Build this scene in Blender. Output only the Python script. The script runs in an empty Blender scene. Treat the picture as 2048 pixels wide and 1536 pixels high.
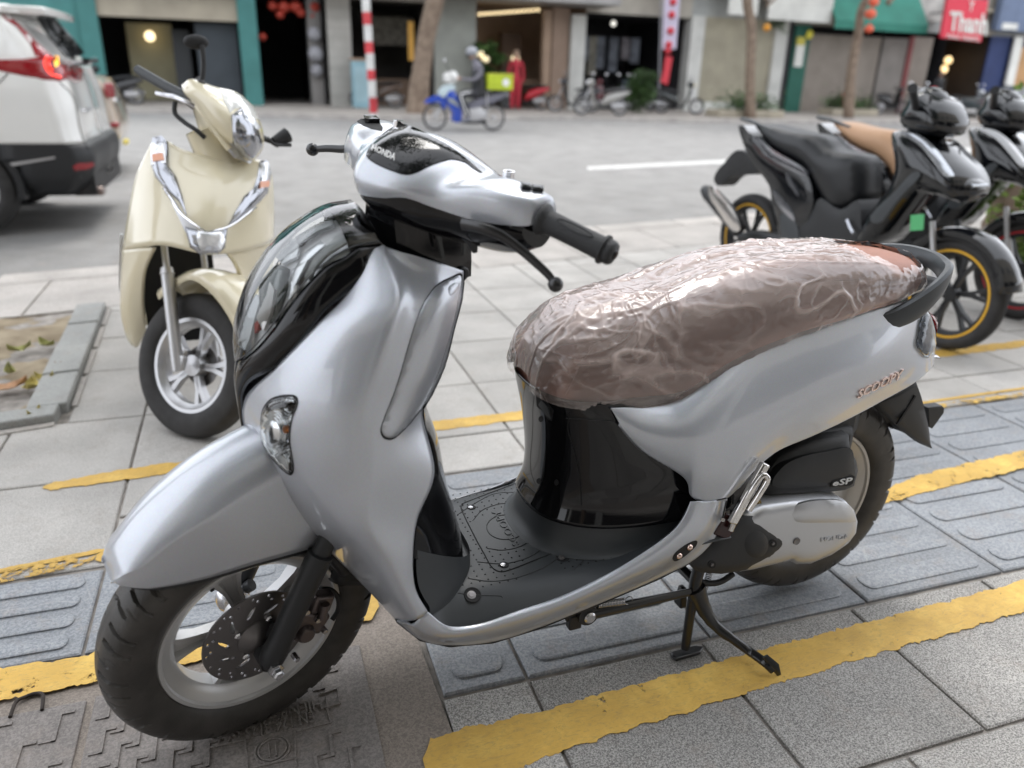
import bpy, bmesh, math, random, time
import numpy as np
from mathutils import Vector, Matrix, noise
from mathutils.bvhtree import BVHTree
from mathutils.geometry import delaunay_2d_cdt
T0 = time.time()
random.seed(7)
scene = bpy.context.scene
COL = scene.collection
R = math.radians

# ------------------------------------------------------------------ camera
FPX = 1543.2                      # focal length in photo pixels (2048 wide)
CAM = np.array([0.0, 0.0, 1.15527])
C_F = np.array([0.30246376, 0.87745196, -0.3722818])
C_R = np.array([0.9484686, -0.31577599, 0.02632176])
C_U = np.array([0.09446157, 0.36105897, 0.92774642])
cd = bpy.data.cameras.new('camera')
cam = bpy.data.objects.new('camera', cd); COL.objects.link(cam)
cd.sensor_width = 36.0; cd.lens = FPX / 2048 * 36.0
cd.clip_start = 0.05; cd.clip_end = 500
cam.matrix_world = Matrix(((C_R[0], C_U[0], -C_F[0], CAM[0]), (C_R[1], C_U[1], -C_F[1], CAM[1]),
                           (C_R[2], C_U[2], -C_F[2], CAM[2]), (0, 0, 0, 1)))
cd.dof.use_dof = True; cd.dof.focus_distance = 1.5; cd.dof.aperture_fstop = 2.3
scene.camera = cam

# ------------------------------------------------------------------ light
world = bpy.data.worlds.new('World'); scene.world = world; world.use_nodes = True
wn = world.node_tree.nodes; wl = world.node_tree.links; wn.clear()
wo = wn.new('ShaderNodeOutputWorld'); wb = wn.new('ShaderNodeBackground'); wb.inputs['Strength'].default_value = 0.11
sky = wn.new('ShaderNodeTexSky'); sky.sky_type = 'NISHITA'; sky.sun_disc = False
sky.sun_elevation = R(58); sky.sun_rotation = R(20); sky.air_density = 1.0; sky.dust_density = 4.0; sky.ozone_density = 1.0
hs = wn.new('ShaderNodeHueSaturation'); hs.inputs['Saturation'].default_value = 0.28
wl.new(sky.outputs[0], hs.inputs['Color'])
ov = wn.new('ShaderNodeMix'); ov.data_type = 'RGBA'; ov.inputs[0].default_value = 0.72
ov.inputs['B'].default_value = (11.0, 11.4, 12.2, 1)      # the even grey-white of the cloud cover
wl.new(hs.outputs['Color'], ov.inputs['A'])
wl.new(ov.outputs['Result'], wb.inputs['Color']); wl.new(wb.outputs[0], wo.inputs[0])
sd = bpy.data.lights.new('sun', 'SUN'); sd.energy = 0.9; sd.angle = R(25); sd.color = (1.0, 0.97, 0.92)
sun = bpy.data.objects.new('sun', sd); COL.objects.link(sun)
az = R(20); el = R(58)
sun.rotation_euler = Vector((math.sin(az) * math.cos(el), math.cos(az) * math.cos(el), math.sin(el))).to_track_quat('Z', 'Y').to_euler()
vs = scene.view_settings
vs.view_transform = 'Standard'; vs.look = 'None'; vs.gamma = 1.0; vs.exposure = 1.1; vs.use_curve_mapping = False
scene.render.engine = 'CYCLES'
cy = scene.cycles
cy.use_denoising = True; cy.max_bounces = 8; cy.diffuse_bounces = 3; cy.glossy_bounces = 4
cy.transmission_bounces = 6; cy.transparent_max_bounces = 12; cy.sample_clamp_indirect = 6.0
cy.caustics_reflective = False; cy.caustics_refractive = False

# ------------------------------------------------------------------ materials
MATS = {}
def mat(name, col=(.5, .5, .5), rough=.5, metal=0., coat=0., spec=.5, var=0., vscale=8., bump=0., bscale=60., rvar=0.,
        trans=0., ior=1.45, emit=None, estr=0., alpha=1., sheen=0., col2=None, obj_var=0., coord='Object', detail=4, flake=0., coatr=.04):
    if name in MATS: return MATS[name]
    m = bpy.data.materials.new(name); m.use_nodes = True; MATS[name] = m
    n = m.node_tree.nodes; l = m.node_tree.links
    b = n['Principled BSDF']
    b.inputs['Base Color'].default_value = (*col, 1); b.inputs['Roughness'].default_value = rough
    b.inputs['Metallic'].default_value = metal; b.inputs['Coat Weight'].default_value = coat
    b.inputs['Coat Roughness'].default_value = coatr
    b.inputs['Specular IOR Level'].default_value = spec; b.inputs['IOR'].default_value = ior
    b.inputs['Transmission Weight'].default_value = trans; b.inputs['Alpha'].default_value = alpha
    if sheen: b.inputs['Sheen Weight'].default_value = sheen
    if emit: b.inputs['Emission Color'].default_value = (*emit, 1); b.inputs['Emission Strength'].default_value = estr
    tc = n.new('ShaderNodeTexCoord')
    def tex(scale, det=detail):
        t = n.new('ShaderNodeTexNoise'); t.inputs['Scale'].default_value = scale; t.inputs['Detail'].default_value = det
        l.new(tc.outputs[coord], t.inputs['Vector']); return t
    src = None
    if var or col2 or obj_var:
        mx = n.new('ShaderNodeMix'); mx.data_type = 'RGBA'
        c2 = col2 if col2 else tuple(min(1, c * (1 + var)) for c in col); c1 = col if col2 else tuple(c * (1 - var) for c in col)
        mx.inputs['A'].default_value = (*c1, 1); mx.inputs['B'].default_value = (*c2, 1)
        t = tex(vscale); cr = n.new('ShaderNodeMapRange'); cr.inputs[1].default_value = .33; cr.inputs[2].default_value = .67
        l.new(t.outputs['Fac'], cr.inputs[0]); l.new(cr.outputs[0], mx.inputs[0]); src = mx.outputs['Result']
        if obj_var:
            oi = n.new('ShaderNodeObjectInfo'); mr = n.new('ShaderNodeMapRange')
            mr.inputs[3].default_value = 1 - obj_var; mr.inputs[4].default_value = 1 + obj_var
            l.new(oi.outputs['Random'], mr.inputs[0])
            h = n.new('ShaderNodeHueSaturation'); l.new(mr.outputs[0], h.inputs['Value']); l.new(src, h.inputs['Color']); src = h.outputs['Color']
        l.new(src, b.inputs['Base Color'])
    if flake:
        v = n.new('ShaderNodeTexVoronoi'); v.inputs['Scale'].default_value = 900; l.new(tc.outputs[coord], v.inputs['Vector'])
        mx = n.new('ShaderNodeMix'); mx.data_type = 'RGBA'; mx.blend_type = 'MULTIPLY'; mx.inputs[0].default_value = flake
        mx.inputs['A'].default_value = (*col, 1); l.new(v.outputs['Color'], mx.inputs['B']); l.new(mx.outputs['Result'], b.inputs['Base Color'])
    if rvar:
        t = tex(vscale * 2.3); mr = n.new('ShaderNodeMapRange'); mr.inputs[3].default_value = max(0, rough - rvar); mr.inputs[4].default_value = min(1, rough + rvar)
        l.new(t.outputs['Fac'], mr.inputs[0]); l.new(mr.outputs[0], b.inputs['Roughness'])
    if bump:
        t = tex(bscale, 3); bp = n.new('ShaderNodeBump'); bp.inputs['Strength'].default_value = bump; bp.inputs['Distance'].default_value = .002
        l.new(t.outputs['Fac'], bp.inputs['Height']); l.new(bp.outputs[0], b.inputs['Normal'])
    return m

# ------------------------------------------------------------------ frames
class Frame:
    """a local frame: x forward, y left, z up"""
    def __init__(s, o, head=0., M=None):
        s.M = M if M is not None else Matrix.Translation(Vector(o)) @ Matrix.Rotation(head, 4, 'Z')
        s.I = s.M.inverted(); s.N = np.array(s.M); s.NI = np.array(s.I)
    def w(s, p):
        return (s.N @ np.array([*p, 1.]))[:3]
    def l(s, p):
        return (s.NI @ np.array([*p, 1.]))[:3]
    def pix(s, x, y, ax, val):
        """point where the sight line of photo pixel (x, y) meets the local plane axis=val"""
        d = C_F + C_R * (x - 1024) / FPX - C_U * (y - 768) / FPX
        o = s.NI[:3, :3] @ CAM + s.NI[:3, 3]; dl = s.NI[:3, :3] @ d
        return o + dl * ((val - o[ax]) / dl[ax])
WORLD = Frame((0, 0, 0))
def ground(x, y, z=0.): return WORLD.pix(x, y, 2, z)
def project(p):
    d = np.array(p) - CAM; z = d @ C_F
    return 1024 + FPX * (d @ C_R) / z, 768 - FPX * (d @ C_U) / z

# ------------------------------------------------------------------ object helpers
def tag(o, label=None, cat=None, group=None, kind=None):
    if label: o['label'] = label
    if cat: o['category'] = cat
    if group: o['group'] = group
    if kind: o['kind'] = kind
    return o
def empty(name, label, cat, frame=None, loc=(0, 0, 0), rz=0., group=None):
    o = bpy.data.objects.new(name, None); COL.objects.link(o); o.empty_display_size = .1
    if frame is not None: o.matrix_world = frame.M
    else: o.location = loc; o.rotation_euler = (0, 0, rz)
    return tag(o, label, cat, group)
def obj(name, me, parent=None, M=None, label=None, cat=None, group=None, kind=None):
    o = bpy.data.objects.new(name, me); COL.objects.link(o)
    if parent is not None: o.parent = parent
    if M is not None: o.matrix_local = M
    return tag(o, label, cat, group, kind)
def copy_tree(o, parent=None):
    c = o.copy(); COL.objects.link(c); c.parent = parent
    if parent is not None: c.matrix_parent_inverse = o.matrix_parent_inverse.copy()
    for ch in list(o.children): copy_tree(ch, c)
    return c

class MB:
    """collects vertices and faces, then links them as one mesh object"""
    def __init__(s): s.v = []; s.f = []; s.mi = []
    def add(s, V, F, mi=0):
        b = len(s.v); s.v += [tuple(map(float, p)) for p in V]; s.f += [tuple(b + i for i in f) for f in F]; s.mi += [mi] * len(F); return s
    def box(s, c, size, rot=None, taper=1., mi=0):
        hx, hy, hz = size[0] / 2, size[1] / 2, size[2] / 2
        P = [Vector((x * hx * (taper if z > 0 else 1), y * hy * (taper if z > 0 else 1), z * hz)) for x, y, z in
             ((-1, -1, -1), (1, -1, -1), (1, 1, -1), (-1, 1, -1), (-1, -1, 1), (1, -1, 1), (1, 1, 1), (-1, 1, 1))]
        if rot is not None: P = [rot @ p for p in P]
        return s.add([p + Vector(c) for p in P], [(0, 3, 2, 1), (4, 5, 6, 7), (0, 1, 5, 4), (1, 2, 6, 5), (2, 3, 7, 6), (3, 0, 4, 7)], mi)
    def tube(s, pts, r, n=12, cap=True, sq=None, mi=0, up=None):
        pts = [Vector(tuple(map(float, p))) for p in pts]; rs = r if hasattr(r, '__len__') else [r] * len(pts)
        V = []; pn = None
        for i, p in enumerate(pts):
            t = (pts[min(i + 1, len(pts) - 1)] - pts[max(i - 1, 0)]).normalized()
            if pn is None:
                a = Vector(up) if up else (Vector((0, 0, 1)) if abs(t.z) < .9 else Vector((1, 0, 0)))
                pn = (a - t * a.dot(t)).normalized()
            else: pn = (pn - t * pn.dot(t)).normalized()
            bn = t.cross(pn); ra = rs[i]; rb = ra if sq is None else ra * (sq[i] if hasattr(sq, '__len__') else sq)
            for k in range(n):
                th = 2 * math.pi * k / n; V.append(p + pn * (ra * math.cos(th)) + bn * (rb * math.sin(th)))
        F = [(i * n + k, i * n + (k + 1) % n, (i + 1) * n + (k + 1) % n, (i + 1) * n + k) for i in range(len(pts) - 1) for k in range(n)]
        if cap: F += [tuple(range(n - 1, -1, -1)), tuple((len(pts) - 1) * n + k for k in range(n))]
        return s.add(V, F, mi)
    def lathe(s, prof, o=(0, 0, 0), axis='y', n=48, mi=0, close=False, a0=0., a1=None):
        """prof: (radius, offset along the axis)"""
        V = []; full = a1 is None; A = 2 * math.pi if full else a1 - a0; m = n if full else n + 1
        for k in range(m):
            th = a0 + A * k / n; c, q = math.cos(th), math.sin(th)
            for r, h in prof:
                V.append({'y': (r * c, h, r * q), 'z': (r * c, r * q, h), 'x': (h, r * c, r * q)}[axis])
        L = len(prof); F = []
        for k in range(n):
            for j in range(L if close else L - 1):
                j2 = (j + 1) % L; F.append((k * L + j, k * L + j2, ((k + 1) % m) * L + j2, ((k + 1) % m) * L + j))
        return s.add([(v[0] + o[0], v[1] + o[1], v[2] + o[2]) for v in V], F, mi)
    def grid(s, rows, mi=0, closeu=False, closev=False):
        nr, nc = len(rows), len(rows[0]); V = [p for r in rows for p in r]
        F = [(i * nc + j, i * nc + (j + 1) % nc, ((i + 1) % nr) * nc + (j + 1) % nc, ((i + 1) % nr) * nc + j)
             for i in range(nr if closeu else nr - 1) for j in range(nc if closev else nc - 1)]
        return s.add(V, F, mi)
    def loft(s, rings, cap=True, mi=0):
        n = len(rings[0]); s.grid(rings, mi, closev=True); b = len(s.v) - n * len(rings)
        if cap:
            s.f += [tuple(b + k for k in range(n - 1, -1, -1)), tuple(b + (len(rings) - 1) * n + k for k in range(n))]; s.mi += [mi] * 2
        return s
    def prism(s, poly, f, d0, d1, mi=0):
        """poly in 2D, f(a, b, d) gives the 3D point; closed solid between depths d0 and d1"""
        n = len(poly); V = [f(a, b, d0) for a, b in poly] + [f(a, b, d1) for a, b in poly]
        F = [tuple(range(n)), tuple(range(2 * n - 1, n - 1, -1))] + [((k + 1) % n, k, n + k, n + (k + 1) % n) for k in range(n)]
        return s.add(V, F, mi)
    def ball(s, c, r, n=12, m=8, sc=(1, 1, 1), mi=0):
        rows = [[(c[0] + r * sc[0] * math.sin(math.pi * i / m) * math.cos(2 * math.pi * k / n), c[1] + r * sc[1] * math.sin(math.pi * i / m) * math.sin(2 * math.pi * k / n),
                  c[2] + r * sc[2] * math.cos(math.pi * i / m)) for k in range(n)] for i in range(m + 1)]
        return s.grid(rows, mi, closev=True)
    def mesh(s, name, m, smooth=True, angle=40, merge=True):
        me = bpy.data.meshes.new(name); me.from_pydata(s.v, [], s.f)
        for x in (m if isinstance(m, (list, tuple)) else [m]): me.materials.append(x)
        if any(s.mi): me.polygons.foreach_set('material_index', s.mi)
        bm = bmesh.new(); bm.from_mesh(me)
        if merge: bmesh.ops.remove_doubles(bm, verts=bm.verts, dist=2e-5)
        bmesh.ops.recalc_face_normals(bm, faces=bm.faces); bm.to_mesh(me); bm.free()
        if smooth: me.shade_smooth(); me.set_sharp_from_angle(angle=R(angle))
        return me
    def build(s, name, m, parent=None, smooth=True, angle=40, M=None, bevel=0., bseg=2, solid=0., subd=0, merge=True, **k):
        o = obj(name, s.mesh(name, m, smooth, angle, merge), parent, M, **k)
        if solid:
            x = o.modifiers.new('solid', 'SOLIDIFY'); x.thickness = abs(solid); x.offset = -1 if solid > 0 else 1
        if bevel:
            x = o.modifiers.new('bevel', 'BEVEL'); x.width = bevel; x.segments = bseg; x.limit_method = 'ANGLE'; x.angle_limit = R(35)
        if subd:
            x = o.modifiers.new('sub', 'SUBSURF'); x.levels = subd; x.render_levels = subd
        return o

def catmull(P, n, closed=False):
    """resample a control polyline smoothly, n segments per span"""
    P = [np.array(p, float) for p in P]; L = len(P); out = []
    g = (lambda i: P[i % L]) if closed else (lambda i: P[i] if 0 <= i < L else (2 * P[0] - P[1] if i < 0 else 2 * P[-1] - P[-2]))
    for i in range(L if closed else L - 1):
        a, b, c, d = g(i - 1), g(i), g(i + 1), g(i + 2)
        for k in range(n):
            t = k / n; out.append(.5 * (2 * b + (c - a) * t + (2 * a - 5 * b + 4 * c - d) * t * t + (3 * b - a - 3 * c + d) * t ** 3))
    if not closed: out.append(P[-1])
    return np.array(out)
def dense(rows, nr=6, nc=6, smooth=0, mirror=False, fixedge=True):
    """interpolate a grid of control points; mirror=True adds the other half in front of column 0 (local y -> -y)"""
    A = np.array(rows, float)
    if mirror:
        B = A[:, ::-1].copy(); B[:, :, 1] *= -1; A = np.concatenate([B[:, :-1], A], 1)
    A = np.array([catmull(r, nc) for r in A]); A = np.array([catmull(A[:, j], nr) for j in range(A.shape[1])]).transpose(1, 0, 2)
    for _ in range(smooth):
        S = A.copy(); S[1:-1, 1:-1] = (A[:-2, 1:-1] + A[2:, 1:-1] + A[1:-1, :-2] + A[1:-1, 2:]) / 4
        A[1:-1, 1:-1] = .4 * A[1:-1, 1:-1] + .6 * S[1:-1, 1:-1]
    return A
def bvh_of(rows):
    m = MB().grid(rows); return BVHTree.FromPolygons([Vector(v) for v in m.v], m.f)
def pin(pt, poly):
    x, y = pt; c = False; n = len(poly)
    for i in range(n):
        x1, y1 = poly[i]; x2, y2 = poly[i - 1]
        if (y1 > y) != (y2 > y) and x < (x2 - x1) * (y - y1) / (y2 - y1) + x1: c = not c
    return c
def pdist(pt, poly):
    P = np.array(poly); Q = np.roll(P, -1, 0); d = Q - P; t = np.clip(((pt - P) * d).sum(1) / np.maximum((d * d).sum(1), 1e-12), 0, 1)
    return math.sqrt((((P + d * t[:, None]) - pt) ** 2).sum(1).min())
def fill2d(poly, step, holes=()):
    """triangulate a 2D outline with inner points; holes are left open"""
    P = [tuple(map(float, p)) for p in poly]; n = len(P); E = [(i, (i + 1) % n) for i in range(n)]
    for h in holes:
        b = len(P); P += [tuple(map(float, p)) for p in h]; E += [(b + i, b + (i + 1) % len(h)) for i in range(len(h))]
    A = np.array(poly); x0, y0 = A.min(0); x1, y1 = A.max(0); r = 0
    y = y0 + step / 2
    while y < y1:
        x = x0 + (step / 2 if r % 2 else 0)
        while x < x1:
            if pin((x, y), poly) and pdist(np.array((x, y)), poly) > step * .45 and not any(pin((x, y), h) or pdist(np.array((x, y)), h) < step * .4 for h in holes): P.append((x, y))
            x += step
        y += step * .87; r += 1
    V, _, F, *_ = delaunay_2d_cdt([Vector(p) for p in P], E, [], 0, 1e-6)
    out = []
    for f in F:
        c = sum((V[i] for i in f), Vector((0, 0))) / len(f)
        if pin(c, poly) and not any(pin(c, h) for h in holes): out.append(tuple(f))
    return [tuple(v) for v in V], out
def conform(poly, step, hit, base, h=0., wdt=10., thick=.0, holes=(), smooth_n=4, curve=True, frame=None):
    """a panel lying on a surface: outline in photo pixels, hit(x,y) -> (point, normal) on that surface"""
    if curve: poly = [tuple(q) for q in catmull(poly, smooth_n, True)]
    V2, F = fill2d(poly, step, holes); mb = MB(); top = []; bot = []
    for x, y in V2:
        p, n = hit(x, y); d = pdist(np.array((x, y)), poly); k = base + h * (1 - math.exp(-d / wdt)) if h else base
        top.append(p + n * k); bot.append(p + n * (base - thick))
    if not thick: return mb.add(top, F)
    N = len(top); ec = {}
    for f in F:
        for i in range(len(f)):
            a, b = f[i], f[(i + 1) % len(f)]; ec[(a, b)] = 1
    side = [(a, b, N + b, N + a) for a, b in ec if (b, a) not in ec]
    return mb.add(top + bot, F + [tuple(N + i for i in reversed(f)) for f in F] + side)
def text_mesh(s, size=1., extr=.0, bold=0., shear=0., res=2, align='CENTER', sx=1.):
    c = bpy.data.curves.new('txt', 'FONT'); c.body = s; c.size = size; c.extrude = extr; c.offset = bold; c.shear = shear
    c.resolution_u = res; c.align_x = align; c.align_y = 'CENTER'
    o = bpy.data.objects.new('txt', c); COL.objects.link(o); bpy.context.view_layer.update()
    me = bpy.data.meshes.new_from_object(o.evaluated_get(bpy.context.evaluated_depsgraph_get()))
    bpy.data.objects.remove(o); bpy.data.curves.remove(c)
    V = [(v.co.x * sx, v.co.y, v.co.z) for v in me.vertices]; F = [tuple(p.vertices) for p in me.polygons]; bpy.data.meshes.remove(me)
    return V, F
def ring_poly(cx, cy, r, n=16, ry=None): return [(cx + r * math.cos(2 * math.pi * k / n), cy + (ry or r) * math.sin(2 * math.pi * k / n)) for k in range(n)]
# ------------------------------------------------------------------ material table
def granite(name, c1, c2, sc=260., fine=.5, bump=.25, ov=.10, rough=.75, worn=0.):
    m = bpy.data.materials.new(name); m.use_nodes = True; MATS[name] = m
    n = m.node_tree.nodes; l = m.node_tree.links; b = n['Principled BSDF']; b.inputs['Roughness'].default_value = rough
    g = n.new('ShaderNodeNewGeometry')
    t = n.new('ShaderNodeTexNoise'); t.inputs['Scale'].default_value = sc; t.inputs['Detail'].default_value = 3; t.inputs['Roughness'].default_value = .7; t.inputs['Distortion'].default_value = .6
    l.new(g.outputs['Position'], t.inputs['Vector'])
    r = n.new('ShaderNodeValToRGB'); r.color_ramp.elements[0].position = .40; r.color_ramp.elements[1].position = .60
    r.color_ramp.elements[0].color = (*c1, 1); r.color_ramp.elements[1].color = (*c2, 1); l.new(t.outputs['Fac'], r.inputs['Fac'])
    t2 = n.new('ShaderNodeTexNoise'); t2.inputs['Scale'].default_value = 3.2; t2.inputs['Detail'].default_value = 6; l.new(g.outputs['Position'], t2.inputs['Vector'])
    mr = n.new('ShaderNodeMapRange'); mr.inputs[1].default_value = .3; mr.inputs[2].default_value = .7; mr.inputs[3].default_value = .80; mr.inputs[4].default_value = 1.12; l.new(t2.outputs['Fac'], mr.inputs[0])
    oi = n.new('ShaderNodeObjectInfo'); mo = n.new('ShaderNodeMapRange'); mo.inputs[3].default_value = 1 - ov; mo.inputs[4].default_value = 1 + ov; l.new(oi.outputs['Random'], mo.inputs[0])
    mu = n.new('ShaderNodeMath'); mu.operation = 'MULTIPLY'; l.new(mr.outputs[0], mu.inputs[0]); l.new(mo.outputs[0], mu.inputs[1])
    h = n.new('ShaderNodeHueSaturation'); l.new(r.outputs[0], h.inputs['Color']); l.new(mu.outputs[0], h.inputs['Value'])
    # scratches and rubbed dirt
    w = n.new('ShaderNodeTexNoise'); w.inputs['Scale'].default_value = 14; w.inputs['Detail'].default_value = 8; w.inputs['Roughness'].default_value = .75; l.new(g.outputs['Position'], w.inputs['Vector'])
    wr = n.new('ShaderNodeMapRange'); wr.inputs[1].default_value = .52; wr.inputs[2].default_value = .68; wr.inputs[4].default_value = .35 + worn; l.new(w.outputs['Fac'], wr.inputs[0])
    mx = n.new('ShaderNodeMix'); mx.data_type = 'RGBA'; mx.inputs['B'].default_value = (.30, .25, .21, 1); l.new(wr.outputs[0], mx.inputs[0]); l.new(h.outputs['Color'], mx.inputs['A'])
    v = n.new('ShaderNodeTexVoronoi'); v.feature = 'DISTANCE_TO_EDGE'; v.inputs['Scale'].default_value = 5.5; v.inputs['Randomness'].default_value = 1
    t4 = n.new('ShaderNodeTexNoise'); t4.inputs['Scale'].default_value = 2.5; l.new(g.outputs['Position'], t4.inputs['Vector'])
    va = n.new('ShaderNodeVectorMath'); va.operation = 'MULTIPLY_ADD'; va.inputs[1].default_value = (.5, .5, .5); l.new(t4.outputs['Color'], va.inputs[0]); l.new(g.outputs['Position'], va.inputs[2]); l.new(va.outputs[0], v.inputs['Vector'])
    sc1 = n.new('ShaderNodeMapRange'); sc1.inputs[1].default_value = .0; sc1.inputs[2].default_value = .012; sc1.inputs[3].default_value = .16 if worn > .09 else (.16 if worn else .05); sc1.inputs[4].default_value = 0; l.new(v.outputs['Distance'], sc1.inputs[0])
    m2 = n.new('ShaderNodeMix'); m2.data_type = 'RGBA'; m2.inputs['B'].default_value = (.62, .60, .57, 1); l.new(sc1.outputs[0], m2.inputs[0]); l.new(mx.outputs['Result'], m2.inputs['A'])
    l.new(m2.outputs['Result'], b.inputs['Base Color'])
    bp = n.new('ShaderNodeBump'); bp.inputs['Strength'].default_value = bump; bp.inputs['Distance'].default_value = .0015; l.new(t.outputs['Fac'], bp.inputs['Height']); l.new(bp.outputs[0], b.inputs['Normal'])
    return m
M_SLAB = granite('granite slab', (.155, .15, .142), (.53, .51, .48), 300, ov=.2, bump=.35)
M_SLABL = granite('pale granite slab', (.355, .338, .315), (.54, .52, .49), 300, ov=.07, bump=.15)
M_TACT = granite('worn blue stone', (.20, .215, .235), (.33, .345, .365), 150, ov=.10, bump=.15, rough=.5, worn=.08)
M_CONC = granite('pale concrete', (.36, .335, .31), (.47, .44, .41), 90, ov=.06, bump=.2)
M_PATCH = granite('brown mortar', (.20, .17, .145), (.32, .275, .235), 200, ov=.05, bump=.35)
M_MORT = mat('mortar joint', (.30, .275, .25), .9, var=.3, vscale=20, bump=.5, bscale=300)
M_CAST = granite('cast concrete cover', (.17, .155, .145), (.27, .245, .23), 180, ov=.05, bump=.25)
M_KERB = granite('kerb stone', (.27, .275, .265), (.38, .385, .37), 220, ov=.08, bump=.2)
M_ASPH = granite('asphalt', (.17, .165, .16), (.30, .295, .285), 120, ov=0, bump=.3, rough=.85)
M_SOIL = mat('soil', (.20, .155, .10), .95, col2=(.36, .30, .21), vscale=9, bump=.8, bscale=40, detail=8)
M_BLK = mat('black rubber', (.018, .018, .019), .55, var=.2, vscale=30)

# ------------------------------------------------------------------ ground, road, kerb
def struct(name, mb, m, **k): o = mb.build(name, m, smooth=False, kind='structure', **k); return o
def sheet(z, pts): return MB().add([(x, y, z) for x, y in pts], [tuple(range(len(pts)))])
struct('ground', sheet(-.16, [(-220, -60), (260, -60), (260, 330), (-220, 330)]), M_MORT)
KA = lambda x: 5.09 + .2 * x           # near edge of the kerb stones
BA = lambda x: 4.39 + .2 * x           # near edge of the pale band beside the kerb
struct('road', sheet(-.125, [(-60, KA(-60) + .2), (90, KA(90) + .2), (90, 40), (-60, 40)]), M_ASPH)
struct('pavement_bed', sheet(-.009, [(-8, -3), (14, -3), (14, KA(14)), (-8, KA(-8))]), M_MORT)
def clip(poly, f):
    out = []
    for i in range(len(poly)):
        a, b = poly[i - 1], poly[i]; fa, fb = f(*a), f(*b)
        if fa * fb < 0: t = fa / (fa - fb); out.append((a[0] + t * (b[0] - a[0]), a[1] + t * (b[1] - a[1])))
        if fb >= 0: out.append(b)
    return out
pave = empty('granite_pavement', None, None); pave['kind'] = 'structure'
TILE_MESH = {}
def slab(x0, x1, y0, y1, m, z=0., gap=.004, clips=()):
    poly = [(x0 + gap, y0 + gap), (x1 - gap, y0 + gap), (x1 - gap, y1 - gap), (x0 + gap, y1 - gap)]; n0 = len(poly); cut = False
    for c in clips:
        q = clip(poly, c)
        if q != poly: cut = True
        poly = q
        if len(poly) < 3: return
    cx, cy = (x0 + x1) / 2, (y0 + y1) / 2; loc = [(x - cx, y - cy) for x, y in poly]
    key = None if cut else (round(x1 - x0, 3), round(y1 - y0, 3), m.name)
    if key and key in TILE_MESH: me = TILE_MESH[key]
    else:
        mb = MB(); n = len(loc); ins = .004; g = np.mean(loc, 0)
        inn = [(x - ins * np.sign(x - g[0]), y - ins * np.sign(y - g[1])) for x, y in loc]
        mb.add([(x, y, -.03) for x, y in loc] + [(x, y, -.003) for x, y in loc] + [(x, y, 0) for x, y in inn],
               [((k + 1) % n, k, n + k, n + (k + 1) % n)[::-1] for k in range(n)] + [(n + (k + 1) % n, n + k, 2 * n + k, 2 * n + (k + 1) % n)[::-1] for k in range(n)] + [tuple(2 * n + k for k in range(n))])
        me = mb.mesh('paving_slab', m, False)
        if key: TILE_MESH[key] = me
    o = obj('paving_slab', me, pave); o.location = (cx, cy, z + random.uniform(-.0012, .0012)); o.rotation_euler = (random.uniform(-.002, .002), random.uniform(-.002, .002), random.uniform(-.003, .003))
    return o
PR = lambda y: -.66 - .04 * (y - 2.76)         # right outer edge of the tree pit
rows_ = [(-.51, -.08), (-.08, .35), (.35, .78), (.78, 1.165)]
for (a, b) in rows_:
    for k in range(-4, 12):
        x0 = .455 + .405 * k - (.2 if (a < .7 and rows_.index((a, b)) % 2 == 0) else 0)
        if a >= .3: 
            slab(x0, x0 + .405, a, b, M_SLAB, clips=(lambda x, y: x - .275,) if True else ())
        else: slab(x0, x0 + .405, a, b, M_SLAB)
        if a >= .3: slab(x0, x0 + .405, a, b, M_SLAB, clips=(lambda x, y: -.93 - x,))
def tact(x0, x1, y0, y1, nb, lo=None):
    o = slab(x0, x1, y0, y1, M_TACT, clips=() if lo is None else (lambda x, y: x - lo,))
    if o is None: return
    xa = max(x0, lo or -99)
    mb = MB(); p = (y1 - y0 - .03) / nb; bw = p * .30
    for i in range(nb):
        yc = y0 + .015 + p * (i + .5); xs, xe = xa + .035, x1 - .035
        if xe - xs < .06: continue
        out = []
        for cx, sx in ((xe - bw * .7, 1), (xs + bw * .7, -1)):
            for t in np.linspace(-90, 90, 7): out.append((cx + sx * bw * .7 * math.cos(R(t)), yc + sx * bw * math.sin(R(t))))
        cx0 = sum(q[0] for q in out) / len(out)
        rings = [[(x, y, -.001) for x, y in out], [(x, y, .0028) for x, y in out], [(x + (cx0 - x) * .012, y + (yc - y) * .18, .0042) for x, y in out]]
        n = len(out); mb.grid(rings, closev=True); b_ = len(mb.v) - n; mb.f.append(tuple(b_ + i2 for i2 in range(n))); mb.mi.append(0)
    if mb.f: mb.build('raised_bars', M_TACT, pave, smooth=False)
tx = [.455 + .435 * k for k in range(9)]
tact(.275, .455, 1.17, 1.60, 4)
for x0 in tx: tact(x0, x0 + .435, 1.17, 1.60, 4); tact(x0, x0 + .435, 1.61, 2.06, 4)
for k in range(1, 4): slab(-.42 + .405 * k - .405 if k > 1 else -.42, -.42 + .405 * k if k < 3 else .455, 1.61, 2.06, M_SLABL)
for k in range(5): tact(-.42 - .435 * (k + 1) + .435, -.42 - .435 * k + .435, 1.505, 1.825, 4)
for k in range(5): slab(-.42 - .405 * (k + 1), -.42 - .405 * k, 1.835, 2.32, M_SLABL)
for k in range(5): slab(-.82 - .435 * (k + 1), -.82 - .435 * k, 1.835, 2.32, M_SLABL) if k > 9 else None
for k in range(14): slab(-.42 + .405 * k, -.015 + .405 * k, 2.07, 2.32, M_SLABL)
for k in range(-5, 16):
    x0 = -.42 + .405 * k
    slab(x0, x0 + .405, 2.32, 2.77, M_SLABL, clips=(lambda x, y: (2.76 + .2 * (x + .66) - y) if x < -.6 else 1,) if x0 < -.5 else ())
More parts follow.
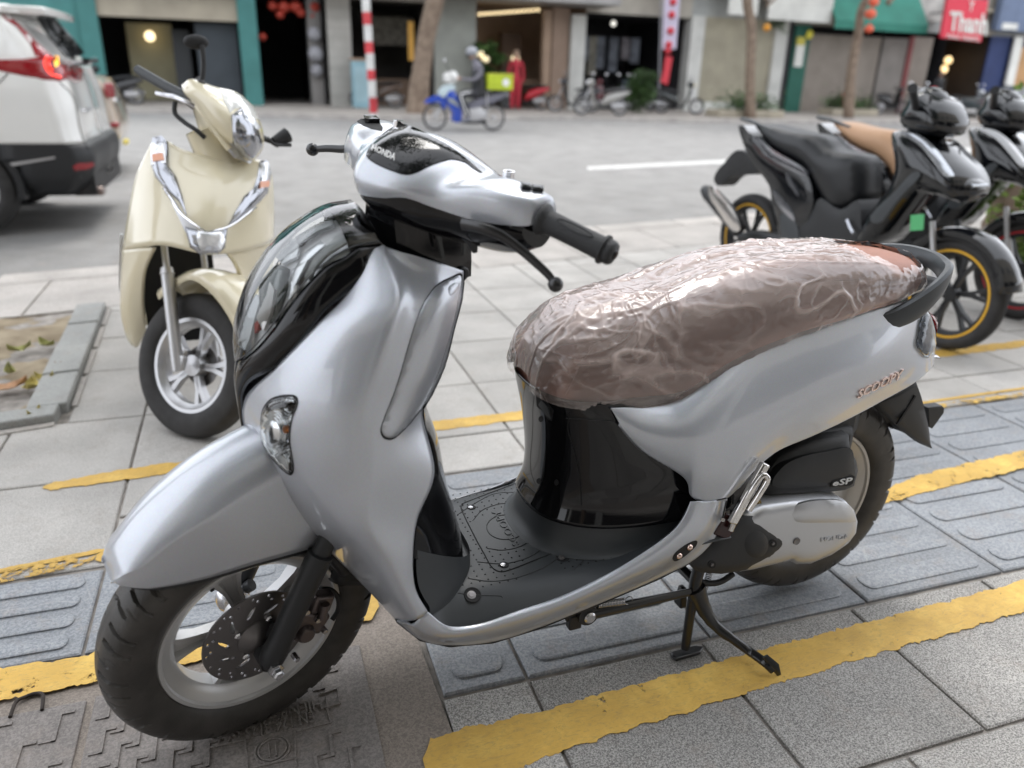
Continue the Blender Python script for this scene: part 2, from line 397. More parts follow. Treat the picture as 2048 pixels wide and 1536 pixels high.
for (a, b) in [(2.77, 3.28), (3.28, 3.72), (3.72, 4.17), (4.17, 4.6), (4.6, 5.05), (5.05, 5.5), (5.5, 5.95), (5.95, 6.4), (6.4, 6.85)]:
    for k in range(-1, 22):
        x0 = -.42 + .405 * k
        slab(x0, x0 + .405, a, b, M_SLABL, clips=(lambda x, y: x - PR(y), lambda x, y: BA(x) - y))
# pale band next to the kerb and the kerb stones, each block a piece
SL = math.atan(.2)
def block(name, x0, x1, f0, f1, z0, z1, m, bev=.008, j=.006):
    P = [(x0 + j, f0(x0 + j)), (x1 - j, f0(x1 - j)), (x1 - j, f1(x1 - j)), (x0 + j, f1(x0 + j))]
    return MB().prism(P, lambda a, b, d: (a, b, d), z1, z0).build(name, m, pave, smooth=False, bevel=bev)
for k in range(-9, 14):
    x0 = -1.1 + k * .82
    block('band_slab', x0, x0 + .82, lambda x: BA(x) + .006, lambda x: KA(x) - .006, -.03, .001 + random.uniform(-.001, .002), M_CONC, .004)
    block('kerb_stone', x0 - .3, x0 + .52, lambda x: KA(x) + .004, lambda x: KA(x) + .27, -.2, .004 + random.uniform(-.002, .002), M_CONC, .02)
block('gutter_band', -9, 14, lambda x: KA(x) + .275, lambda x: KA(x) + .62, -.2, -.112, M_KERB, .004)
# brown mortar apron around the covers
struct('mortar_apron', sheet(-.002, [(-.93, .35), (.268, .35), (.275, 1.0), (.262, 1.36), (.27, 1.5), (-.93, 1.5)]), M_PATCH)

# ------------------------------------------------------------------ tree pit
pit = empty('tree_pit', 'square tree pit edged with grey kerb blocks, bare soil inside', 'tree pit', loc=(-1.5, 3.4, 0))
def wb(name, P, z0, z1, m, par, bev=.006):
    return MB().prism([(x + 1.5, y - 3.4) for x, y in P], lambda a, b, d: (a, b, d), z1, z0).build(name, m, par, smooth=False, bevel=bev)
NE = lambda x: 2.76 + .2 * (x + .66)
for i in range(4):
    ya, yb = 2.88 + i * .335, 2.88 + (i + 1) * .335 - .008
    wb('kerb_block', [(PR(ya) - .012, ya), (PR(yb) - .012, yb), (PR(yb) - .012 - .125, yb - .02), (PR(ya) - .012 - .125, ya - .02)], -.05, .035 + .004 * (i % 2), M_KERB, pit)
    wb('edging_strip', [(PR(ya) + .012, ya + .03), (PR(yb) + .012, yb), (PR(yb) - .008, yb), (PR(ya) - .008, ya + .03)], -.05, .008, M_CONC, pit, .002)
for i in range(5):
    xa, xb = -.70 - i * .42, -.70 - (i + 1) * .42 + .008
    wb('kerb_block', [(xa, NE(xa) + .03), (xb, NE(xb) + .03), (xb, NE(xb) + .13), (xa, NE(xa) + .13)], -.05, .034, M_KERB, pit)
    wb('edging_strip', [(xa, NE(xa) - .005), (xb, NE(xb) - .005), (xb, NE(xb) + .026), (xa, NE(xa) + .026)], -.05, .007, M_CONC, pit, .002)
rows = []
for i in range(40):
    y = 2.5 + 1.8 * i / 39; r = []
    for j in range(46):
        x = -2.95 + 2.17 * j / 45
        ok = NE(x) + .1 < y < BA(x) - .01
        z = -.004 + .022 * noise.noise((x * 3, y * 3, 1)) + .012 * noise.noise((x * 14, y * 14, 4)) + .006 * noise.noise((x * 40, y * 40, 7))
        r.append((x + 1.5, min(max(y, NE(x) + .1), BA(x) - .005) - 3.4, z - .004))
    rows.append(r)
MB().grid(rows).build('soil', M_SOIL, pit, angle=180)
def leaf_mesh(m, L=.09, W=.045, curl=.02, seed=0):
    rnd = random.Random(seed); mb = MB(); rows = []
    for i in range(7):
        t = i / 6; w = W / 2 * math.sin(math.pi * min(1, t * 1.03)) ** .8 + .0006; z = curl * (4 * (t - .5) ** 2) + .004
        rows.append([(L * (t - .5), -w, z + .012 * rnd.random()), (L * (t - .5), -w / 2, z * .6), (L * (t - .5), 0, z * .4), (L * (t - .5), w / 2, z * .6), (L * (t - .5), w, z + .012 * rnd.random())])
    return mb.grid(rows).mesh('fallen_leaf', m, True, 60)
M_LF = [mat('dry tan leaf', (.42, .24, .13), .7, var=.25, vscale=40), mat('yellow leaf', (.50, .42, .13), .7, var=.25, vscale=40), mat('olive leaf', (.30, .30, .10), .7, var=.25, vscale=40)]
lf = [(14, 776, 0, .14, .075, 'large curled tan leaf lying on the soil at the pit corner'), (62, 775, 1, .09, .06, 'broad yellow leaf beside the tan leaf on the soil'), (90, 760, 1, .07, .05, 'yellow leaf nearest the inner kerb edge of the pit'),
      (70, 832, 1, .06, .03, 'small yellow leaf against the near kerb of the pit'), (95, 690, 2, .1, .05, 'olive leaf flat in the middle of the pit soil'), (40, 700, 2, .09, .05, 'olive green leaf clump at the back of the soil'), (20, 745, 2, .07, .04, 'dull olive leaf behind the tan leaf'),
      (118, 737, 0, .02, .015, 'tiny pale leaf scrap next to the kerb block')]
for i, (x, y, mi, L_, W_, lab) in enumerate(lf):
    g = ground(x, y, .015); o = obj('fallen_leaf', leaf_mesh(M_LF[mi], L_, W_, .03, i), label=lab, cat='leaf', group='fallen leaves in the tree pit')
    o.location = (g[0], g[1], .012); o.rotation_euler = (0, 0, i * 1.3 + .3)
for i, (x, y, lab) in enumerate([(846, 236, 'dry leaf on the road in front of the far kerb'), (1220, 235, 'dry leaf under the parked scooters at the far kerb')]): pass

# ------------------------------------------------------------------ yellow paint
def paint_mat(name, thr):
    m = bpy.data.materials.new(name); m.use_nodes = True; n = m.node_tree.nodes; l = m.node_tree.links; b = n['Principled BSDF']; b.inputs['Roughness'].default_value = .62
    g = n.new('ShaderNodeNewGeometry')
    t = n.new('ShaderNodeTexNoise'); t.inputs['Scale'].default_value = 9; t.inputs['Detail'].default_value = 9; t.inputs['Roughness'].default_value = .72; l.new(g.outputs['Position'], t.inputs['Vector'])
    r = n.new('ShaderNodeValToRGB'); r.color_ramp.elements[0].position = .35; r.color_ramp.elements[1].position = .66
    r.color_ramp.elements[0].color = (.60, .37, .075, 1); r.color_ramp.elements[1].color = (.78, .52, .12, 1); e = r.color_ramp.elements.new(.27); e.color = (.30, .22, .11, 1); e = r.color_ramp.elements.new(.5); e.color = (.66, .41, .085, 1)
    l.new(t.outputs['Fac'], r.inputs['Fac'])
    mp = n.new('ShaderNodeMapping'); mp.inputs['Scale'].default_value = (1, 3.2, 1); mp.inputs['Rotation'].default_value = (0, 0, .5); l.new(g.outputs['Position'], mp.inputs[0])
    t5 = n.new('ShaderNodeTexNoise'); t5.inputs['Scale'].default_value = 34; t5.inputs['Detail'].default_value = 8; t5.inputs['Roughness'].default_value = .8; t5.inputs['Distortion'].default_value = 1.5; l.new(mp.outputs[0], t5.inputs['Vector'])
    m5 = n.new('ShaderNodeMapRange'); m5.inputs[1].default_value = .50; m5.inputs[2].default_value = .70; m5.inputs[4].default_value = .75; l.new(t5.outputs['Fac'], m5.inputs[0])
    x5 = n.new('ShaderNodeMix'); x5.data_type = 'RGBA'; x5.inputs['B'].default_value = (.36, .25, .10, 1); l.new(m5.outputs[0], x5.inputs[0]); l.new(r.outputs[0], x5.inputs['A'])
    t6 = n.new('ShaderNodeTexNoise'); t6.inputs['Scale'].default_value = 2.6; t6.inputs['Detail'].default_value = 5; l.new(g.outputs['Position'], t6.inputs['Vector'])
    m6 = n.new('ShaderNodeMapRange'); m6.inputs[1].default_value = .35; m6.inputs[2].default_value = .65; m6.inputs[3].default_value = .82; m6.inputs[4].default_value = 1.12; l.new(t6.outputs['Fac'], m6.inputs[0])
    h5 = n.new('ShaderNodeHueSaturation'); l.new(m6.outputs[0], h5.inputs['Value']); l.new(x5.outputs['Result'], h5.inputs['Color']); l.new(h5.outputs[0], b.inputs['Base Color'])
    t2 = n.new('ShaderNodeTexNoise'); t2.inputs['Scale'].default_value = 22; t2.inputs['Detail'].default_value = 10; t2.inputs['Roughness'].default_value = .8; l.new(g.outputs['Position'], t2.inputs['Vector'])
    mr = n.new('ShaderNodeMapRange'); mr.inputs[1].default_value = thr; mr.inputs[2].default_value = thr + .015; l.new(t2.outputs['Fac'], mr.inputs[0]); l.new(mr.outputs[0], b.inputs['Alpha'])
    bp = n.new('ShaderNodeBump'); bp.inputs['Strength'].default_value = .5; bp.inputs['Distance'].default_value = .002; l.new(t2.outputs['Fac'], bp.inputs['Height']); l.new(bp.outputs[0], b.inputs['Normal'])
    return m
M_YEL = paint_mat('yellow road paint', .365); M_YELW = paint_mat('worn yellow road paint', .50); M_YELM = paint_mat('rubbed yellow road paint', .41)
def stripe(top, bot, m, z=.0022, jag=.009, label=None):
    xs0, xs1 = max(top[0][0], bot[0][0]), min(top[-1][0], bot[-1][0]); n = int((xs1 - xs0) / .006)
    def at(P, x): return np.interp(x, [p[0] for p in P], [p[1] for p in P])
    V = []
    for i in range(n + 1):
        x = xs0 + (xs1 - xs0) * i / n; e = min(1, min(i, n - i) / 4)
        j1 = jag * (noise.noise((x * 28, 0, z * 999)) + .7 * noise.noise((x * 90, 3, 1)) + .6 * max(0, noise.noise((x * 45, 7, 1)) - .2)); j2 = jag * (noise.noise((x * 28, 9, 2 + z * 999)) + .7 * noise.noise((x * 120, 5, 1)))
        a, b_ = at(top, x) + j1, at(bot, x) + j2; c = (a + b_) / 2
        V.append([(x, c + (a - c) * (.3 + .7 * e), z), (x, c + (b_ - c) * (.3 + .7 * e), z)])
    return MB().grid(V).build('yellow_line', m, pave, smooth=False, solid=.0009)
stripe([(.205, 1.075), (.45, 1.075), (.97, 1.10), (1.56, 1.115), (1.77, 1.125), (3.2, 1.17)], [(.205, .94), (.46, .975), (.89, 1.0), (1.12, 1.01), (1.66, 1.03), (3.2, 1.07)], M_YEL)
stripe([(-1.0, 1.50), (-.39, 1.495), (-.2, 1.50), (.2, 1.56)], [(-1.0, 1.375), (-.54, 1.40), (-.18, 1.41), (.22, 1.44)], M_YELM, z=.0075 if 0 else .0055)
stripe([(1.55, 1.56), (1.75, 1.595), (1.94, 1.64), (2.45, 1.69), (3.6, 1.78)], [(1.55, 1.5), (1.67, 1.525), (1.99, 1.56), (2.31, 1.58), (3.6, 1.66)], M_YELM, z=.0066)
stripe([(-.645, 2.315), (-.42, 2.36), (-.16, 2.365), (.2, 2.4)], [(-.645, 2.275), (-.41, 2.285), (-.17, 2.30), (.2, 2.33)], M_YEL, z=.0024)
stripe([(-1.5, 2.22), (-.755, 2.29)], [(-1.5, 2.17), (-.755, 2.235)], M_YEL, z=.0024)
stripe([(.36, 2.43), (.54, 2.45), (.93, 2.46), (1.4, 2.5)], [(.36, 2.36), (.53, 2.37), (.91, 2.385), (1.4, 2.42)], M_YEL, z=.0024, jag=.009)
stripe([(2.2, 2.56), (2.98, 2.615), (3.57, 2.63), (4.6, 2.7)], [(2.2, 2.48), (2.94, 2.535), (3.48, 2.55), (4.6, 2.62)], M_YELM, z=.0024, jag=.01)
stripe([(-1.2, 1.86), (-.66, 1.885), (-.425, 1.915)], [(-1.2, 1.84), (-.66, 1.865), (-.425, 1.895)], M_YEL, z=.0024, jag=.003)
stripe([(-1.2, 1.85), (-.66, 1.875), (-.44, 1.905)], [(-1.2, 1.79), (-.64, 1.82), (-.44, 1.85)], M_YELW, z=.0035, jag=.004)
stripe([(-.445, 1.91), (-.415, 1.915)], [(-.445, 1.83), (-.415, 1.84)], M_YEL, z=.0042, jag=.002)
stripe([(2.3, 2.125), (2.53, 2.135), (3.0, 2.145), (4, 2.17)], [(2.3, 2.105), (2.47, 2.115), (3.0, 2.125), (4, 2.15)], M_YELM, z=.0026, jag=.003)
stripe([(2.3, 2.08), (2.53, 2.09), (3.0, 2.10), (4, 2.12)], [(2.3, 2.045), (2.47, 2.055), (3.0, 2.065), (4, 2.08)], M_YELW, z=.0066, jag=.006)
# white lane line on the road, far edge line
def lane(pix, name='lane_line'):
    P = [ground(x, y, -.12) for x, y in pix]
    return MB().add([(p[0], p[1], -.121) for p in P], [tuple(range(len(P)))]).build(name, M_WLINE, smooth=False, kind='structure')
M_WLINE = mat('worn white line', (.50, .495, .48), .7, var=.25, vscale=12)
lane([(1175, 340), (1420, 328), (2100, 296), (2100, 288), (1420, 321), (1175, 333)])

# ------------------------------------------------------------------ cast covers
def zshape(x, y, s, sgn, L=.026):
    w = .0030 * s
    return [((x, y - L * s), (x, y + L * s)), ((x, y + L * s), (x + sgn * .017 * s, y + L * s)), ((x, y - L * s), (x - sgn * .017 * s, y - L * s))], w
def cover(name, label, x0, x1, y0, y1, xs, ys, skip, mirror=1, s=1., rot=0.):
    e = empty(name, label, 'manhole cover', loc=((x0 + x1) / 2, (y0 + y1) / 2, 0)); cx, cy = (x0 + x1) / 2, (y0 + y1) / 2
    MB().box((0, 0, -.012), (x1 - x0 - .006, y1 - y0 - .006, .030)).build('plate', M_CAST, e, smooth=False, bevel=.003)
    mb = MB()
    for i, y in enumerate(ys):
        for j, x in enumerate(xs):
            xx = x + (.5 * (xs[1] - xs[0]) if i % 2 else 0)
            if skip(xx, y) or not (x0 + .03 < xx < x1 - .03): continue
            segs, w = zshape(xx - cx, y - cy, s, mirror)
            for q_, (a, b) in enumerate(segs):
                d = Vector((b[0] - a[0], b[1] - a[1])); n_ = Vector((-d.y, d.x)).normalized() * w; d = d.normalized() * w
                P = [(a[0] - d.x + n_.x, a[1] - d.y + n_.y), (a[0] - d.x - n_.x, a[1] - d.y - n_.y), (b[0] + d.x - n_.x, b[1] + d.y - n_.y), (b[0] + d.x + n_.x, b[1] + d.y + n_.y)]
                mb.prism(P, lambda p, q, r: (p, q, r), .0068 - .0006 * q_, .002)
    mb.build('raised_pattern', M_CAST, e, smooth=False); return e
cv = cover('manhole_cover', 'cast access cover with raised Z pattern and reversed lettering, under the front wheel', -.378, .142, .62, 1.368,
           [-.345 + .061 * k for k in range(8)], [1.325 - .043 * k for k in range(17)], lambda x, y: (-.13 < x < .115 and 1.135 < y < 1.262) or (-.16 < x < .02 and 1.06 < y < 1.14) or (-.11 < x < -.02 and .98 < y < 1.08))
def flat_text(s, px_right, px_left, h, par, z=.003, ext=.0035):
    """raised letters whose tops point at the camera; px_right is where the word begins"""
    a, b = ground(*px_right), ground(*px_left); V, F = text_mesh(s, 1., 0, .012)
    w = max(v[0] for v in V) - min(v[0] for v in V); x0 = min(v[0] for v in V); L = np.linalg.norm(b - a); ex = (b - a) / L; ey = np.array((-ex[1], ex[0], 0))
    if ey[1] > 0: ey = -ey
    hh = max(v[1] for v in V) - min(v[1] for v in V); mb = MB(); o = np.array(par.location); n = len(V)
    P = [a + ex * ((v[0] - x0) / w * L) + ey * (v[1] / hh * h) - o for v in V]; ec = {(f[i], f[(i + 1) % len(f)]) for f in F for i in range(len(f))}
    mb.add([(p[0], p[1], z + ext) for p in P] + [(p[0], p[1], z - .002) for p in P], F + [(i, j, n + j, n + i) for i, j in ec if (j, i) not in ec])
    return mb.build('raised_letters', M_CAST, par, smooth=False)
flat_text('THIENPHAT', (663, 1404), (498, 1446), .030, cv); flat_text('EN 124 B125 GGG', (628, 1436), (424, 1486), .028, cv)
g = ground(545, 1503); mb = MB()
for r in (.032, .026): mb.lathe([(r, .002), (r, .0065), (r - .003, .0065), (r - .003, .002)], (g[0] - cv.location.x, g[1] - cv.location.y, 0), 'z', 28)
for dx in (-.006, .006): mb.box((g[0] - cv.location.x + dx, g[1] - cv.location.y, .004), (.0035, .034, .005))
mb.build('round_emblem', M_CAST, cv)
mb = MB()
def fr(mb, pts, o, w=.0018, z=.0055):
    for a, b in zip(pts[:-1], pts[1:]):
        z -= .0003
        a = ground(*a) - o; b = ground(*b) - o; c = (a + b) / 2; d = b - a; L = np.linalg.norm(d)
        mb.box((c[0], c[1], z / 2 + .0015), (L + w * 2, w * 2, z), Matrix.Rotation(math.atan2(d[1], d[0]), 3, 'Z'))
o3 = np.array(cv.location)
fr(mb, [(640, 1392), (676, 1380), (680, 1410), (655, 1418), (662, 1448), (590, 1466), (592, 1536)], o3); fr(mb, [(420, 1500), (490, 1484), (495, 1540)], o3); fr(mb, [(505, 1540), (590, 1520)], o3)
mb.build('raised_frame', M_CAST, cv, smooth=False)
cv2 = cover('manhole_cover', 'cast access cover at the photo corner with a lifting handle on its yellow-painted edge', -.93, -.386, .62, 1.362,
            [-.43 - .105 * k for k in range(5)][::-1], [1.30 - .062 * k for k in range(11)], lambda x, y: False, s=1.25)
hp = [ground(x, y, .006) - np.array(cv2.location) for x, y in [(20, 1434), (32, 1404), (50, 1394), (70, 1387), (86, 1390), (84, 1420)]]
MB().tube(catmull(hp, 4), .0035, 8).build('lifting_handle', mat('rusty iron', (.045, .035, .03), .8, var=.4, vscale=60), cv2)
# ================================================================== the silver scooter
M_SIL = mat('pearl silver paint', (.55, .575, .625), .37, metal=.45, coat=1., coatr=.02, flake=.12)
M_SIL2 = mat('satin silver metal', (.55, .56, .58), .36, metal=.8, bump=.06, bscale=500)
M_GBLK = mat('gloss black plastic', (.006, .006, .007), .06)
M_MBLK = mat('matte black plastic', (.022, .023, .025), .48, bump=.12, bscale=900)
M_DGR = mat('dark grey plastic', (.05, .055, .06), .42, bump=.1, bscale=900)
M_FRM = mat('black painted steel', (.012, .012, .013), .28, coat=.4)
M_TYRE = mat('tyre rubber', (.052, .048, .044), .45, var=.25, vscale=25, bump=.15, bscale=300)
M_ALU = mat('cast aluminium', (.62, .62, .62), .38, metal=.55, bump=.05, bscale=300)
M_CHR = mat('chrome', (.80, .80, .82), .08, metal=1.)
M_STEEL = mat('zinc steel', (.60, .60, .62), .25, metal=1.)
M_DISC = mat('dark brake steel', (.21, .20, .20), .38, metal=.85, bump=.1, bscale=400)
M_CAL = mat('caliper metal', (.15, .125, .12), .4, metal=.7, bump=.15, bscale=300)
def thin_clear(name, ior=1.5, tint=(.97, .985, .98), rough=.0, k=1.):
    m = bpy.data.materials.new(name); m.use_nodes = True; n = m.node_tree.nodes; l = m.node_tree.links; n.clear(); MATS[name] = m
    o = n.new('ShaderNodeOutputMaterial'); t = n.new('ShaderNodeBsdfTransparent'); t.inputs[0].default_value = (*tint, 1); g = n.new('ShaderNodeBsdfGlossy'); g.inputs['Roughness'].default_value = rough
    f = n.new('ShaderNodeFresnel'); f.inputs[0].default_value = ior; x = n.new('ShaderNodeMixShader'); mu = n.new('ShaderNodeMath'); mu.operation = 'MULTIPLY'; mu.inputs[1].default_value = k; mu.use_clamp = True
    l.new(f.outputs[0], mu.inputs[0]); l.new(mu.outputs[0], x.inputs[0]); l.new(t.outputs[0], x.inputs[1]); l.new(g.outputs[0], x.inputs[2]); l.new(x.outputs[0], o.inputs[0]); return m
M_VIS = thin_clear('clear visor', 1.5, k=1.5)
M_SEAT = mat('brown vinyl', (.38, .17, .115), .48, bump=.25, bscale=500, var=.08)
M_WHT = mat('white print', (.8, .8, .8), .4)
M_AMB = mat('amber bulb', (.75, .22, .03), .25)
M_RED0 = mat('dark red chip', (.30, .03, .02), .3)
M_LED = mat('white light guide', (.62, .65, .68), .25)
M_REFL = mat('lamp reflector', (.80, .81, .83), .18, metal=.55, bump=.6, bscale=90)
AX = np.array([-0.07484214, 1.21653773, 0.]); HEAD = math.pi + 0.06070246; WBS = 1.251
FWD = np.array([-.99815817, -.06066519, 0.])
SF = Frame(AX - FWD * WBS, HEAD)
CAST = R(26.5); STEER = .3194561537
sa_ = Vector((-math.sin(CAST), 0, math.cos(CAST))); sp_ = Vector((WBS + .077, 0, 0))
STM = Matrix.Translation(sp_) @ Matrix.Rotation(STEER, 4, sa_) @ Matrix.Translation(-sp_)
TF = Frame(None, M=SF.M @ STM)
sc = empty('parked_scooter', 'silver scooter on its centre stand with brown seat wrapped in clear film', 'scooter', frame=SF)
def L(x, y, v): return SF.pix(x, y, 1, v)
def Ls(x, y, v): return TF.pix(x, y, 1, v)
def rowsL(rows, f=L): return [[f(*p) for p in r] for r in rows]
def hitter(rows, F=SF):
    bv = bvh_of(rows); o = Vector(F.NI[:3, :3] @ CAM + F.NI[:3, 3])
    def hit(x, y, strict=False):
        d = Vector(F.NI[:3, :3] @ (C_F + C_R * (x - 1024) / FPX - C_U * (y - 768) / FPX)).normalized()
        p, n, i, dist = bv.ray_cast(o, d)
        if p is None:
            if strict: return None
            for r in range(1, 40):
                for a in range(10):
                    dx, dy = 2.5 * r * math.cos(a * .628), 2.5 * r * math.sin(a * .628)
                    d2 = Vector(F.NI[:3, :3] @ (C_F + C_R * (x + dx - 1024) / FPX - C_U * (y + dy - 768) / FPX)).normalized()
                    p, n, i, dist = bv.ray_cast(o, d2)
                    if p is not None:
                        q = o + d * dist; return np.array(q), np.array(n if n.dot(d) < 0 else -n)
            raise ValueError('no surface at %s %s' % (x, y))
        return np.array(p), np.array(n if n.dot(d) < 0 else -n)
    return hit
def mirror_obj(o, name=None, label=None):
    me = o.data.copy(); me.transform(Matrix.Diagonal((1, -1, 1, 1))); me.flip_normals()
    q = obj(name or o.name.split('.')[0], me, o.parent)
    for md in o.modifiers:
        x = q.modifiers.new(md.name, md.type)
        for a in ('thickness', 'offset', 'width', 'segments', 'limit_method', 'angle_limit', 'levels', 'render_levels'):
            if hasattr(md, a): setattr(x, a, getattr(md, a))
    return q

# ---- front cover (leg shield)
FC = rowsL([
 [(766, 489, .100), (768, 490, .101), (770, 491, .102), (774, 494, .103), (800, 503, .112), (840, 514, .118), (880, 526, .112), (928, 542, .092)],
 [(740, 508, .110), (755, 515, .118), (770, 520, .123), (785, 528, .127), (818, 540, .126), (852, 548, .125), (885, 562, .122), (926, 575, .098)],
 [(692, 590, .124), (730, 587, .147), (768, 586, .161), (799, 590, .168), (824, 597, .158), (850, 600, .152), (888, 600, .143), (922, 605, .108)],
 [(628, 655, .124), (690, 652, .164), (745, 650, .184), (783, 650, .190), (808, 655, .178), (832, 658, .170), (872, 660, .158), (908, 657, .118)],
 [(556, 730, .095), (625, 740, .155), (695, 740, .187), (753, 738, .200), (782, 742, .191), (806, 744, .183), (848, 744, .165), (889, 732, .122)],
 [(487, 800, .026), (565, 815, .128), (645, 820, .180), (716, 818, .203), (750, 818, .198), (778, 815, .190), (822, 808, .168), (860, 797, .124)],
 [(489, 874, .000), (548, 887, .118), (618, 892, .170), (688, 895, .200), (733, 896, .204), (764, 888, .197), (803, 872, .176), (845, 830, .130)],
 [(512, 940, .020), (560, 958, .108), (622, 968, .163), (688, 970, .195), (733, 968, .205), (761, 952, .200), (812, 945, .185), (869, 945, .165)],
 [(578, 1030, .040), (625, 1043, .118), (670, 1050, .166), (708, 1053, .194), (733, 1052, .204), (749, 1042, .202), (790, 1042, .191), (835, 1038, .178)],
 [(655, 1100, .065), (700, 1113, .130), (730, 1119, .170), (755, 1122, .192), (771, 1120, .200), (785, 1115, .201), (805, 1113, .196), (826, 1112, .186)],
 [(735, 1180, .095), (755, 1184, .138), (774, 1187, .168), (790, 1188, .188), (804, 1187, .196), (814, 1185, .198), (823, 1181, .195), (831, 1177, .189)],
 [(793, 1242, .115), (805, 1243, .145), (815, 1243, .168), (825, 1241, .184), (833, 1239, .192), (840, 1236, .194), (848, 1230, .193), (856, 1224, .189)]])
FCd = dense(FC, 8, 8, smooth=5)
fc = MB().grid(FCd)
FCm = FCd.copy(); FCm[:, :, 1] *= -1; fc.grid(FCm)
fc.build('front_cover', M_SIL, sc, solid=.003, angle=70)
hFC = hitter(FCd)
# black inner leg shield that closes the back, continuing round to the far side
N = 10
def strip(pts_out, pts_in, k=4, bow=0.):
    A = catmull(pts_out, k); B = catmull(pts_in, k); return [[A[i] * (1 - t) + B[i] * t + np.array((bow * math.sin(math.pi * t), 0, 0)) for t in np.linspace(0, 1, 9)] for i in range(len(A))]
edge_up = [FCd[i, -1] for i in range(0, FCd.shape[0], 8)]
inner = [(p[0] - .002, p[1], p[2]) for p in edge_up]
innm = [(p[0], -p[1], p[2]) for p in inner]
rows = []
E_ = np.array([p for p in FCd[:, -1]]); zs_ = E_[::-1, 2]
for k in range(22):
    r = []
    for t in np.linspace(1, -1, 27):
        zlo = .318 + .105 * abs(t) ** 3; z = zlo + (.868 - zlo) * k / 21
        eu, ev = float(np.interp(z, zs_, E_[::-1, 0])), float(np.interp(z, zs_, E_[::-1, 1])); uc = float(np.interp(z, [.31, .37, .47, .59, .65, .70], [.858, .862, .888, .912, .932, eu + .004]))
        r.append((eu - .002 + (uc - eu) * (1 - abs(t) ** 3), ev * t, z))
    rows.append(r)
MB().grid(rows).build('inner_cover', M_GBLK, sc, angle=180)
# ---- lower side rail of the floor
RT = [(856, 1224, .189), (898, 1252, .192), (960, 1247, .197), (1040, 1220, .20), (1127, 1190, .20), (1220, 1145, .20), (1300, 1096, .20), (1345, 1062, .197), (1366, 1036, .192), (1376, 1016, .188), (1381, 1003, .186)]
RM = [(825, 1250, .183), (870, 1272, .190), (935, 1270, .200), (1030, 1245, .207), (1127, 1212, .208), (1225, 1168, .208), (1312, 1125, .207), (1365, 1088, .203), (1393, 1060, .197), (1408, 1030, .190), (1418, 1003, .185)]
RB = [(793, 1242, .13), (840, 1279, .14), (898, 1291, .15), (986, 1284, .158), (1080, 1255, .162), (1200, 1207, .165), (1317, 1157, .168), (1385, 1122, .172), (1424, 1085, .174), (1444, 1048, .175), (1455, 998, .177)]
def mix3(a, b, t, bul): return (a[0] * (1 - t) + b[0] * t, a[1] * (1 - t) + b[1] * t, (a[2] * (1 - t) + b[2] * t) + bul)
RL = [[L(*a), L(*mix3(a, m, .5, .005)), L(*m), L(*mix3(m, b, .35, .004)), L(*mix3(m, b, .72, -.004)), L(*b)] for a, m, b in zip(RT, RM, RB)]
RLd = dense(RL, 8, 5, smooth=3)
rl = MB().grid(RLd); q = RLd.copy(); q[:, :, 1] *= -1; rl.grid(q); rl.build('floor_side_rail', M_SIL, sc, solid=.003, angle=70)
# belly under the floor
mb = MB(); bot = [RLd[i, -1] for i in range(0, RLd.shape[0], 8)]; rows = [[np.array((p[0], p[1] * t, p[2] - .022 * (1 - abs(t)) - .004)) for t in np.linspace(1, -1, 9)] for p in bot]
mb.grid(rows).build('belly_pan', M_MBLK, sc, solid=.003)
# ---- floor mat
ft = [RLd[i, 0] for i in range(0, RLd.shape[0], 4)]
fr_ = [FCd[-1 - i, -1] for i in range(0, 17, 4)]                     # rises with the front cover edge
def fz(v, ze): a = min(1, abs(v) / .19); return .316 - (.316 - ze) * a ** 6
rows = []
for p in ft:
    ze = p[2] - .006; h = p[1] - .003; r = []
    for t in np.linspace(1, -1, 25):
        v = h * t; z = ze + (.316 - ze) * (1 - abs(t) ** 7) if ze < .34 else ze + (max(.316, ze - .10) - ze) * (1 - abs(t) ** 5)
        r.append((p[0], v, z))
    rows.append(r)
fm = dense(rows, 2, 1)
MB().grid(fm).build('floor_mat', M_DGR, sc, angle=50)
hFM = hitter(fm)
# front rise of the mat in the leg space
rows = []
for q_ in np.linspace(0, 1, 8):
    r = []
    for t in np.linspace(1, -1, 25):
        zt = .330 + .105 * abs(t) ** 3; z = .300 + (zt - .300) * q_; zz = max(z, .318)
        eu, ev = float(np.interp(zz, zs_, E_[::-1, 0])), float(np.interp(zz, zs_, E_[::-1, 1]))
        r.append((eu - .0065 - .008 * (1 - abs(t) ** 8) + (.858 - eu) * (1 - abs(t) ** 3), (ev - .003) * t, z))
    rows.append(r)
MB().grid(dense(rows, 2, 2)).build('mat_upstand', M_DGR, sc, angle=50)
# relief on the mat: grooves, dots, screws, lettering
def on(hit, x, y, k): p, n = hit(x, y); return p + n * k
def groove(pts, r=.0011, m=None, k=.0002, name='mat_groove', par=None, closed=False, hit=None):
    P = catmull(pts, 6, closed); H = [(hit or hFM)(a, b, True) for a, b in P]; P = [q[0] + q[1] * k for q in H if q is not None and (hit is not None or q[0][2] < .345)]
    if closed: P.append(P[0])
    if len(P) < 3: return
    return MB().tube(P, r, 6).build(name, m or M_MBLK, par or sc)
M_GRV = mat('groove shadow black', (.008, .008, .009), .7)
c1 = lambda pts: [(740 + x / 2.844, 760 + y / 2.844) for x, y in pts]
lid = c1([(530, 712), (522, 740), (600, 900), (650, 990), (690, 1060), (730, 1088), (780, 1085), (900, 1040), (1250, 900), (1262, 880), (1100, 790), (960, 640), (935, 560), (560, 690)])
groove(lid, .0013, M_GRV, closed=True)
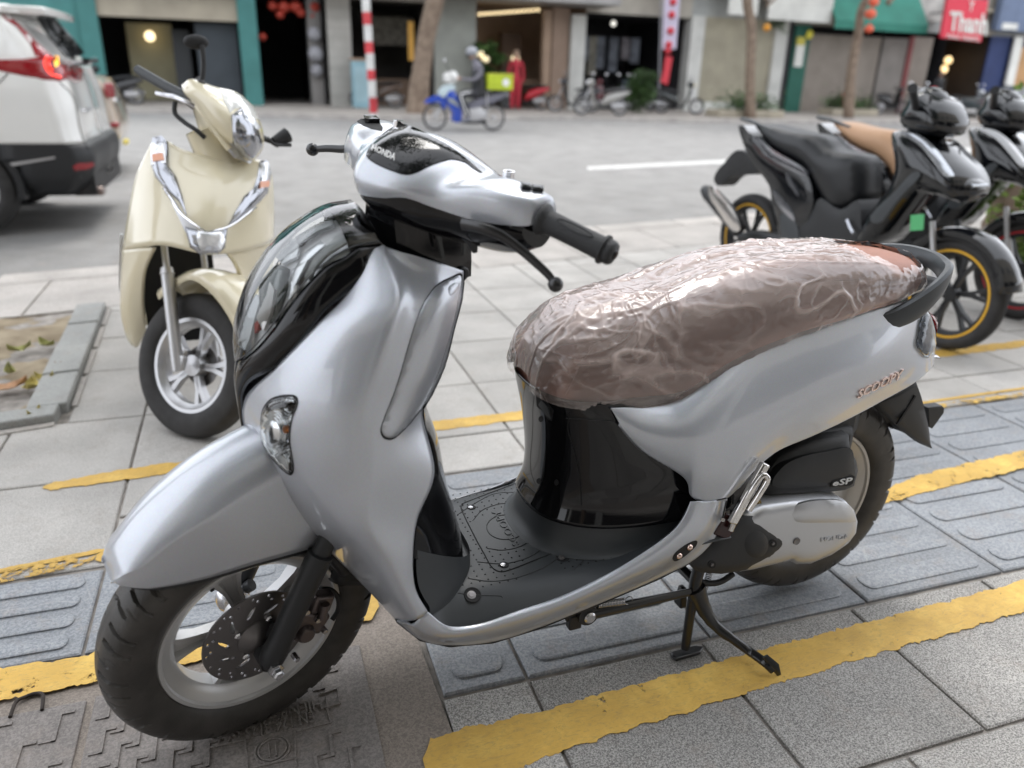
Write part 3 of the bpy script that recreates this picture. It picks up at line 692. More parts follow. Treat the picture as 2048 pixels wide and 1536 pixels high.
for g_ in [[(500, 765), (600, 700), (700, 650), (800, 640), (895, 645)], [(585, 800), (640, 740), (740, 705), (830, 703), (885, 714)], [(665, 958), (760, 968), (860, 945), (930, 895), (965, 840)],
           [(610, 1035), (760, 1045), (900, 1010), (1000, 940), (1050, 872)], [(560, 1130), (700, 1145), (850, 1120), (1000, 1060), (1100, 985), (1160, 910)], [(500, 1212), (560, 1220), (650, 1225), (740, 1228), (755, 1240)],
           [(1160, 1082), (1220, 1020), (1255, 970), (1275, 935)], [(480, 690), (560, 640), (680, 590), (800, 570), (925, 575)], [(770, 515), (850, 507), (940, 508)], [(1385, 1010), (1410, 970), (1428, 935)]]:
    groove(c1(g_), .0009, M_MBLK)
groove([(x, y) for x, y in ring_poly(740 + 772 / 2.844, 760 + 838 / 2.844, 108 / 2.844, 20, 70 / 2.844)], .001, M_MBLK, closed=True)
def hole(x, y, r, deep=True, parent=sc):
    p, n = hFM(x, y); mb = MB(); n = Vector(n); q = n.to_track_quat('Z', 'Y').to_matrix()
    mb.lathe([(0.0001, .0008), (r, .0008), (r * 1.12, .0014), (r * 1.25, .0002)], (0, 0, 0), 'z', 20)
    mb.v = [tuple(q @ Vector(v) + Vector(p)) for v in mb.v]; mb.build('screw_hole', M_GRV, parent)
    mb = MB(); mb.lathe([(0.0001, .0032), (r * .35, .0032), (r * .42, .0022), (r * .62, .0020), (r * .66, .0010)], (0, 0, 0), 'z', 16); mb.v = [tuple(q @ Vector(v) + Vector(p) + Vector((.002, 0, 0))) for v in mb.v]
    mb.build('screw', M_STEEL if r < .009 else M_DISC, parent)
for x, y, r in [(945, 1190, .0125), (1125, 1115, .0105), (1015, 965, .0095), (943, 1015, .0075), (1008, 1130, .0075)]: hole(x, y, r)
mb = MB(); rnd = random.Random(3)
for a in np.arange(.60, .93, .016):
    for b in np.arange(-.16, .165, .016):
        if math.hypot(a - .755, b + .0) < .065 or noise.noise((a * 9, b * 9, 2)) > .28: continue
        z = .3165; p = SF.w((a, b, z)); x, y = project(p)
        try: p, n = hFM(x, y)
        except ValueError: continue
        if abs(p[0] - a) > .02: continue
        mb.lathe([(.0001, .0012), (.0013, .001), (.0019, 0)], tuple(p), 'z', 5)
mb.build('mat_dots', M_GRV, sc, kind='stuff')
def text_on(hit, s, quad, par, m, name, h=.001, back=.0006, bold=0., bow=0.):
    """quad: photo pixels of the corners bottom-left, bottom-right, top-right, top-left of the word"""
    V, F = text_mesh(s, 1., 0, bold); X = [v[0] for v in V]; Y = [v[1] for v in V]; x0, x1, y0, y1 = min(X), max(X), min(Y), max(Y)
    P = []
    for v in V:
        a, b = (v[0] - x0) / (x1 - x0), (v[1] - y0) / (y1 - y0)
        q = [(1 - a) * (1 - b) * quad[0][i] + a * (1 - b) * quad[1][i] + a * b * quad[2][i] + (1 - a) * b * quad[3][i] for i in (0, 1)]
        P.append(hit(q[0], q[1] + bow * 4 * a * (1 - a)))
    n = len(V); ec = {(f[i], f[(i + 1) % len(f)]) for f in F for i in range(len(f))}
    return MB().add([p + k * h for p, k in P] + [p - k * back for p, k in P], F + [(i, j, n + j, n + i) for i, j in ec if (j, i) not in ec]).build(name, m, par, smooth=False, merge=False)
text_on(hFM, 'SCOOPY', c1([(848, 935), (735, 740), (690, 752), (815, 948)]), sc, M_DGR, 'mat_lettering', h=.0016)

# ---- nose band, visor and headlamp
BO = [(766, 489, .100), (740, 508, .111), (738, 535, .117), (728, 556, .122), (690, 591, .125), (651, 624, .126), (624, 657, .123), (596, 692, .114), (569, 720, .101), (538, 743, .084), (506, 760, .058), (491, 778, .040), (486, 802, .026), (488, 832, .014), (489, 874, .004)]
BI = [(763, 488, .098), (735, 492, .105), (713, 497, .108), (690, 512, .109), (651, 533, .110), (608, 576, .107), (577, 614, .100), (553, 650, .090), (518, 692, .068), (491, 716, .040), (478, 724, .014), (474, 742, 0), (475, 775, 0), (479, 815, 0), (488, 872, 0)]
bo = catmull([L(*p) for p in BO], 5); bi = catmull([L(*p) for p in BI], 5); rows = []
for a, b in zip(bo, bi):
    r = []
    for t in np.linspace(0, 1, 7): p = a * (1 - t) + b * t; p = p + np.array((.006, .004, .002)) * math.sin(math.pi * t) * min(1, abs(a - b).sum() * 20); r.append(p)
    rows.append(r)
A = np.array(rows); mb = MB().grid(A + np.array((.0012, .0008, 0))); B = (A + np.array((.0012, .0008, 0))).copy(); B[:, :, 1] *= -1; mb.grid(B)
mb.build('nose_band', M_GBLK, sc, solid=.002, angle=60)
RIM = [(763, 487, .098), (706, 499, .108), (651, 533, .110), (608, 576, .107), (577, 614, .100), (553, 650, .090), (518, 692, .068), (491, 716, .040), (477, 723, .010)]
CEN = [(709, 404, 0), (662, 414, 0), (612, 440, 0), (560, 480, 0), (522, 528, 0), (493, 580, 0), (474, 640, 0), (470, 685, 0), (473, 722, 0)]
rim = catmull([L(*p) for p in RIM], 6); cen = catmull([L(*p) for p in CEN], 6)
def shell(off, sc_=1., n=10):
    rows = []
    for a, c in zip(rim, cen):
        r = []
        for t in np.linspace(0, math.pi / 2, n):
            k = 1 - math.cos(t); r.append(np.array((c[0] + (a[0] - c[0]) * k, a[1] * math.sin(t), c[2] + (a[2] - c[2]) * k)) + off)
        rows.append(r)
    A = np.array(rows); B = A[:, ::-1].copy(); B[:, :, 1] *= -1; return np.concatenate([B[:, :-1], A], 1)
vis = shell(np.zeros(3)); hV = hitter(vis)
NT = 8      # upper rows of the visor are backed with black
lens = MB().grid(vis + np.array((.003, 0, .002))).build('headlight_lens', M_VIS, sc, angle=180)
cen_pt = vis.reshape(-1, 3).mean(0)
MB().grid(vis[:NT] + np.array((-.003, 0, -.003))).build('upper_trim', M_GBLK, sc, solid=.002, angle=180)
bowl = shell(np.array((-.022, 0, -.020))); bowl[:, :, 1] *= .95
lam = MB().grid(bowl[5:]).build('lamp_bowl', mat('smoky lamp housing', (.62, .63, .64), .3, metal=.2, coat=.6), sc, solid=.002, angle=180)
def ring_at(k, d0, j0=1):
    """a line that follows the rim at fraction k of the width"""
    P = []
    for i in range(j0, len(rim)):
        a, c = rim[i], cen[i]; t = k * math.pi / 2; q = 1 - math.cos(t); P.append(np.array((c[0] + (a[0] - c[0]) * q, a[1] * math.sin(t), c[2] + (a[2] - c[2]) * q)) + d0)
    Q = [np.array((p[0], -p[1], p[2])) for p in P[::-1]]; return P + Q
MB().tube(ring_at(.80, np.array((-.016, 0, -.014)), 14), .0065, 8).build('light_guide', M_LED, lam)
MB().tube(ring_at(.99, np.array((.003, .001, .003)), 0), .0011, 6).build('lens_rim', M_DGR, sc)
hBW = hitter(bowl)
M_LPRJ = mat('projector glass', (.035, .06, .055), .05, coat=1.); M_FINE = mat('fine silver', (.66, .67, .69), .22, metal=.6)
def lp_(name, poly, m, base=.006, h=.004, **k): return conform(poly, 7, hBW, base, h=h, wdt=5, thick=.005, curve=False, **k).build(name, m, lam, angle=50)
lp_('projector', [(534, 575), (569, 536), (588, 544), (582, 590), (566, 640), (548, 650), (536, 630)], M_LPRJ, .012, .010)
lp_('projector_trim', [(566, 640), (584, 590), (592, 546), (604, 540), (602, 586), (584, 640), (562, 668)], M_FINE, .010)
lp_('reflector_block', [(540, 640), (560, 600), (566, 576), (574, 590), (566, 628), (552, 660)], M_WHT, .024, .002)
lp_('divider', [(588, 567), (616, 517), (650, 492), (658, 500), (624, 530), (600, 576)], M_FINE, .012)
lp_('divider', [(600, 486), (640, 462), (672, 452), (676, 462), (644, 474), (606, 500)], M_FINE, .012)
lp_('light_guide', [(493, 692), (492, 668), (505, 622), (527, 594), (536, 600), (526, 634), (514, 680), (505, 700)], M_LED, .012, .004)
lp_('light_guide', [(620, 560), (636, 530), (660, 505), (694, 490), (698, 497), (664, 518), (642, 542), (628, 566)], M_LED, .014, .004)
lp_('red_marker', [(528, 650), (538, 640), (536, 660), (528, 668)], M_RED0, .016, 0)
lp_('upper_reflector', [(560, 520), (590, 484), (610, 490), (600, 520), (572, 534)], M_REFL, .008)
# ---- turn signal
ts = [(528, 821), (541, 803), (561, 795), (584, 794), (593, 800), (593, 814), (583, 841), (579, 880), (586, 927), (584, 942), (576, 943), (556, 926), (535, 900), (524, 872), (524, 842)]
def shrink(poly, k):
    P = np.array(poly, float); c = P.mean(0); return [tuple(c + (p - c) * k) for p in P]
mb = conform(shrink(ts, 1.07), 9, hFC, .0008, thick=.002); s0 = mb.build('signal_gasket', M_GRV, sc, angle=60); mirror_obj(s0)
mb = conform(ts, 7, hFC, .0016, thick=.001); s1 = mb.build('turn_signal', M_REFL, sc, angle=60); s1m = mirror_obj(s1)
mb = conform(ring_poly(548, 868, 15, 16, 27), 6, hFC, .003, h=.004, wdt=6, thick=.002); x = mb.build('bulb_cup', M_CHR, s1)
for rr in (1.25, 1.5, 1.75):
    P = [on(hFC, a, b, .004) for a, b in catmull([(548 + 15 * rr * math.cos(t), 868 + 27 * rr * math.sin(t)) for t in np.linspace(-1.35, 1.3, 7)], 4)]; MB().tube(P, .0009, 6).build('reflector_ridge', M_CHR, s1)
mb = conform(ring_poly(574, 858, 5, 10, 8), 3, hFC, .004, h=.003, wdt=3, thick=.003); mb.build('amber_bulb', M_AMB, s1)
mb = conform(ts, 7, hFC, .003, h=.010, wdt=9, thick=.001); x = mb.build('signal_lens', M_VIS, s1, angle=180)

# ---- glove box door with its shut line and latch
gb = [(924, 549), (903, 553), (870, 572), (843, 614), (823, 669), (793, 771), (766, 841), (761, 866), (772, 879), (792, 875), (828, 838), (852, 800), (880, 736), (903, 660), (917, 600)]
conform(gb, 12, hFC, .0006, thick=.001).build('shut_line', M_GRV, sc, angle=60)
gi = shrink(gb, .972)
door = conform(gi, 10, hFC, .0010, h=.0035, wdt=8, thick=.001).build('glove_box_door', M_SIL, sc, angle=75)
lt = [(893, 578), (903, 567), (911, 566), (914, 573), (907, 585), (896, 592)]
conform(lt, 4, hFC, .0045, h=.003, wdt=3, thick=.004).build('latch', M_SIL, door)

# ---- side cover
TP = [(1222, 816, .148), (1262, 814, .146), (1300, 811, .144), (1348, 797, .142), (1396, 764, .140), (1450, 722, .138), (1510, 691, .137), (1570, 667, .136), (1640, 643, .134), (1710, 626, .130), (1770, 611, .122), (1815, 603, .110), (1845, 612, .095), (1862, 640, .075), (1868, 665, .050), (1870, 690, .0)]
BP = [(1240, 850, .155), (1262, 878, .158), (1290, 906, .162), (1330, 931, .168), (1372, 958, .175), (1383, 993, .183), (1410, 1004, .184), (1454, 998, .178), (1495, 957, .168), (1550, 906, .162), (1620, 876, .158), (1700, 838, .150), (1770, 800, .138), (1830, 766, .118), (1864, 735, .080), (1872, 712, .0)]
rows = []
for i, (a, b) in enumerate(zip(TP, BP)):
    s = min(1, i / 4) * (1 - max(0, (i - 11) / 4.) * .75); r = []
    for t, bu in ((0, 0), (.10, .012), (.24, .024), (.42, .034), (.62, .036), (.82, .024), (.95, .008), (1, 0)): r.append(L(*mix3(a, b, t, bu * s)))
    r.insert(0, r[0] + np.array((0, -.014 * min(1, s + .2), -.002))); r.append(r[-1] + np.array((.0, -.022 * min(1, s + .3) * (.12 if 4 <= i <= 8 else 1), -.003 * (0 if 4 <= i <= 8 else 1))))
    rows.append(r)
SCd = dense(rows, 8, 6, smooth=9)
q = SCd.copy(); q[:, :, 1] *= -1
MB().grid(SCd).grid(q).build('rear_body_cover', M_SIL, sc, solid=.003, angle=70)
hSC = hitter(SCd)
# seam under the body cover
MB().tube([on(hSC if x > 1400 else hSC, x, y, .0004) for x, y in catmull([(1380, 1006), (1400, 1006), (1430, 1001), (1452, 996)], 4)], .0012, 6).build('panel_seam', M_GRV, sc)
# chrome word on the tail
M_ROSE = mat('rose chrome', (.80, .62, .55), .12, metal=1.)
text_on(hSC, 'SCOOPY', [(1712, 797), (1800, 756), (1806, 737), (1717, 779)], sc, M_ROSE, 'badge_lettering', h=.0032, bold=.02)
# black tub below the seat
tub = []
ty = [(1067, 783), (1069, 840), (1072, 900), (1073, 950), (1074, 985), (1070, 1030)]
ushape = lambda u0, w, uc, z, n=15: [(uc + (u0 - uc) * max(0, math.cos(t)) ** .75, w * math.copysign(abs(math.sin(t)) ** .8, math.sin(t)), z) for t in np.linspace(math.pi / 2, -math.pi / 2, n)]
for z, u0, w, uc in [(.632, .722, .142, .60), (.60, .716, .146, .58), (.55, .706, .149, .54), (.50, .700, .151, .50), (.45, .698, .153, .46), (.41, .702, .160, .44), (.375, .715, .170, .43)]:
    tub.append(ushape(u0, w, uc, z) )
tub = [[(uc_ - .12 if i in (-1,) else p[0], p[1], p[2]) for i, p in enumerate(r)] for r, uc_ in zip(tub, [0] * 9)]
tub = [[(r[0][0] - .16, r[0][1] * 1.0, r[0][2])] + list(r) + [(r[-1][0] - .16, r[-1][1], r[-1][2])] for r in tub]
Td = dense(tub, 5, 4, smooth=1); MB().grid(Td).build('centre_cover', M_GBLK, sc, solid=.003, angle=180); hTB = hitter(Td)
# matte skirt between tub and floor
sk = []
for z, g_ in [(.392, .0015), (.37, .004), (.35, .007), (.333, .012), (.321, .022), (.3155, .034)]:
    r = ushape(.706 + g_, .160 + g_ * .55, .44, z); sk.append([(r[0][0] - .1, r[0][1], z)] + r + [(r[-1][0] - .1, r[-1][1], z)])
MB().grid(dense(sk, 5, 4)).build('cover_skirt', M_DGR, sc, solid=.003, angle=180)
groove([(1140, 822), (1136, 860), (1150, 905), (1160, 960), (1163, 1010)], .0012, M_GRV, .0005, 'panel_gap', hit=hTB)
groove([(1132, 836), (1180, 838), (1226, 842)], .0010, M_MBLK, .0005, 'panel_gap', hit=hTB)
conform([(1072, 790), (1086, 792), (1108, 820), (1104, 842), (1096, 838), (1074, 812)], 6, hTB, .0006, thick=.001, curve=False).build('seat_lock_recess', M_GRV, sc)
conform([(1086, 798), (1098, 812), (1104, 836), (1094, 828), (1080, 808)], 6, hTB, .004, thick=.003, curve=False).build('seat_hook_lip', M_DGR, sc)
for x, y in ((1082, 838), (1078, 962), (1113, 965)):
    conform(ring_poly(x, y, 4.5, 10, 6), 3, hTB, .0008, thick=.001).build('lock_slot', M_GRV, sc)
# inner filler so nothing shows through between tub and body
MB().box((.25, 0, .52), (.62, .17, .20)).build('luggage_bin', M_MBLK, sc, bevel=.03)

# ---- seat
US = [.712, .706, .69, .66, .62, .55, .47, .39, .31, .22, .13, .04, -.05, -.12, -.155]
ZT = np.interp(US, [-.165, -.155, -.12, -.01, .12, .25, .36, .52, .62, .67, .69, .705, .712], [.775, .79, .825, .842, .852, .847, .830, .793, .765, .735, .705, .672, .645])
ZB = np.interp(US, [-.16, -.1, .04, .1, .21, .32, .4, .467, .53, .6, .71], [.775, .765, .752, .742, .722, .694, .658, .622, .611, .613, .628])
WS = np.interp(US, [-.16, -.14, -.08, 0, .15, .4, .55, .65, .69, .706, .712], [.05, .085, .115, .132, .146, .148, .143, .128, .108, .078, .035])
def seat_rows(g=0., n=33, dense_=3):
    rows = []
    for u, zt, zb, w in zip(US, ZT, ZB, WS):
        r = []
        for t in np.linspace(-.08, 1.08, n):
            a = math.pi * t; cx = math.cos(a); sx = math.sin(a); e1, e2 = .62, .78
            v = (w + g) * math.copysign(abs(cx) ** e1, cx); z = zb + (zt + g - zb) * (abs(sx) ** e2 if sx > 0 else -abs(sx) * .5)
            z -= .012 * (1 - abs(cx)) ** 3 * (1 if .05 < u < .5 else 0)
            if t < 0 or t > 1: v *= .96
            r.append((u + (g if u > .6 else (-g if u < -.1 else 0)), v, z))
        rows.append(r)
    return dense(rows, dense_, 1)
Sd = seat_rows(0, 33, 4)
mb = MB().grid(Sd); mb.f.append(tuple(range(33))); mb.mi.append(0); nb_ = Sd.shape[0]; mb.f.append(tuple((nb_ - 1) * 33 + k for k in range(33))); mb.mi.append(0)
st_ = mb.build('seat', M_SEAT, sc, angle=80)
hST = hitter(Sd)
P = [on(hST, x, y, .0006) for x, y in catmull([(1130, 790), (1180, 700), (1240, 650), (1400, 590), (1560, 560), (1700, 560), (1760, 545)], 8)]
MB().tube(P, .0013, 6).build('piping', M_SEAT, st_)
# ---- grab rail
gp = [(.06, .112, .706), (.0, .128, .716), (-.06, .138, .738), (-.115, .136, .768), (-.165, .112, .795), (-.20, .06, .808), (-.21, 0, .812)]
gp = gp + [(a, -b, c) for a, b, c in gp[-2::-1]]; P = catmull(gp, 6); mb = MB(); rings = []
for i, p in enumerate(P):
    t = P[min(i + 1, len(P) - 1)] - P[max(i - 1, 0)]; t /= np.linalg.norm(t); s = abs(i / (len(P) - 1) - .5) * 2
    hgt = .017 + .012 * math.sin(min(1, max(0, (s - .25) / .55)) * math.pi) + .004 * s; th = .012 - .003 * s
    out = np.cross(t, (0, 0, 1)); out /= np.linalg.norm(out); out = -out if out @ np.array((p[0] - .05, p[1], 0)) < 0 else out
    up = np.array((0, 0, 1.)) + out * .25 * (1 - s); up /= np.linalg.norm(up)
    rings.append([p + out * (th * a) + up * (hgt * b) for a, b in ((1, -.55), (1.05, .1), (.75, .85), (.1, 1.), (-.7, .9), (-1, .5), (-1, -.5), (-.6, -.95), (.5, -1.))])
mb.loft(rings).build('grab_rail', mat('charcoal grab rail', (.055, .06, .065), .38, metal=.3, bump=.05, bscale=900), sc, angle=35)
MB().box((.075, .105, .705), (.13, .05, .035), Matrix.Rotation(R(14), 3, 'Y')).box((.075, -.105, .705), (.13, .05, .035), Matrix.Rotation(R(14), 3, 'Y')).build('grab_rail_mount', M_MBLK, sc, bevel=.008)
MB().box((-.10, 0, .765), (.20, .17, .03)).build('tail_deck', M_MBLK, sc, bevel=.012)
# ---- tail lamp with clear signal lens on the near side
tl = [(1846, 622), (1856, 628), (1866, 655), (1869, 690), (1862, 708), (1849, 716), (1836, 702), (1829, 690), (1833, 668), (1838, 640)]
t0 = conform(tl, 6, hSC, .0012, thick=.002).build('rear_signal', M_REFL, sc, angle=60); mirror_obj(t0)
conform(shrink(tl, .8), 6, hSC, .003, h=.003, wdt=4, thick=.001).build('signal_cup', mat('blue-white cup', (.55, .62, .78), .12, metal=.7), t0)
conform(tl, 6, hSC, .004, h=.008, wdt=6, thick=.001).build('signal_lens', M_VIS, t0, angle=180)
mb = MB(); 
mb.loft([[(-.235 - .0 * k, .07 * math.cos(a), .655 + .04 * math.sin(a)) for a in np.linspace(0, 2 * math.pi, 16, endpoint=False)] for k in (0,)] + [[(-.255, .055 * math.cos(a), .655 + .033 * math.sin(a)) for a in np.linspace(0, 2 * math.pi, 16, endpoint=False)]])
mb.build('tail_lamp', mat('red lens', (.45, .01, .012), .1, coat=1.), sc)
MB().box((-.262, .0, .565), (.02, .03, .03)).build('plate_lamp', M_MBLK, sc, bevel=.003)
MB().tube([(-.245, .045, .575), (-.268, .045, .566)], .011, 12).build('side_reflector', M_MBLK, sc)
# ---- rear mudguard and plate bracket
mt = [L(1752, 806, .07), L(1762, 821, .07), L(1794, 853, .068), L(1830, 882, .064), L(1858, 895, .055)]
mu = [L(1832, 764, .075), L(1843, 795, .072), L(1853, 835, .068), L(1859, 866, .062), L(1861, 893, .055)]
rows = [];
for a, b in zip(catmull(mt, 4), catmull(mu, 4)):
    r = [a * (1 - t) + b * t + np.array((0, .008 * math.sin(math.pi * t), 0)) for t in np.linspace(0, 1, 5)]
    r += [np.array((b[0] - .012, b[1] * k, b[2] - .002 * (1 - k))) for k in (.8, .4, 0, -.4, -.8)] + [p * np.array((1, -1, 1)) for p in r[::-1]]
    rows.append(r)
mg = MB().grid(rows).build('rear_mudguard', M_MBLK, sc, solid=.003, angle=40)
for s in (-1, 1):
    MB().box(tuple(L(1812, 820, .078) * np.array((1, s, 1))), (.006, .004, .075), Matrix.Rotation(R(-28), 3, 'Y')).build('guard_rib', M_GRV, mg)
MB().prism([tuple(L(x, y, 0)[[0, 2]]) for x, y in ((1848, 812), (1876, 808), (1881, 812), (1880, 822), (1857, 854), (1850, 850))], lambda a, b, d: (a, d, b), -.012, .012).build('plate_bracket', M_MBLK, sc, bevel=.002)
# ================================================================== wheels, steering, engine, stands
def tyre_mesh(R0, half, rb, name, tread=True, n=768, seed=0):
    """section swept round the axle (local y); grooves are cut into the tread"""
    prof = []
    hw = half
    pts = [(rb, hw * .62), (rb + .006, hw * .80), (rb + .022, hw * .97), (R0 - .040, hw * 1.0), (R0 - .024, hw * .93), (R0 - .012, hw * .76), (R0 - .004, hw * .48), (R0, hw * .2), (R0, 0)]
    q = catmull(pts, 3); prof = [tuple(p) for p in q] + [(p[0], -p[1]) for p in q[::-1][1:]]
    L_ = len(prof); V = []
    for k in range(n):
        th = 2 * math.pi * k / n; c, s = math.cos(th), math.sin(th)
        for r, h in prof:
            d = 0.
            a = abs(h) / half
            if tread and r > R0 - .034:
                ph = th * 48 / (2 * math.pi) + a * .55 * (1 if h > 0 else 1); f = ph % 1
                wd = .085 if int(ph) % 2 else .05
                if .22 < a < 1.02 and int(ph * 1) % 3 != 2 and f < wd * 3.3: d = .0068
                if .04 < a < .6 and int(ph) % 3 == 2 and f < wd * 1.8: d = .005
                if .5 < a < .92 and int(ph) % 3 == 2 and .4 < f < .5: d = .002
            V.append(((r - d) * c, h, (r - d) * s))
    F = [(k * L_ + j, k * L_ + j + 1, ((k + 1) % n) * L_ + j + 1, ((k + 1) % n) * L_ + j) for k in range(n) for j in range(L_ - 1)]
    mb = MB(); mb.add(V, F)
    return mb
def rim_mb(rf, hw, inner=.128):
    mb = MB()
    mb.lathe([(rf, hw), (rf - .002, hw + .003), (rf - .008, hw + .002), (rf - .010, hw - .004), (rf - .022, hw - .010), (inner + .004, hw * .55), (inner, hw * .4), (inner, -hw * .4), (inner + .004, -hw * .55),
              (rf - .022, -hw + .010), (rf - .010, -hw + .004), (rf - .008, -hw - .002), (rf - .002, -hw - .003), (rf, -hw), (rf - .014, -hw * .5), (rf - .014, hw * .5)], n=96, close=True)
    return mb
def spokes(mb, angs, r0=.026, r1=.131, w0=.030, w1=.052, t0=.022, t1=.030, split=True):
    for a in angs:
        rot = Matrix.Rotation(-a, 3, 'Y')
        rings = []
        for r, w, t in [(r0, w0, t0), (r0 + .25 * (r1 - r0), w0 * .88, t0), (r0 + .6 * (r1 - r0), w0 * 1.0, t0 * .9), (r0 + .85 * (r1 - r0), w1 * .85, t1 * .9), (r1, w1 * 1.15, t1)]:
            g = t * .35
            rings.append([Vector((r, y, z)) for z, y in ((-w / 2, t / 2), (-w * .30, t / 2), (-w * .22, t / 2 - g), (w * .22, t / 2 - g), (w * .30, t / 2), (w / 2, t / 2), (w / 2 * .9, -t / 2), (-w / 2 * .9, -t / 2))])
        mb.loft([[rot @ p for p in rg] for rg in rings])
    return mb
WC = (WBS, 0, .2424)
wh = spokes(rim_mb(.163, .036), [R(4 + 72 * k) for k in range(5)]).lathe([(.0001, .030), (.018, .030), (.03, .024), (.034, .01), (.034, -.01), (.03, -.03), (.0001, -.034)], n=40)
wh.v = [(a + WC[0], b, c + WC[2]) for a, b, c in wh.v]
fw = wh.build('front_wheel', M_ALU, sc, M=STM, angle=35)
WM = Matrix.Translation(Vector(WC))
tyre_mesh(.2424, .050, .160, 'tyre').build('tyre', M_TYRE, fw, M=WM, angle=28, merge=False)
# brake disc with drilled holes and slots
outer = ring_poly(0, 0, .0935, 90); holes = [ring_poly(0, 0, .034, 30)]
for k in range(20):
    a = 2 * math.pi * k / 20
    for r_, o_ in ((.086, 0), (.079, .09)):
        if k % 5 != 4 or r_ > .08: holes.append(ring_poly(r_ * math.cos(a + o_), r_ * math.sin(a + o_), .0030, 8))
for k in range(10):
    a = 2 * math.pi * k / 10 + .12; ca, sa2 = math.cos(a), math.sin(a)
    holes.append([(x * ca - y * sa2, x * sa2 + y * ca) for x, y in [(.046, -.006), (.054, -.004), (.064, .006), (.068, .016), (.060, .011), (.050, .002)]])
V2, F2 = fill2d(outer, .012, holes); mb = MB(); n_ = len(V2)
ec = {(f[i], f[(i + 1) % len(f)]) for f in F2 for i in range(len(f))}
mb.add([(x, .0465, y) for x, y in V2] + [(x, .0425, y) for x, y in V2], F2 + [tuple(n_ + i for i in reversed(f)) for f in F2] + [(a, b, n_ + b, n_ + a) for a, b in ec if (b, a) not in ec])
dsk = mb.build('brake_disc', M_DISC, fw, M=WM, smooth=False)
mb = MB()
for k in range(4):
    a = R(35 + 90 * k); x = .040 * math.cos(a), .040 * math.sin(a)
    o = MB().lathe([(.0001, .0535), (.004, .0535), (.0065, .051), (.0065, .045)], (WC[0] + x[0], 0, WC[2] + x[1]), n=6).build('disc_bolt', M_STEEL, fw, smooth=False)
MB().lathe([(.037, .036), (.034, .050), (.024, .056), (.012, .062), (.0001, .064)], WC, n=30).build('hub_carrier', M_DISC, fw)
MB().tube([(WC[0] + .145 * math.cos(R(64)), .012, WC[2] + .145 * math.sin(R(64))), (WC[0] + .128 * math.cos(R(64)), .02, WC[2] + .128 * math.sin(R(64)))], .004, 8).build('valve', M_BLK, fw)
MB().lathe([(.0001, -.05), (.022, -.05), (.03, -.06), (.03, -.075), (.012, -.078)][::-1], WC, n=20).build('axle_spacer', M_STEEL, fw)
# fork
fd = np.array((-math.sin(CAST), 0, math.cos(CAST)))
def fork(s):
    b = Ls(541, 1322, .088); b = np.array((b[0], .088 * s, b[2])); mb = MB()
    P = [b - fd * .012, b, b + fd * .02, b + fd * .05, b + fd * .16, b + fd * .22, b + fd * .222, b + fd * .5]
    mb.tube(P, [.012, .021, .023, .0205, .0215, .0225, .0165, .0165], 20)
    mb.tube([b + np.array((0, -s * .028, 0)), b + np.array((0, s * .006, 0))], .019, 16)
    o = mb.build('fork_leg', M_MBLK, sc, M=STM, angle=50)
    MB().tube([b + np.array((-.012, -s * .02, .03)), b + np.array((-.028, -s * .03, .045))], .012, 10).build('fender_stay', M_MBLK, o)
    return b
fb = fork(1); fork(-1)
MB().lathe([(.0001, .128), (.0075, .128), (.0095, .125), (.0095, .116), (.0135, .115), (.0135, .108)], (fb[0], 0, fb[2]), n=6).build('axle_nut', M_STEEL, sc, M=STM, smooth=False)
MB().tube([Ls(650, 1096, .06), Ls(690, 1140, .05)], .013, 10).build('stem_boot', M_MBLK, sc, M=STM)
q_ = Ls(700, 1096, 0); MB().box((q_[0] - .01, 0, q_[2] + .02), (.10, .115, .15), Matrix.Rotation(-CAST, 3, 'Y')).build('stem_cover', M_BLK, sc, M=STM, bevel=.02)
# caliper
mb = MB(); c = Ls(618, 1238, .062); q = Matrix.Rotation(R(-35), 3, 'Y')
mb.box(tuple(c), (.062, .030, .042), q); mb.box(tuple(c + np.array((-.022, .002, .034))), (.040, .026, .038), Matrix.Rotation(R(-20), 3, 'Y')); mb.box(tuple(c + np.array((.012, -.004, -.033))), (.034, .022, .026), q)
cal = mb.build('brake_caliper', M_CAL, sc, M=STM, bevel=.006, bseg=3)
c2 = Ls(612, 1268, .08); MB().lathe([(.0001, .088), (.013, .088), (.0165, .084), (.0185, .070)], (c2[0], 0, c2[2]), n=24).build('caliper_piston_cap', M_CAL, cal)
for x, y in ((612, 1222), (592, 1316), (648, 1260), (634, 1238)):
    p = Ls(x, y, .08); MB().lathe([(.0001, .0865), (.005, .0865), (.0062, .083), (.0062, .07)], (p[0], 0, p[2]), n=6).build('caliper_bolt', M_STEEL, cal, smooth=False)
mb = MB(); mb.tube([Ls(650, 1208, .082), Ls(644, 1236, .082)], .0085, 14); mb.build('bleed_nipple', M_CAL, cal)
MB().tube(catmull([Ls(640, 1178, .05), Ls(662, 1180, .052), Ls(676, 1196, .055), Ls(676, 1220, .06), Ls(664, 1240, .066)], 5), .0048, 10).build('brake_hose', M_BLK, sc, M=STM)
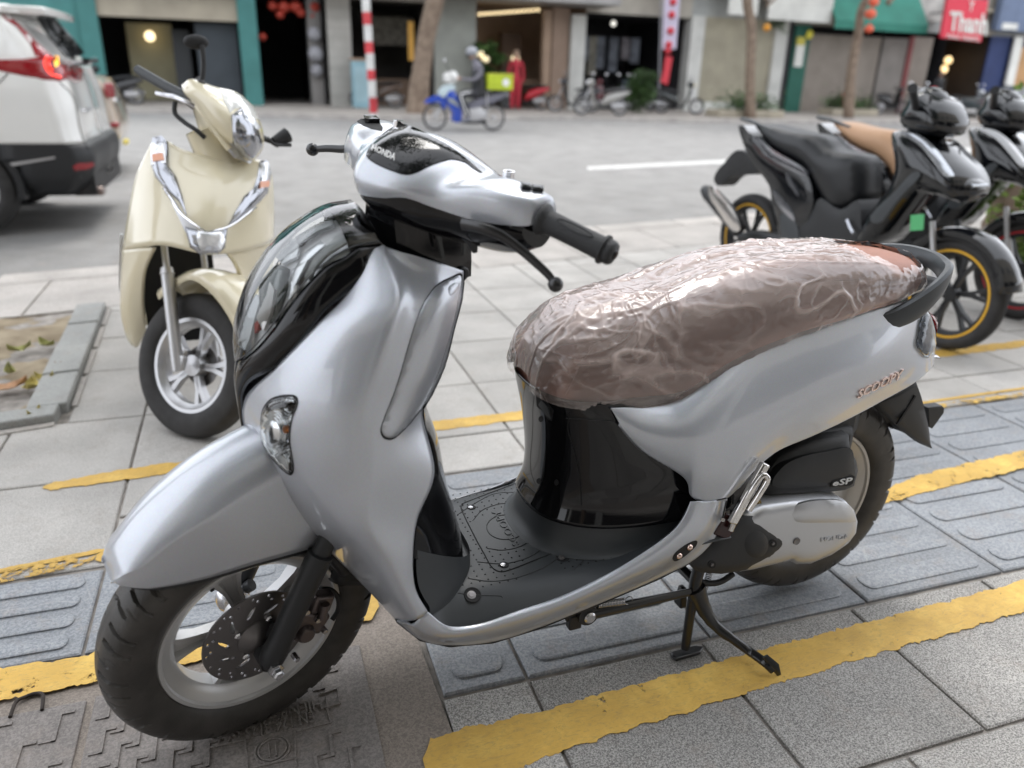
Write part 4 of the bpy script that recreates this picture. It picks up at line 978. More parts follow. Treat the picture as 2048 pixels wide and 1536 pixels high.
# front fender
FFr = [
 [(218, 1152, 0), 0, 0, (223, 1160, .024), 0, (226, 1163, .027)],
 [(219, 1134, 0), 0, 0, (232, 1158, .035), 0, (240, 1171, .040)],
 [(224, 1112, 0), 0, 0, (262, 1146, .050), 0, (278, 1177, .053)],
 [(234, 1093, 0), (247, 1098, .034), (276, 1110, .057), (300, 1132, .058), 0, (322, 1175, .060)],
 [(268, 1046, 0), (286, 1052, .035), (325, 1066, .059), (364, 1081, .067), 0, (413, 1157, .068)],
 [(320, 990, 0), (341, 995, .036), (386, 1010, .060), (428, 1042, .0715), (465, 1088, .072), (500, 1131, .072)],
 [(385, 932, 0), (407, 938, .036), (452, 955, .061), (493, 1008, .0715), (537, 1060, .072), (580, 1109, .072)],
 [(450, 890, 0), (472, 897, .036), (512, 918, .061), (549, 981, .0715), (600, 1035, .072), (652, 1088, .072)],
 [(510, 858, 0), (530, 868, .036), (566, 890, .061), (600, 955, .0715), (660, 1005, .072), (712, 1062, .072)],
 [(560, 838, 0), (580, 848, .036), (616, 875, .061), (650, 935, .0715), (705, 985, .072), (760, 1035, .072)]]
def fsec(r):
    a, b, c = Ls(*r[0]), Ls(*r[3]), Ls(*r[5]); out = []
    for t in np.linspace(0, math.pi / 2, 6): k = 1 - math.cos(t); out.append((a[0] + (b[0] - a[0]) * k, b[1] * math.sin(t), a[2] + (b[2] - a[2]) * k))
    return out + [tuple(b * .5 + c * .5 + np.array((0, .0015, 0))), tuple(c)]
FFd = dense([fsec(r) for r in FFr], 8, 6, smooth=9, mirror=True)
MB().grid(FFd).build('front_fender', M_SIL, sc, M=STM, solid=.0028, angle=60)
rows = [[(p[0] * 1.0 - (p[0] - WC[0]) * .06, p[1] * .92, p[2] - (p[2] - WC[2]) * .06) for p in r] for r in FFd[4:]]
MB().grid(rows).build('fender_liner', M_MBLK, sc, M=STM, angle=180)

# ---- handlebar cover
def cov(sec, n=5):
    full = {}
    W_ = sorted(sec); rows = []
    for w in W_: rows.append([(p[0], w, p[1]) for p in sec[w]])
    return dense(rows, n, n, smooth=2, mirror=False)
TOPS = {0: [(1.030, .990), (1.037, 1.012), (1.026, 1.040), (.995, 1.060), (.935, 1.075), (.87, 1.060), (.82, 1.026), (.80, .99)],
 .05: [(1.020, .996), (1.026, 1.014), (1.012, 1.036), (.98, 1.054), (.93, 1.066), (.87, 1.052), (.825, 1.022), (.805, .99)],
 .085: [(1.001, 1.004), (1.005, 1.016), (.992, 1.030), (.962, 1.043), (.915, 1.050), (.865, 1.042), (.83, 1.018), (.815, .99)],
 .115: [(.971, .995), (.972, 1.010), (.964, 1.022), (.94, 1.031), (.90, 1.037), (.86, 1.034), (.832, 1.014), (.822, .988)],
 .16: [(.944, .990), (.946, 1.010), (.942, 1.030), (.925, 1.037), (.89, 1.041), (.862, 1.038), (.842, 1.018), (.836, .986)],
 .20: [(.924, .992), (.925, 1.011), (.921, 1.031), (.905, 1.037), (.88, 1.040), (.860, 1.037), (.844, 1.018), (.839, .986)],
 .230: [(.903, .996), (.903, 1.012), (.898, 1.029), (.888, 1.034), (.872, 1.037), (.857, 1.034), (.847, 1.018), (.843, .99)],
 .238: [(.894, .999), (.893, 1.012), (.889, 1.024), (.881, 1.029), (.869, 1.031), (.858, 1.028), (.851, 1.014), (.848, .992)],
 -.05: [(1.004, .996), (1.010, 1.014), (1.0, 1.036), (.975, 1.054), (.93, 1.068), (.87, 1.054), (.825, 1.022), (.805, .99)],
 -.085: [(.985, .998), (.989, 1.014), (.98, 1.032), (.955, 1.046), (.915, 1.055), (.865, 1.046), (.83, 1.018), (.815, .99)],
 -.115: [(.968, .990), (.970, 1.010), (.964, 1.030), (.945, 1.042), (.905, 1.048), (.86, 1.044), (.832, 1.018), (.822, .988)],
 -.16: [(.958, .984), (.960, 1.008), (.955, 1.034), (.938, 1.046), (.90, 1.050), (.86, 1.047), (.842, 1.018), (.836, .986)],
 -.20: [(.948, .982), (.948, 1.008), (.940, 1.036), (.924, 1.046), (.89, 1.049), (.86, 1.046), (.842, 1.02), (.836, .986)],
 -.228: [(.938, .984), (.936, 1.006), (.926, 1.032), (.912, 1.042), (.885, 1.045), (.86, 1.042), (.842, 1.02), (.838, .988)],
 -.237: [(.930, .988), (.928, 1.004), (.920, 1.026), (.908, 1.034), (.885, 1.037), (.864, 1.034), (.848, 1.018), (.844, .992)]}
STM_W, TF_W, Ls_W = STM, TF, Ls
STM = Matrix.Translation(sp_) @ Matrix.Rotation(STEER, 4, sa_) @ Matrix.Translation(-sp_); TF = Frame(None, M=SF.M @ STM)
def Ls(x, y, v): return TF.pix(x, y, 1, v)
def both(sec): return [[(p[0], w, p[1]) for p in sec[w]] for w in sorted(sec)]
TCd = dense(both(TOPS), 6, 6, smooth=2)
mb = MB().grid(TCd)
for e in (0, -1):
    b = len(mb.v); mb.v += [tuple(p) for p in TCd[e]]; mb.f.append(tuple(b + k for k in range(TCd.shape[1]))); mb.mi.append(0)
mb.build('handlebar_cover', M_SIL, sc, M=STM, angle=50)
hTC = hitter(TCd, TF)
BOTS = {w: [(t[0][0] - .003, t[0][1] - .001)] + [(t[7][0] + (t[0][0] - t[7][0]) * a, .992 - d * b) for a, b in ((.97, .22), (.85, .62), (.55, 1.), (.3, 1.), (.08, .55))] + [(t[7][0] + .002, t[7][1] - .001)] for w, t, d in [(w, TOPS[w], d) for w, d in ((0, .058), (.05, .058), (.085, .060), (.115, .060), (.16, .056), (.20, .046), (.230, .030), (-.05, .058), (-.085, .058), (-.115, .052), (-.16, .048), (-.20, .044), (-.228, .036))]}
BCd = dense(both(BOTS), 5, 5, smooth=1); mb = MB().grid(BCd)
for e in (0, -1):
    b = len(mb.v); mb.v += [tuple(p) for p in BCd[e]]; mb.f.append(tuple(b + k for k in range(BCd.shape[1]))); mb.mi.append(0)
mb.build('lower_bar_cover', M_GBLK, sc, M=STM, angle=50)
mb = MB(); R8 = lambda u0, u1, w, z, k=.9: [(u0 + (u1 - u0) * a, w * b, z) for a, b in ((0, 1), (.25, 1.05), (.7, 1), (.92, .75), (1, .3), (1, -.3), (.92, -.75), (.7, -1), (.25, -1.05), (0, -1))]
mb.loft(dense([R8(.872, 1.006, .056, .975), R8(.868, 1.004, .064, .93), R8(.868, .998, .072, .895), R8(.870, .985, .078, .862)], 4, 1)); mb.build('steering_neck', M_GBLK, sc, M=STM, angle=40)
p = Ls(925, 548, .083); MB().lathe([(.0001, .086), (.010, .086), (.012, .084), (.012, .07)], (p[0], 0, p[2]), n=20).build('ignition_lock', M_MBLK, sc, M=STM)
# meter glass
dl = [(736, 312), (745, 292), (768, 269), (799, 250), (828, 256), (866, 275), (900, 294), (935, 321), (962, 345), (948, 338), (930, 325), (906, 319), (888, 322), (862, 331), (833, 345), (812, 349), (784, 341), (753, 327)]
conform(shrink(dl, 1.03), 9, hTC, .0004, thick=.001, smooth_n=3).build('meter_surround', M_GRV, sc, M=STM, angle=60)
mt_ = conform(dl, 8, hTC, .0012, h=.0025, wdt=10, thick=.0015, smooth_n=3).build('meter_glass', M_GBLK, sc, M=STM, angle=60)
hT2 = lambda x, y: hTC(x, y)
V, F = text_mesh('HONDA', 1., 0, .02); quad = [(745, 304), (790, 325), (794, 312), (748, 293)]; X = [v[0] for v in V]; Y = [v[1] for v in V]; P = []
for v in V:
    a, b = (v[0] - min(X)) / (max(X) - min(X)), (v[1] - min(Y)) / (max(Y) - min(Y)); q = [(1 - a) * (1 - b) * quad[0][i] + a * (1 - b) * quad[1][i] + a * b * quad[2][i] + (1 - a) * b * quad[3][i] for i in (0, 1)]
    p, k = hTC(*q); P.append(p + k * .0042)
MB().add(P, F).build('maker_lettering', M_WHT, mt_, smooth=False, solid=.0006)
# switches
sw = [(714, 243), (722, 238), (745, 238), (758, 243), (766, 256), (764, 262), (742, 258), (727, 252)]
conform(sw, 5, hTC, .0006, thick=.001, curve=False).build('switch_recess', M_GRV, sc, M=STM)
conform([(728, 239), (752, 240), (760, 247), (738, 247), (730, 246)], 4, hTC, .008, thick=.008, curve=False).build('switch', M_GBLK, sc, M=STM, smooth=False)
for x0, y0, dx, dy in ((1040, 374, 20, 8), (1062, 379, 22, 7)):
    conform([(x0, y0 - 3), (x0 + dx, y0), (x0 + dx + 2, y0 + dy), (x0 + 3, y0 + dy - 2)], 4, hTC, .006, thick=.006, curve=False).build('switch', M_GBLK, sc, M=STM, smooth=False)
def boss(w, u, z0):
    MB().tube([(u, w, z0 - .03), (u - .004, w, z0 + .018)], .0085, 24, cap=False).tube([(u, w, z0), (u - .0035, w, z0 + .0185)], .006, 20).lathe([(.0088, .0), (.0088, .0008), (.0055, .0008)], (u - .004, w, z0 + .0182), 'z', 24).build('mirror_socket', M_CHR, sc, M=STM)
b_ = Ls(1013, 352, .125); boss(.125, b_[0], b_[2] - .012); b_ = Ls(790, 246, -.125); boss(-.125, b_[0] - .002, b_[2] - .015)
# grips
def grip(s):
    a = Ls(1083, 437, .237); b = Ls(1228, 509, .345); a = np.array((a[0], a[1] * s, a[2])); b = np.array((b[0], b[1] * s, b[2])); d = (b - a); Lg = np.linalg.norm(d); d /= Lg
    ts_ = [0, .02, .05, .09, .12, .2, .5, .8, .84, .85, .88, .89, .93, .97, 1.0, 1.01]; rs = [.0215, .0225, .0215, .0175, .0165, .0165, .0162, .0165, .0165, .0205, .0205, .0165, .0172, .0165, .0145, .010]
    m = MB().tube([a + d * Lg * t for t in ts_], rs, 28); o = m.build('grip', MATS['grip rubber'], sc, M=STM, angle=50)
    mb = MB(); side = np.cross(d, (0, 0, 1)); side /= np.linalg.norm(side); side = side if side[0] > 0 else -side; up = np.array((0, 0, 1.)) * .75 + side * .5; up /= np.linalg.norm(up); e = np.cross(d, up)
    P = [a + d * Lg * (.50 + .24 * math.cos(t)) + (up * math.cos(.32 * math.sin(t)) + e * math.sin(.32 * math.sin(t))) * .0166 for t in np.linspace(0, 2 * math.pi, 33)]
    mb.tube(P, .0011, 6, cap=False); mb.build('grip_rib', MATS['grip rubber'], o)
    for t in (.16, .76):
        pass
    MB().tube([b + d * .0, b + d * .0035], [.008, .006], 16).build('bar_end', M_GBLK, o)
mat('grip rubber', (.028, .029, .031), .55, bump=.8, bscale=420)
grip(1); grip(-1)
def lever(pts, s):
    P = [Ls(*p) for p in pts]; P = [np.array((p[0], p[1] * s, p[2])) for p in P]; P = catmull(P, 5); n = len(P)
    mb = MB().tube(P, [.0085 - .003 * i / n for i in range(n)], 12, sq=.55, up=(0, 0, 1)); mb.ball(tuple(P[-1]), .0108, 18, 12); return mb.build('brake_lever', M_FRM, sc, M=STM, angle=60)
lp = [(925, 448, .165), (960, 455, .195), (1000, 470, .22), (1041, 499, .245), (1073, 527, .268), (1097, 550, .286), (1111, 569, .298)]
lever(lp, 1)
P = catmull([Ls(720, 292, -.20), Ls(690, 298, -.235), Ls(655, 297, -.268), Ls(625, 299, -.296)], 5); MB().tube(P, [.008 - .0025 * i / len(P) for i in range(len(P))], 12, sq=.6, up=(0, 0, 1)).ball(tuple(P[-1]), .0115, 18, 12).build('brake_lever', M_FRM, sc, M=STM, angle=60)
mb = MB(); P = [Ls(*p) for p in [(908, 436, .122), (916, 450, .128), (930, 466, .134), (944, 484, .139), (950, 505, .142)]]
mb.tube(catmull(P, 4), [.016, .0158, .0155, .015, .0145, .0138, .013, .0122, .0115, .0108, .010, .0093, .0085, .0075, .0065, .0055, .004], 12, sq=.6, up=(0, 0, 1)); mb.build('lock_lever', M_MBLK, sc, M=STM, angle=50)
MB().tube([Ls(940, 452, .15), Ls(958, 446, .16)], .0045, 10).build('lever_pivot', M_STEEL, sc, M=STM)

# ---- rear wheel
RC = (0, 0, .2515 + .015); RM_ = Matrix.Translation(Vector(RC))
rw = spokes(rim_mb(.166, .040), [R(20 + 72 * k) for k in range(5)]).lathe([(.0001, .05), (.045, .045), (.05, .02), (.05, -.03), (.0001, -.04)], n=30)
rwo = rw.build('rear_wheel', mat('cream rim', (.55, .52, .48), .35, metal=.4), sc, M=RM_, angle=35)
tyre_mesh(.2515, .056, .163, 'tyre').build('tyre', M_TYRE, rwo, angle=28, merge=False)
# ---- engine side
def hp_(v): return lambda x, y: (L(x, y, v), np.array((0, 1., 0)))
def plate(name, poly, v, dome, depth, m, step=12, wdt=9, curve=False, par=None, **k):
    return conform(poly, step, hp_(v), 0, h=dome, wdt=wdt, thick=depth, curve=curve, **k).build(name, m, par or sc, angle=50)
air = [(1520, 985), (1526, 965), (1540, 938), (1562, 908), (1590, 893), (1622, 880), (1697, 868), (1700, 899), (1713, 922), (1716, 942), (1708, 972), (1690, 980), (1658, 984), (1605, 991), (1534, 994)]
ab = plate('air_cleaner', air, .115, .018, .12, M_MBLK, wdt=10)
plate('cleaner_cover', [(1545, 962), (1570, 930), (1610, 912), (1660, 902), (1700, 896), (1708, 925), (1700, 962), (1640, 972), (1560, 976)], .134, .006, .02, M_MBLK, wdt=8, curve=True, par=ab)
MB().box((.12, .04, .40), (.3, .12, .14)).build('engine_block', M_MBLK, sc, bevel=.02)
cvt = [(1478, 1030), (1501, 1020), (1527, 1009), (1590, 1001), (1658, 996), (1690, 1001), (1708, 1020), (1715, 1043), (1712, 1066), (1697, 1086), (1664, 1109), (1622, 1127), (1592, 1128), (1579, 1121), (1510, 1138), (1480, 1143)]
cv_ = plate('transmission_cover', cvt, .150, .014, .10, M_SIL2, wdt=7, step=9)
plate('cover_ridge', [(1572, 1032), (1600, 1008), (1650, 1000), (1688, 1004), (1706, 1024), (1712, 1044), (1700, 1050), (1600, 1052), (1586, 1046)], .159, .009, .006, M_SIL2, wdt=6, par=cv_, curve=True)
p = L(1594, 1083, .166); MB().lathe([(.0001, .1655), (.0055, .1655), (.008, .1668), (.009, .160)], (p[0], 0, p[2]), n=20).build('oil_plug', M_DISC, cv_)
V, F = text_mesh('HONDA', 1., 0, .02); 
text_on(hp_(.1645), 'HONDA', [(1642, 1084), (1698, 1076), (1697, 1068), (1642, 1075)], cv_, M_SIL2, 'cast_lettering', h=.0016)
blk = [(1378, 1124), (1400, 1106), (1425, 1088), (1446, 1064), (1470, 1034), (1505, 1032), (1574, 1076), (1571, 1092), (1540, 1119), (1492, 1140), (1443, 1148), (1402, 1145), (1386, 1137)]
bk = plate('crank_case_cover', blk, .158, .008, .09, M_MBLK, wdt=6)
plate('round_boss', ring_poly(1513, 1089, 24, 28, 27), .166, .004, .01, M_MBLK, wdt=5, step=8, par=bk)
for x, y in ((1546, 1087), (1424, 1129)):
    plate('bolt_recess', ring_poly(x, y, 8, 14), .1665, 0, .002, M_GRV, step=5, par=bk); p = L(x, y, .167); MB().lathe([(.0001, .169), (.0035, .169), (.004, .166)], (p[0], 0, p[2]), n=6).build('bolt', M_DISC, bk, smooth=False)
e = plate('engine_badge', [(1661, 974), (1664, 963), (1672, 958), (1704, 950), (1710, 953), (1706, 967), (1700, 971)], .139, 0, .003, M_GRV, step=6, par=ab)
text_on(hp_(.1395), 'eSP', [(1664, 972), (1702, 967), (1706, 954), (1668, 961)], ab, M_WHT, 'badge_lettering', h=.0012, bold=.015)
MB().box((.30, 0, .30), (.34, .20, .14)).build('engine', M_MBLK, sc, bevel=.03)
# chrome pillion footpeg
mb = MB(); P = [L(1461, 1060, .185), L(1474, 1030, .188), L(1488, 1006, .192), L(1506, 975, .196), L(1524, 951, .198), L(1532, 953, .200), L(1534, 962, .202), L(1516, 992, .200), L(1498, 1020, .196)]
mb.tube(catmull(P, 4), .0062, 10, sq=1.0); pg = mb.build('footpeg', mat('polished alloy', (.66, .64, .62), .16, metal=1., bump=.2, bscale=60), sc)
mb = MB().box(tuple((L(1475, 1022, .190) + L(1524, 955, .196)) / 2 + np.array((0, -.004, 0))), (.020, .014, .135), Matrix.Rotation(R(-26), 3, 'Y')); mb.build('peg_bar', MATS['polished alloy'], pg, bevel=.004)
MB().box(tuple(L(1452, 1052, .172)), (.045, .01, .05), Matrix.Rotation(R(-30), 3, 'Y')).build('peg_bracket', mat('dark red-brown plastic', (.035, .012, .012), .2), sc, bevel=.004)
MB().tube([L(1446, 1040, .176), L(1446, 1040, .182)], .004, 8).build('bolt', M_STEEL, sc)
# ---- centre stand
stand = MB(); top = np.array((.365, .10, .235))
stand.tube([(.365, .13, .245), (.373, .13, .19), (.377, .132, .10), (.379, .134, .018)], [.014, .013, .0105, .010], 12)
stand.tube([(.365, -.13, .245), (.373, -.13, .19), (.377, -.132, .10), (.379, -.134, .018)], [.014, .013, .0105, .010], 12)
stand.tube([(.365, .13, .175), (.365, -.13, .175)], .011, 12); st0 = stand.build('centre_stand', M_FRM, sc, angle=40)
for s in (1, -1):
    MB().loft([[(.379 + a, s * (.134 + b), .002 + 0) for a, b in ((-.032, -.012), (.030, -.012), (.036, 0), (.030, .014), (-.032, .014), (-.045, 0))], [(.379 + a, s * (.134 + b), .009) for a, b in ((-.030, -.010), (.028, -.010), (.034, 0), (.028, .012), (-.030, .012), (-.050, 0))]]).build('stand_foot', M_FRM, st0, bevel=.002)
tp = [L(1392, 1178, .135), L(1405, 1212, .140), L(1430, 1250, .158), L(1462, 1276, .178), SF.pix(1498, 1302, 1, .200), SF.pix(1530, 1325, 2, .032), SF.pix(1546, 1340, 2, .016)]
MB().tube(catmull(tp, 4), [.022] * 2 + [.020] * 2 + [.017] * 2 + [.014] * 2 + [.0115] * 4 + [.0095] * 13, 12, sq=.6, up=(1, 0, 0)).build('stand_tang', M_FRM, st0, angle=40)
mb = MB(); a = SF.pix(1530, 1312, 2, .052); b = SF.pix(1558, 1350, 2, .004); mb.tube([a, (a + b) / 2 + np.array((-.004, .003, 0)), b], [.006, .010, .0045], 8, sq=.35, up=(0, 0, 1)); mb.build('tang_pad', M_FRM, st0)
MB().box((.35, .06, .095), (.02, .03, .05), taper=.6).build('stand_stop', M_FRM, st0, bevel=.004)
# side stand, folded up
ps = L(1175, 1229, .135); pe = L(1380, 1184, .135)
ss = MB().tube([ps, ps * .6 + pe * .4, pe], [.014, .0125, .009], 10, sq=.7).tube([ps + np.array((0, -.012, 0)), ps + np.array((0, .006, 0))], .0215, 16).build('side_stand', M_FRM, sc, angle=40)
MB().lathe([(.0001, .150), (.009, .150), (.0125, .147), (.0125, .140)], (ps[0], 0, ps[2]), n=20).build('pivot_bolt', M_STEEL, ss)
MB().box(tuple(L(1148, 1240, .12)), (.028, .02, .035)).box(tuple(L(1152, 1222, .115)), (.05, .02, .03)).build('stand_bracket', M_MBLK, sc, bevel=.004)
def spring(a, b, r, w, turns, name, par):
    a, b = Vector(tuple(a)), Vector(tuple(b)); d = (b - a); q = Vector((0, 0, 1)).rotation_difference(d.normalized()).to_matrix(); P = []
    for i in range(turns * 10 + 1): t = i / (turns * 10); th = 2 * math.pi * turns * t; P.append(a + q @ Vector((r * math.cos(th), r * math.sin(th), d.length * t)))
    return MB().tube(P, w, 5).build(name, M_STEEL, par)
spring(L(1196, 1209, .148), L(1248, 1203, .148), .0065, .0011, 17, 'spring', ss)
P = [L(1249, 1203, .148) + np.array((-.009 * math.cos(t) - .009, 0, .009 * math.sin(t))) for t in np.linspace(-.2, 4.6, 14)]; MB().tube(P, .0012, 6).build('spring_hook', M_STEEL, ss)
spring(L(1419, 1146, .11), L(1405, 1188, .13), .0065, .0011, 13, 'spring', st0)
MB().tube(catmull([L(1388, 1156, .12), L(1410, 1166, .125), L(1440, 1164, .125), L(1466, 1148, .12)], 5), .0065, 10).build('drain_hose', M_BLK, sc)
MB().tube([(.42, .06, .20), (.60, .07, .165), (.66, .06, .18)], .014, 12).build('frame_tube', M_FRM, sc)
P = [(.25, -.13, .25), (.12, -.17, .26), (-.02, -.19, .29), (-.22, -.19, .36)]; MB().tube(catmull(P, 5), [.02] * 5 + [.045] * 11, 20).build('exhaust_silencer', M_MBLK, sc)
# fastener slot at the lower body corner
sl_ = [(1345, 1117), (1352, 1104), (1375, 1087), (1393, 1081), (1391, 1092), (1372, 1110), (1352, 1122)]
hRL = hitter(RLd)
conform(sl_, 5, hRL, .0008, thick=.001, curve=True).build('fastener_slot', M_GRV, sc)
for x, y in ((1357, 1110), (1378, 1093)):
    p, n = hRL(x, y); MB().ball(tuple(p + n * .001), .007, 10, 6).build('fastener', M_ROSE, sc)

# ================================================================== clear film over the seat
def film():
    base = seat_rows(.004, 61, 12); nr, nc, _ = base.shape; out = base.copy()
    du = np.gradient(base, axis=0); dv = np.gradient(base, axis=1); N_ = np.cross(du, dv); N_ /= np.maximum(np.linalg.norm(N_, axis=2, keepdims=True), 1e-9)
    c = base.mean((0, 1)); s = np.sign(((base - c) * N_).sum(2).mean()); N_ *= s
    return base, N_
def upsample(A, k):
    nr, nc, d = A.shape; X = np.linspace(0, nc - 1, (nc - 1) * k + 1); Y = np.linspace(0, nr - 1, (nr - 1) * k + 1)
    B = np.stack([np.stack([np.interp(X, range(nc), A[i, :, q]) for q in range(d)], 1) for i in range(nr)], 0)
    return np.stack([np.stack([np.interp(Y, range(nr), B[:, j, q]) for q in range(d)], 1) for j in range(B.shape[1])], 1)
FB, FN = film(); FB = upsample(FB, 3); FN = upsample(FN, 3)
def ridge(p, k=9.):
    return max(0., 1 - abs(noise.noise(p)) * k)
rows = []; nr, nc, _ = FB.shape; fold_sheen = []
for i in range(nr):
    r = []
    for j in range(nc):
        p = FB[i, j]; u, v, z = p; t = j / (nc - 1)
        w1 = noise.noise((u * 5, v * 7, z * 6)); w2 = noise.noise((u * 4 + 9, v * 6, z * 7))
        q = (u * 4 + w1 * 1.3, v * 20 + w2 * 1.5, z * 20 + w1)
        topness = max(0., math.sin(math.pi * min(1, max(0, t)))) ** 3; gate = max(0., min(1., .35 + w1 * 2.2)); g2 = max(0., min(1., .35 - w2 * 2.4))
        f1 = ridge((u * 3.0 + w1 * 1.3 + 4, v * 30 + w2 * 1.5, z * 6), 4.5) * (.3 + .7 * topness); f2 = ridge((u * 9 + w2 * 1.8, v * 11 + w1 * 1.6 + 3, z * 17), 11.) * (.3 + .7 * gate); f3 = ridge((u * 19 + w1 * 2.2, v * 23 + w2 * 2.2, z * 27 + 7), 10.) * (.2 + .8 * g2); f4 = ridge((u * 14 + z * 30 + w1 * 2, v * 12 + 9, z * 14 - u * 20 + w2), 9.) * gate
        d = .0030 * f1 + .0026 * f2 + .0014 * f3 + .0016 * f4 + .0030 * max(0, w2 + .1) + .0007 * ridge((u * 45, v * 50 + w1 * 4, z * 50), 2.5); fold_sheen.append(min(1., .40 * f1 + .70 * f2 + .18 * f3 + .35 * f4 + .34 * topness + .25 * max(0, w1)))
        fr0 = max(0, (u - .60) / .1); d += .009 * min(1, fr0) * (.4 + .8 * max(0, noise.noise((u * 8, v * 10, z * 10 + 4)) + .4))
        edge = 1 - min(t, 1 - t) / .16
        if edge > 0: d += .005 * edge * (.5 + noise.noise((u * 24, t * 3, 5))) + .001
        r.append(p + FN[i, j] * (d + .0012))
    rows.append(r)
def hole_(i, j):
    u, v, z = FB[i, j]; n = .02 * noise.noise((u * 22, v * 22, 3)) + .01 * noise.noise((u * 70, v * 70, 8))
    return ((u + .05) / .085) ** 2 + ((v - .035) / .075) ** 2 < 1 + n * 25 and u < .05
mb = MB(); mb.v = [tuple(p) for r in rows for p in r]
for i in range(nr - 1):
    for j in range(nc - 1):
        t = j / (nc - 1); jag = .012 * noise.noise((i * .16, 1, 2)) + .01
        if t < .045 + jag or t > .955 - jag: continue
        if not hole_(i, j): mb.f.append((i * nc + j, i * nc + j + 1, (i + 1) * nc + j + 1, (i + 1) * nc + j)); mb.mi.append(0)
m = bpy.data.materials.new('clear film'); m.use_nodes = True; n = m.node_tree.nodes; l = m.node_tree.links; n.clear()
o_ = n.new('ShaderNodeOutputMaterial'); tr = n.new('ShaderNodeBsdfTransparent'); tr.inputs[0].default_value = (1, .985, .975, 1); df = n.new('ShaderNodeBsdfDiffuse'); df.inputs[0].default_value = (.95, .79, .74, 1)
gl = n.new('ShaderNodeBsdfGlossy'); gl.inputs['Roughness'].default_value = .17; fr_n = n.new('ShaderNodeFresnel'); fr_n.inputs[0].default_value = 1.65
m1 = n.new('ShaderNodeMixShader'); m2 = n.new('ShaderNodeMixShader'); tc = n.new('ShaderNodeTexCoord'); mp = n.new('ShaderNodeMapping'); mp.inputs['Scale'].default_value = (5, 14, 14)
at_ = n.new('ShaderNodeAttribute'); at_.attribute_name = 'fold_sheen'
mr = n.new('ShaderNodeMapRange'); mr.inputs[1].default_value = 0; mr.inputs[2].default_value = 1; mr.inputs[3].default_value = .15; mr.inputs[4].default_value = .62; l.new(at_.outputs['Fac'], mr.inputs[0])  # whitish sheen along folds and top painted in as diffuse white
l.new(mr.outputs[0], m1.inputs[0]); l.new(tr.outputs[0], m1.inputs[1]); l.new(df.outputs[0], m1.inputs[2])
t3 = n.new('ShaderNodeTexNoise'); t3.inputs['Scale'].default_value = 60; t3.inputs['Detail'].default_value = 4; t3.inputs['Distortion'].default_value = 2; l.new(tc.outputs['Object'], t3.inputs['Vector'])
bp = n.new('ShaderNodeBump'); bp.inputs['Strength'].default_value = .05; bp.inputs['Distance'].default_value = .003; l.new(t3.outputs['Fac'], bp.inputs['Height'])
l.new(bp.outputs[0], gl.inputs['Normal']); l.new(bp.outputs[0], fr_n.inputs['Normal'])
ml = n.new('ShaderNodeMath'); ml.operation = 'MULTIPLY'; ml.inputs[1].default_value = 1.3; ml.use_clamp = True; l.new(fr_n.outputs[0], ml.inputs[0]); l.new(ml.outputs[0], m2.inputs[0]); l.new(m1.outputs[0], m2.inputs[1]); l.new(gl.outputs[0], m2.inputs[2]); l.new(m2.outputs[0], o_.inputs[0])
M_FILM = m
wrap = mb.build('plastic_wrap', M_FILM, label='crinkled clear plastic film stretched over the brown scooter seat, torn at the back', cat='plastic wrap', angle=180, merge=False)
a_ = wrap.data.attributes.new('fold_sheen', 'FLOAT', 'POINT'); a_.data.foreach_set('value', fold_sheen)
wrap.matrix_world = SF.M
# ================================================================== parked vehicles on the near side
M_CRM = mat('cream paint', (.78, .71, .52), .22, coat=1., coatr=.03)
M_GREY = mat('grey alloy', (.52, .52, .53), .35, metal=.7)
M_SMK = mat('smoked chrome', (.38, .39, .42), .12, metal=.9)
M_PBLK = mat('black paint', (.005, .006, .008), .10, coat=.6, coatr=.02)
def F3(F, dx=0): return F
def simple_wheel(parent, c, r, rr, half, spk, m_rim, m_ty, name='wheel', twin=False, ring=None, M=None, hub=.035):
    mb = MB(); mb.lathe([(rr, half * .72), (rr - .012, half * .70), (rr - .020, half * .45), (rr - .030, half * .3), (rr - .030, -half * .3), (rr - .020, -half * .45), (rr - .012, -half * .70), (rr, -half * .72)], c, n=72, close=True)
    s = MB()
    for k in range(spk):
        a = 2 * math.pi * k / spk + .2
        for da in ((-.16, .16) if twin else (0,)):
            rot = Matrix.Rotation(-(a), 3, 'Y'); rings = []
            for q, w in ((hub * .8, .020), (rr * .5, .015), (rr - .022, .018)):
                off = math.sin(da) * max(0, q - rr * .38) * 1.7 if twin else 0
                rings.append([rot @ Vector((q, y, z + off)) for z, y in ((-w / 2, .012), (w / 2, .012), (w / 2, -.012), (-w / 2, -.012))])
            s.loft(rings)
    s.lathe([(.0001, half * .8), (hub * .7, half * .78), (hub, half * .5), (hub, -half * .5), (.0001, -half * .6)], (0, 0, 0), n=24)
    s.v = [(a + c[0], b + c[1], d + c[2]) for a, b, d in s.v]; b0 = len(mb.v); mb.v += s.v; mb.f += [tuple(i + b0 for i in f) for f in s.f]; mb.mi += s.mi
    o = mb.build(name, m_rim, parent, M=M, angle=35)
    t = MB(); P = catmull([(rr - .004, half * .62), (rr + .012, half * .9), (rr + (r - rr) * .45, half), (r - .012, half * .8), (r, half * .3), (r, 0)], 3); P = [tuple(p) for p in P] + [(p[0], -p[1]) for p in P[::-1][1:]]
    t.lathe(P, c, n=72, close=True); t.build('tyre', m_ty, o, angle=50)
    if ring:
        for s_ in (1, -1): MB().lathe([(rr + .001, s_ * (half * .735)), (rr - .010, s_ * (half * .735)), (rr - .010, s_ * half * .6), (rr + .001, s_ * half * .6)], c, n=72, close=True).build('rim_tape', ring, o)
    return o
M_TY2 = mat('dusty tyre', (.035, .034, .034), .75, var=.2, vscale=20)

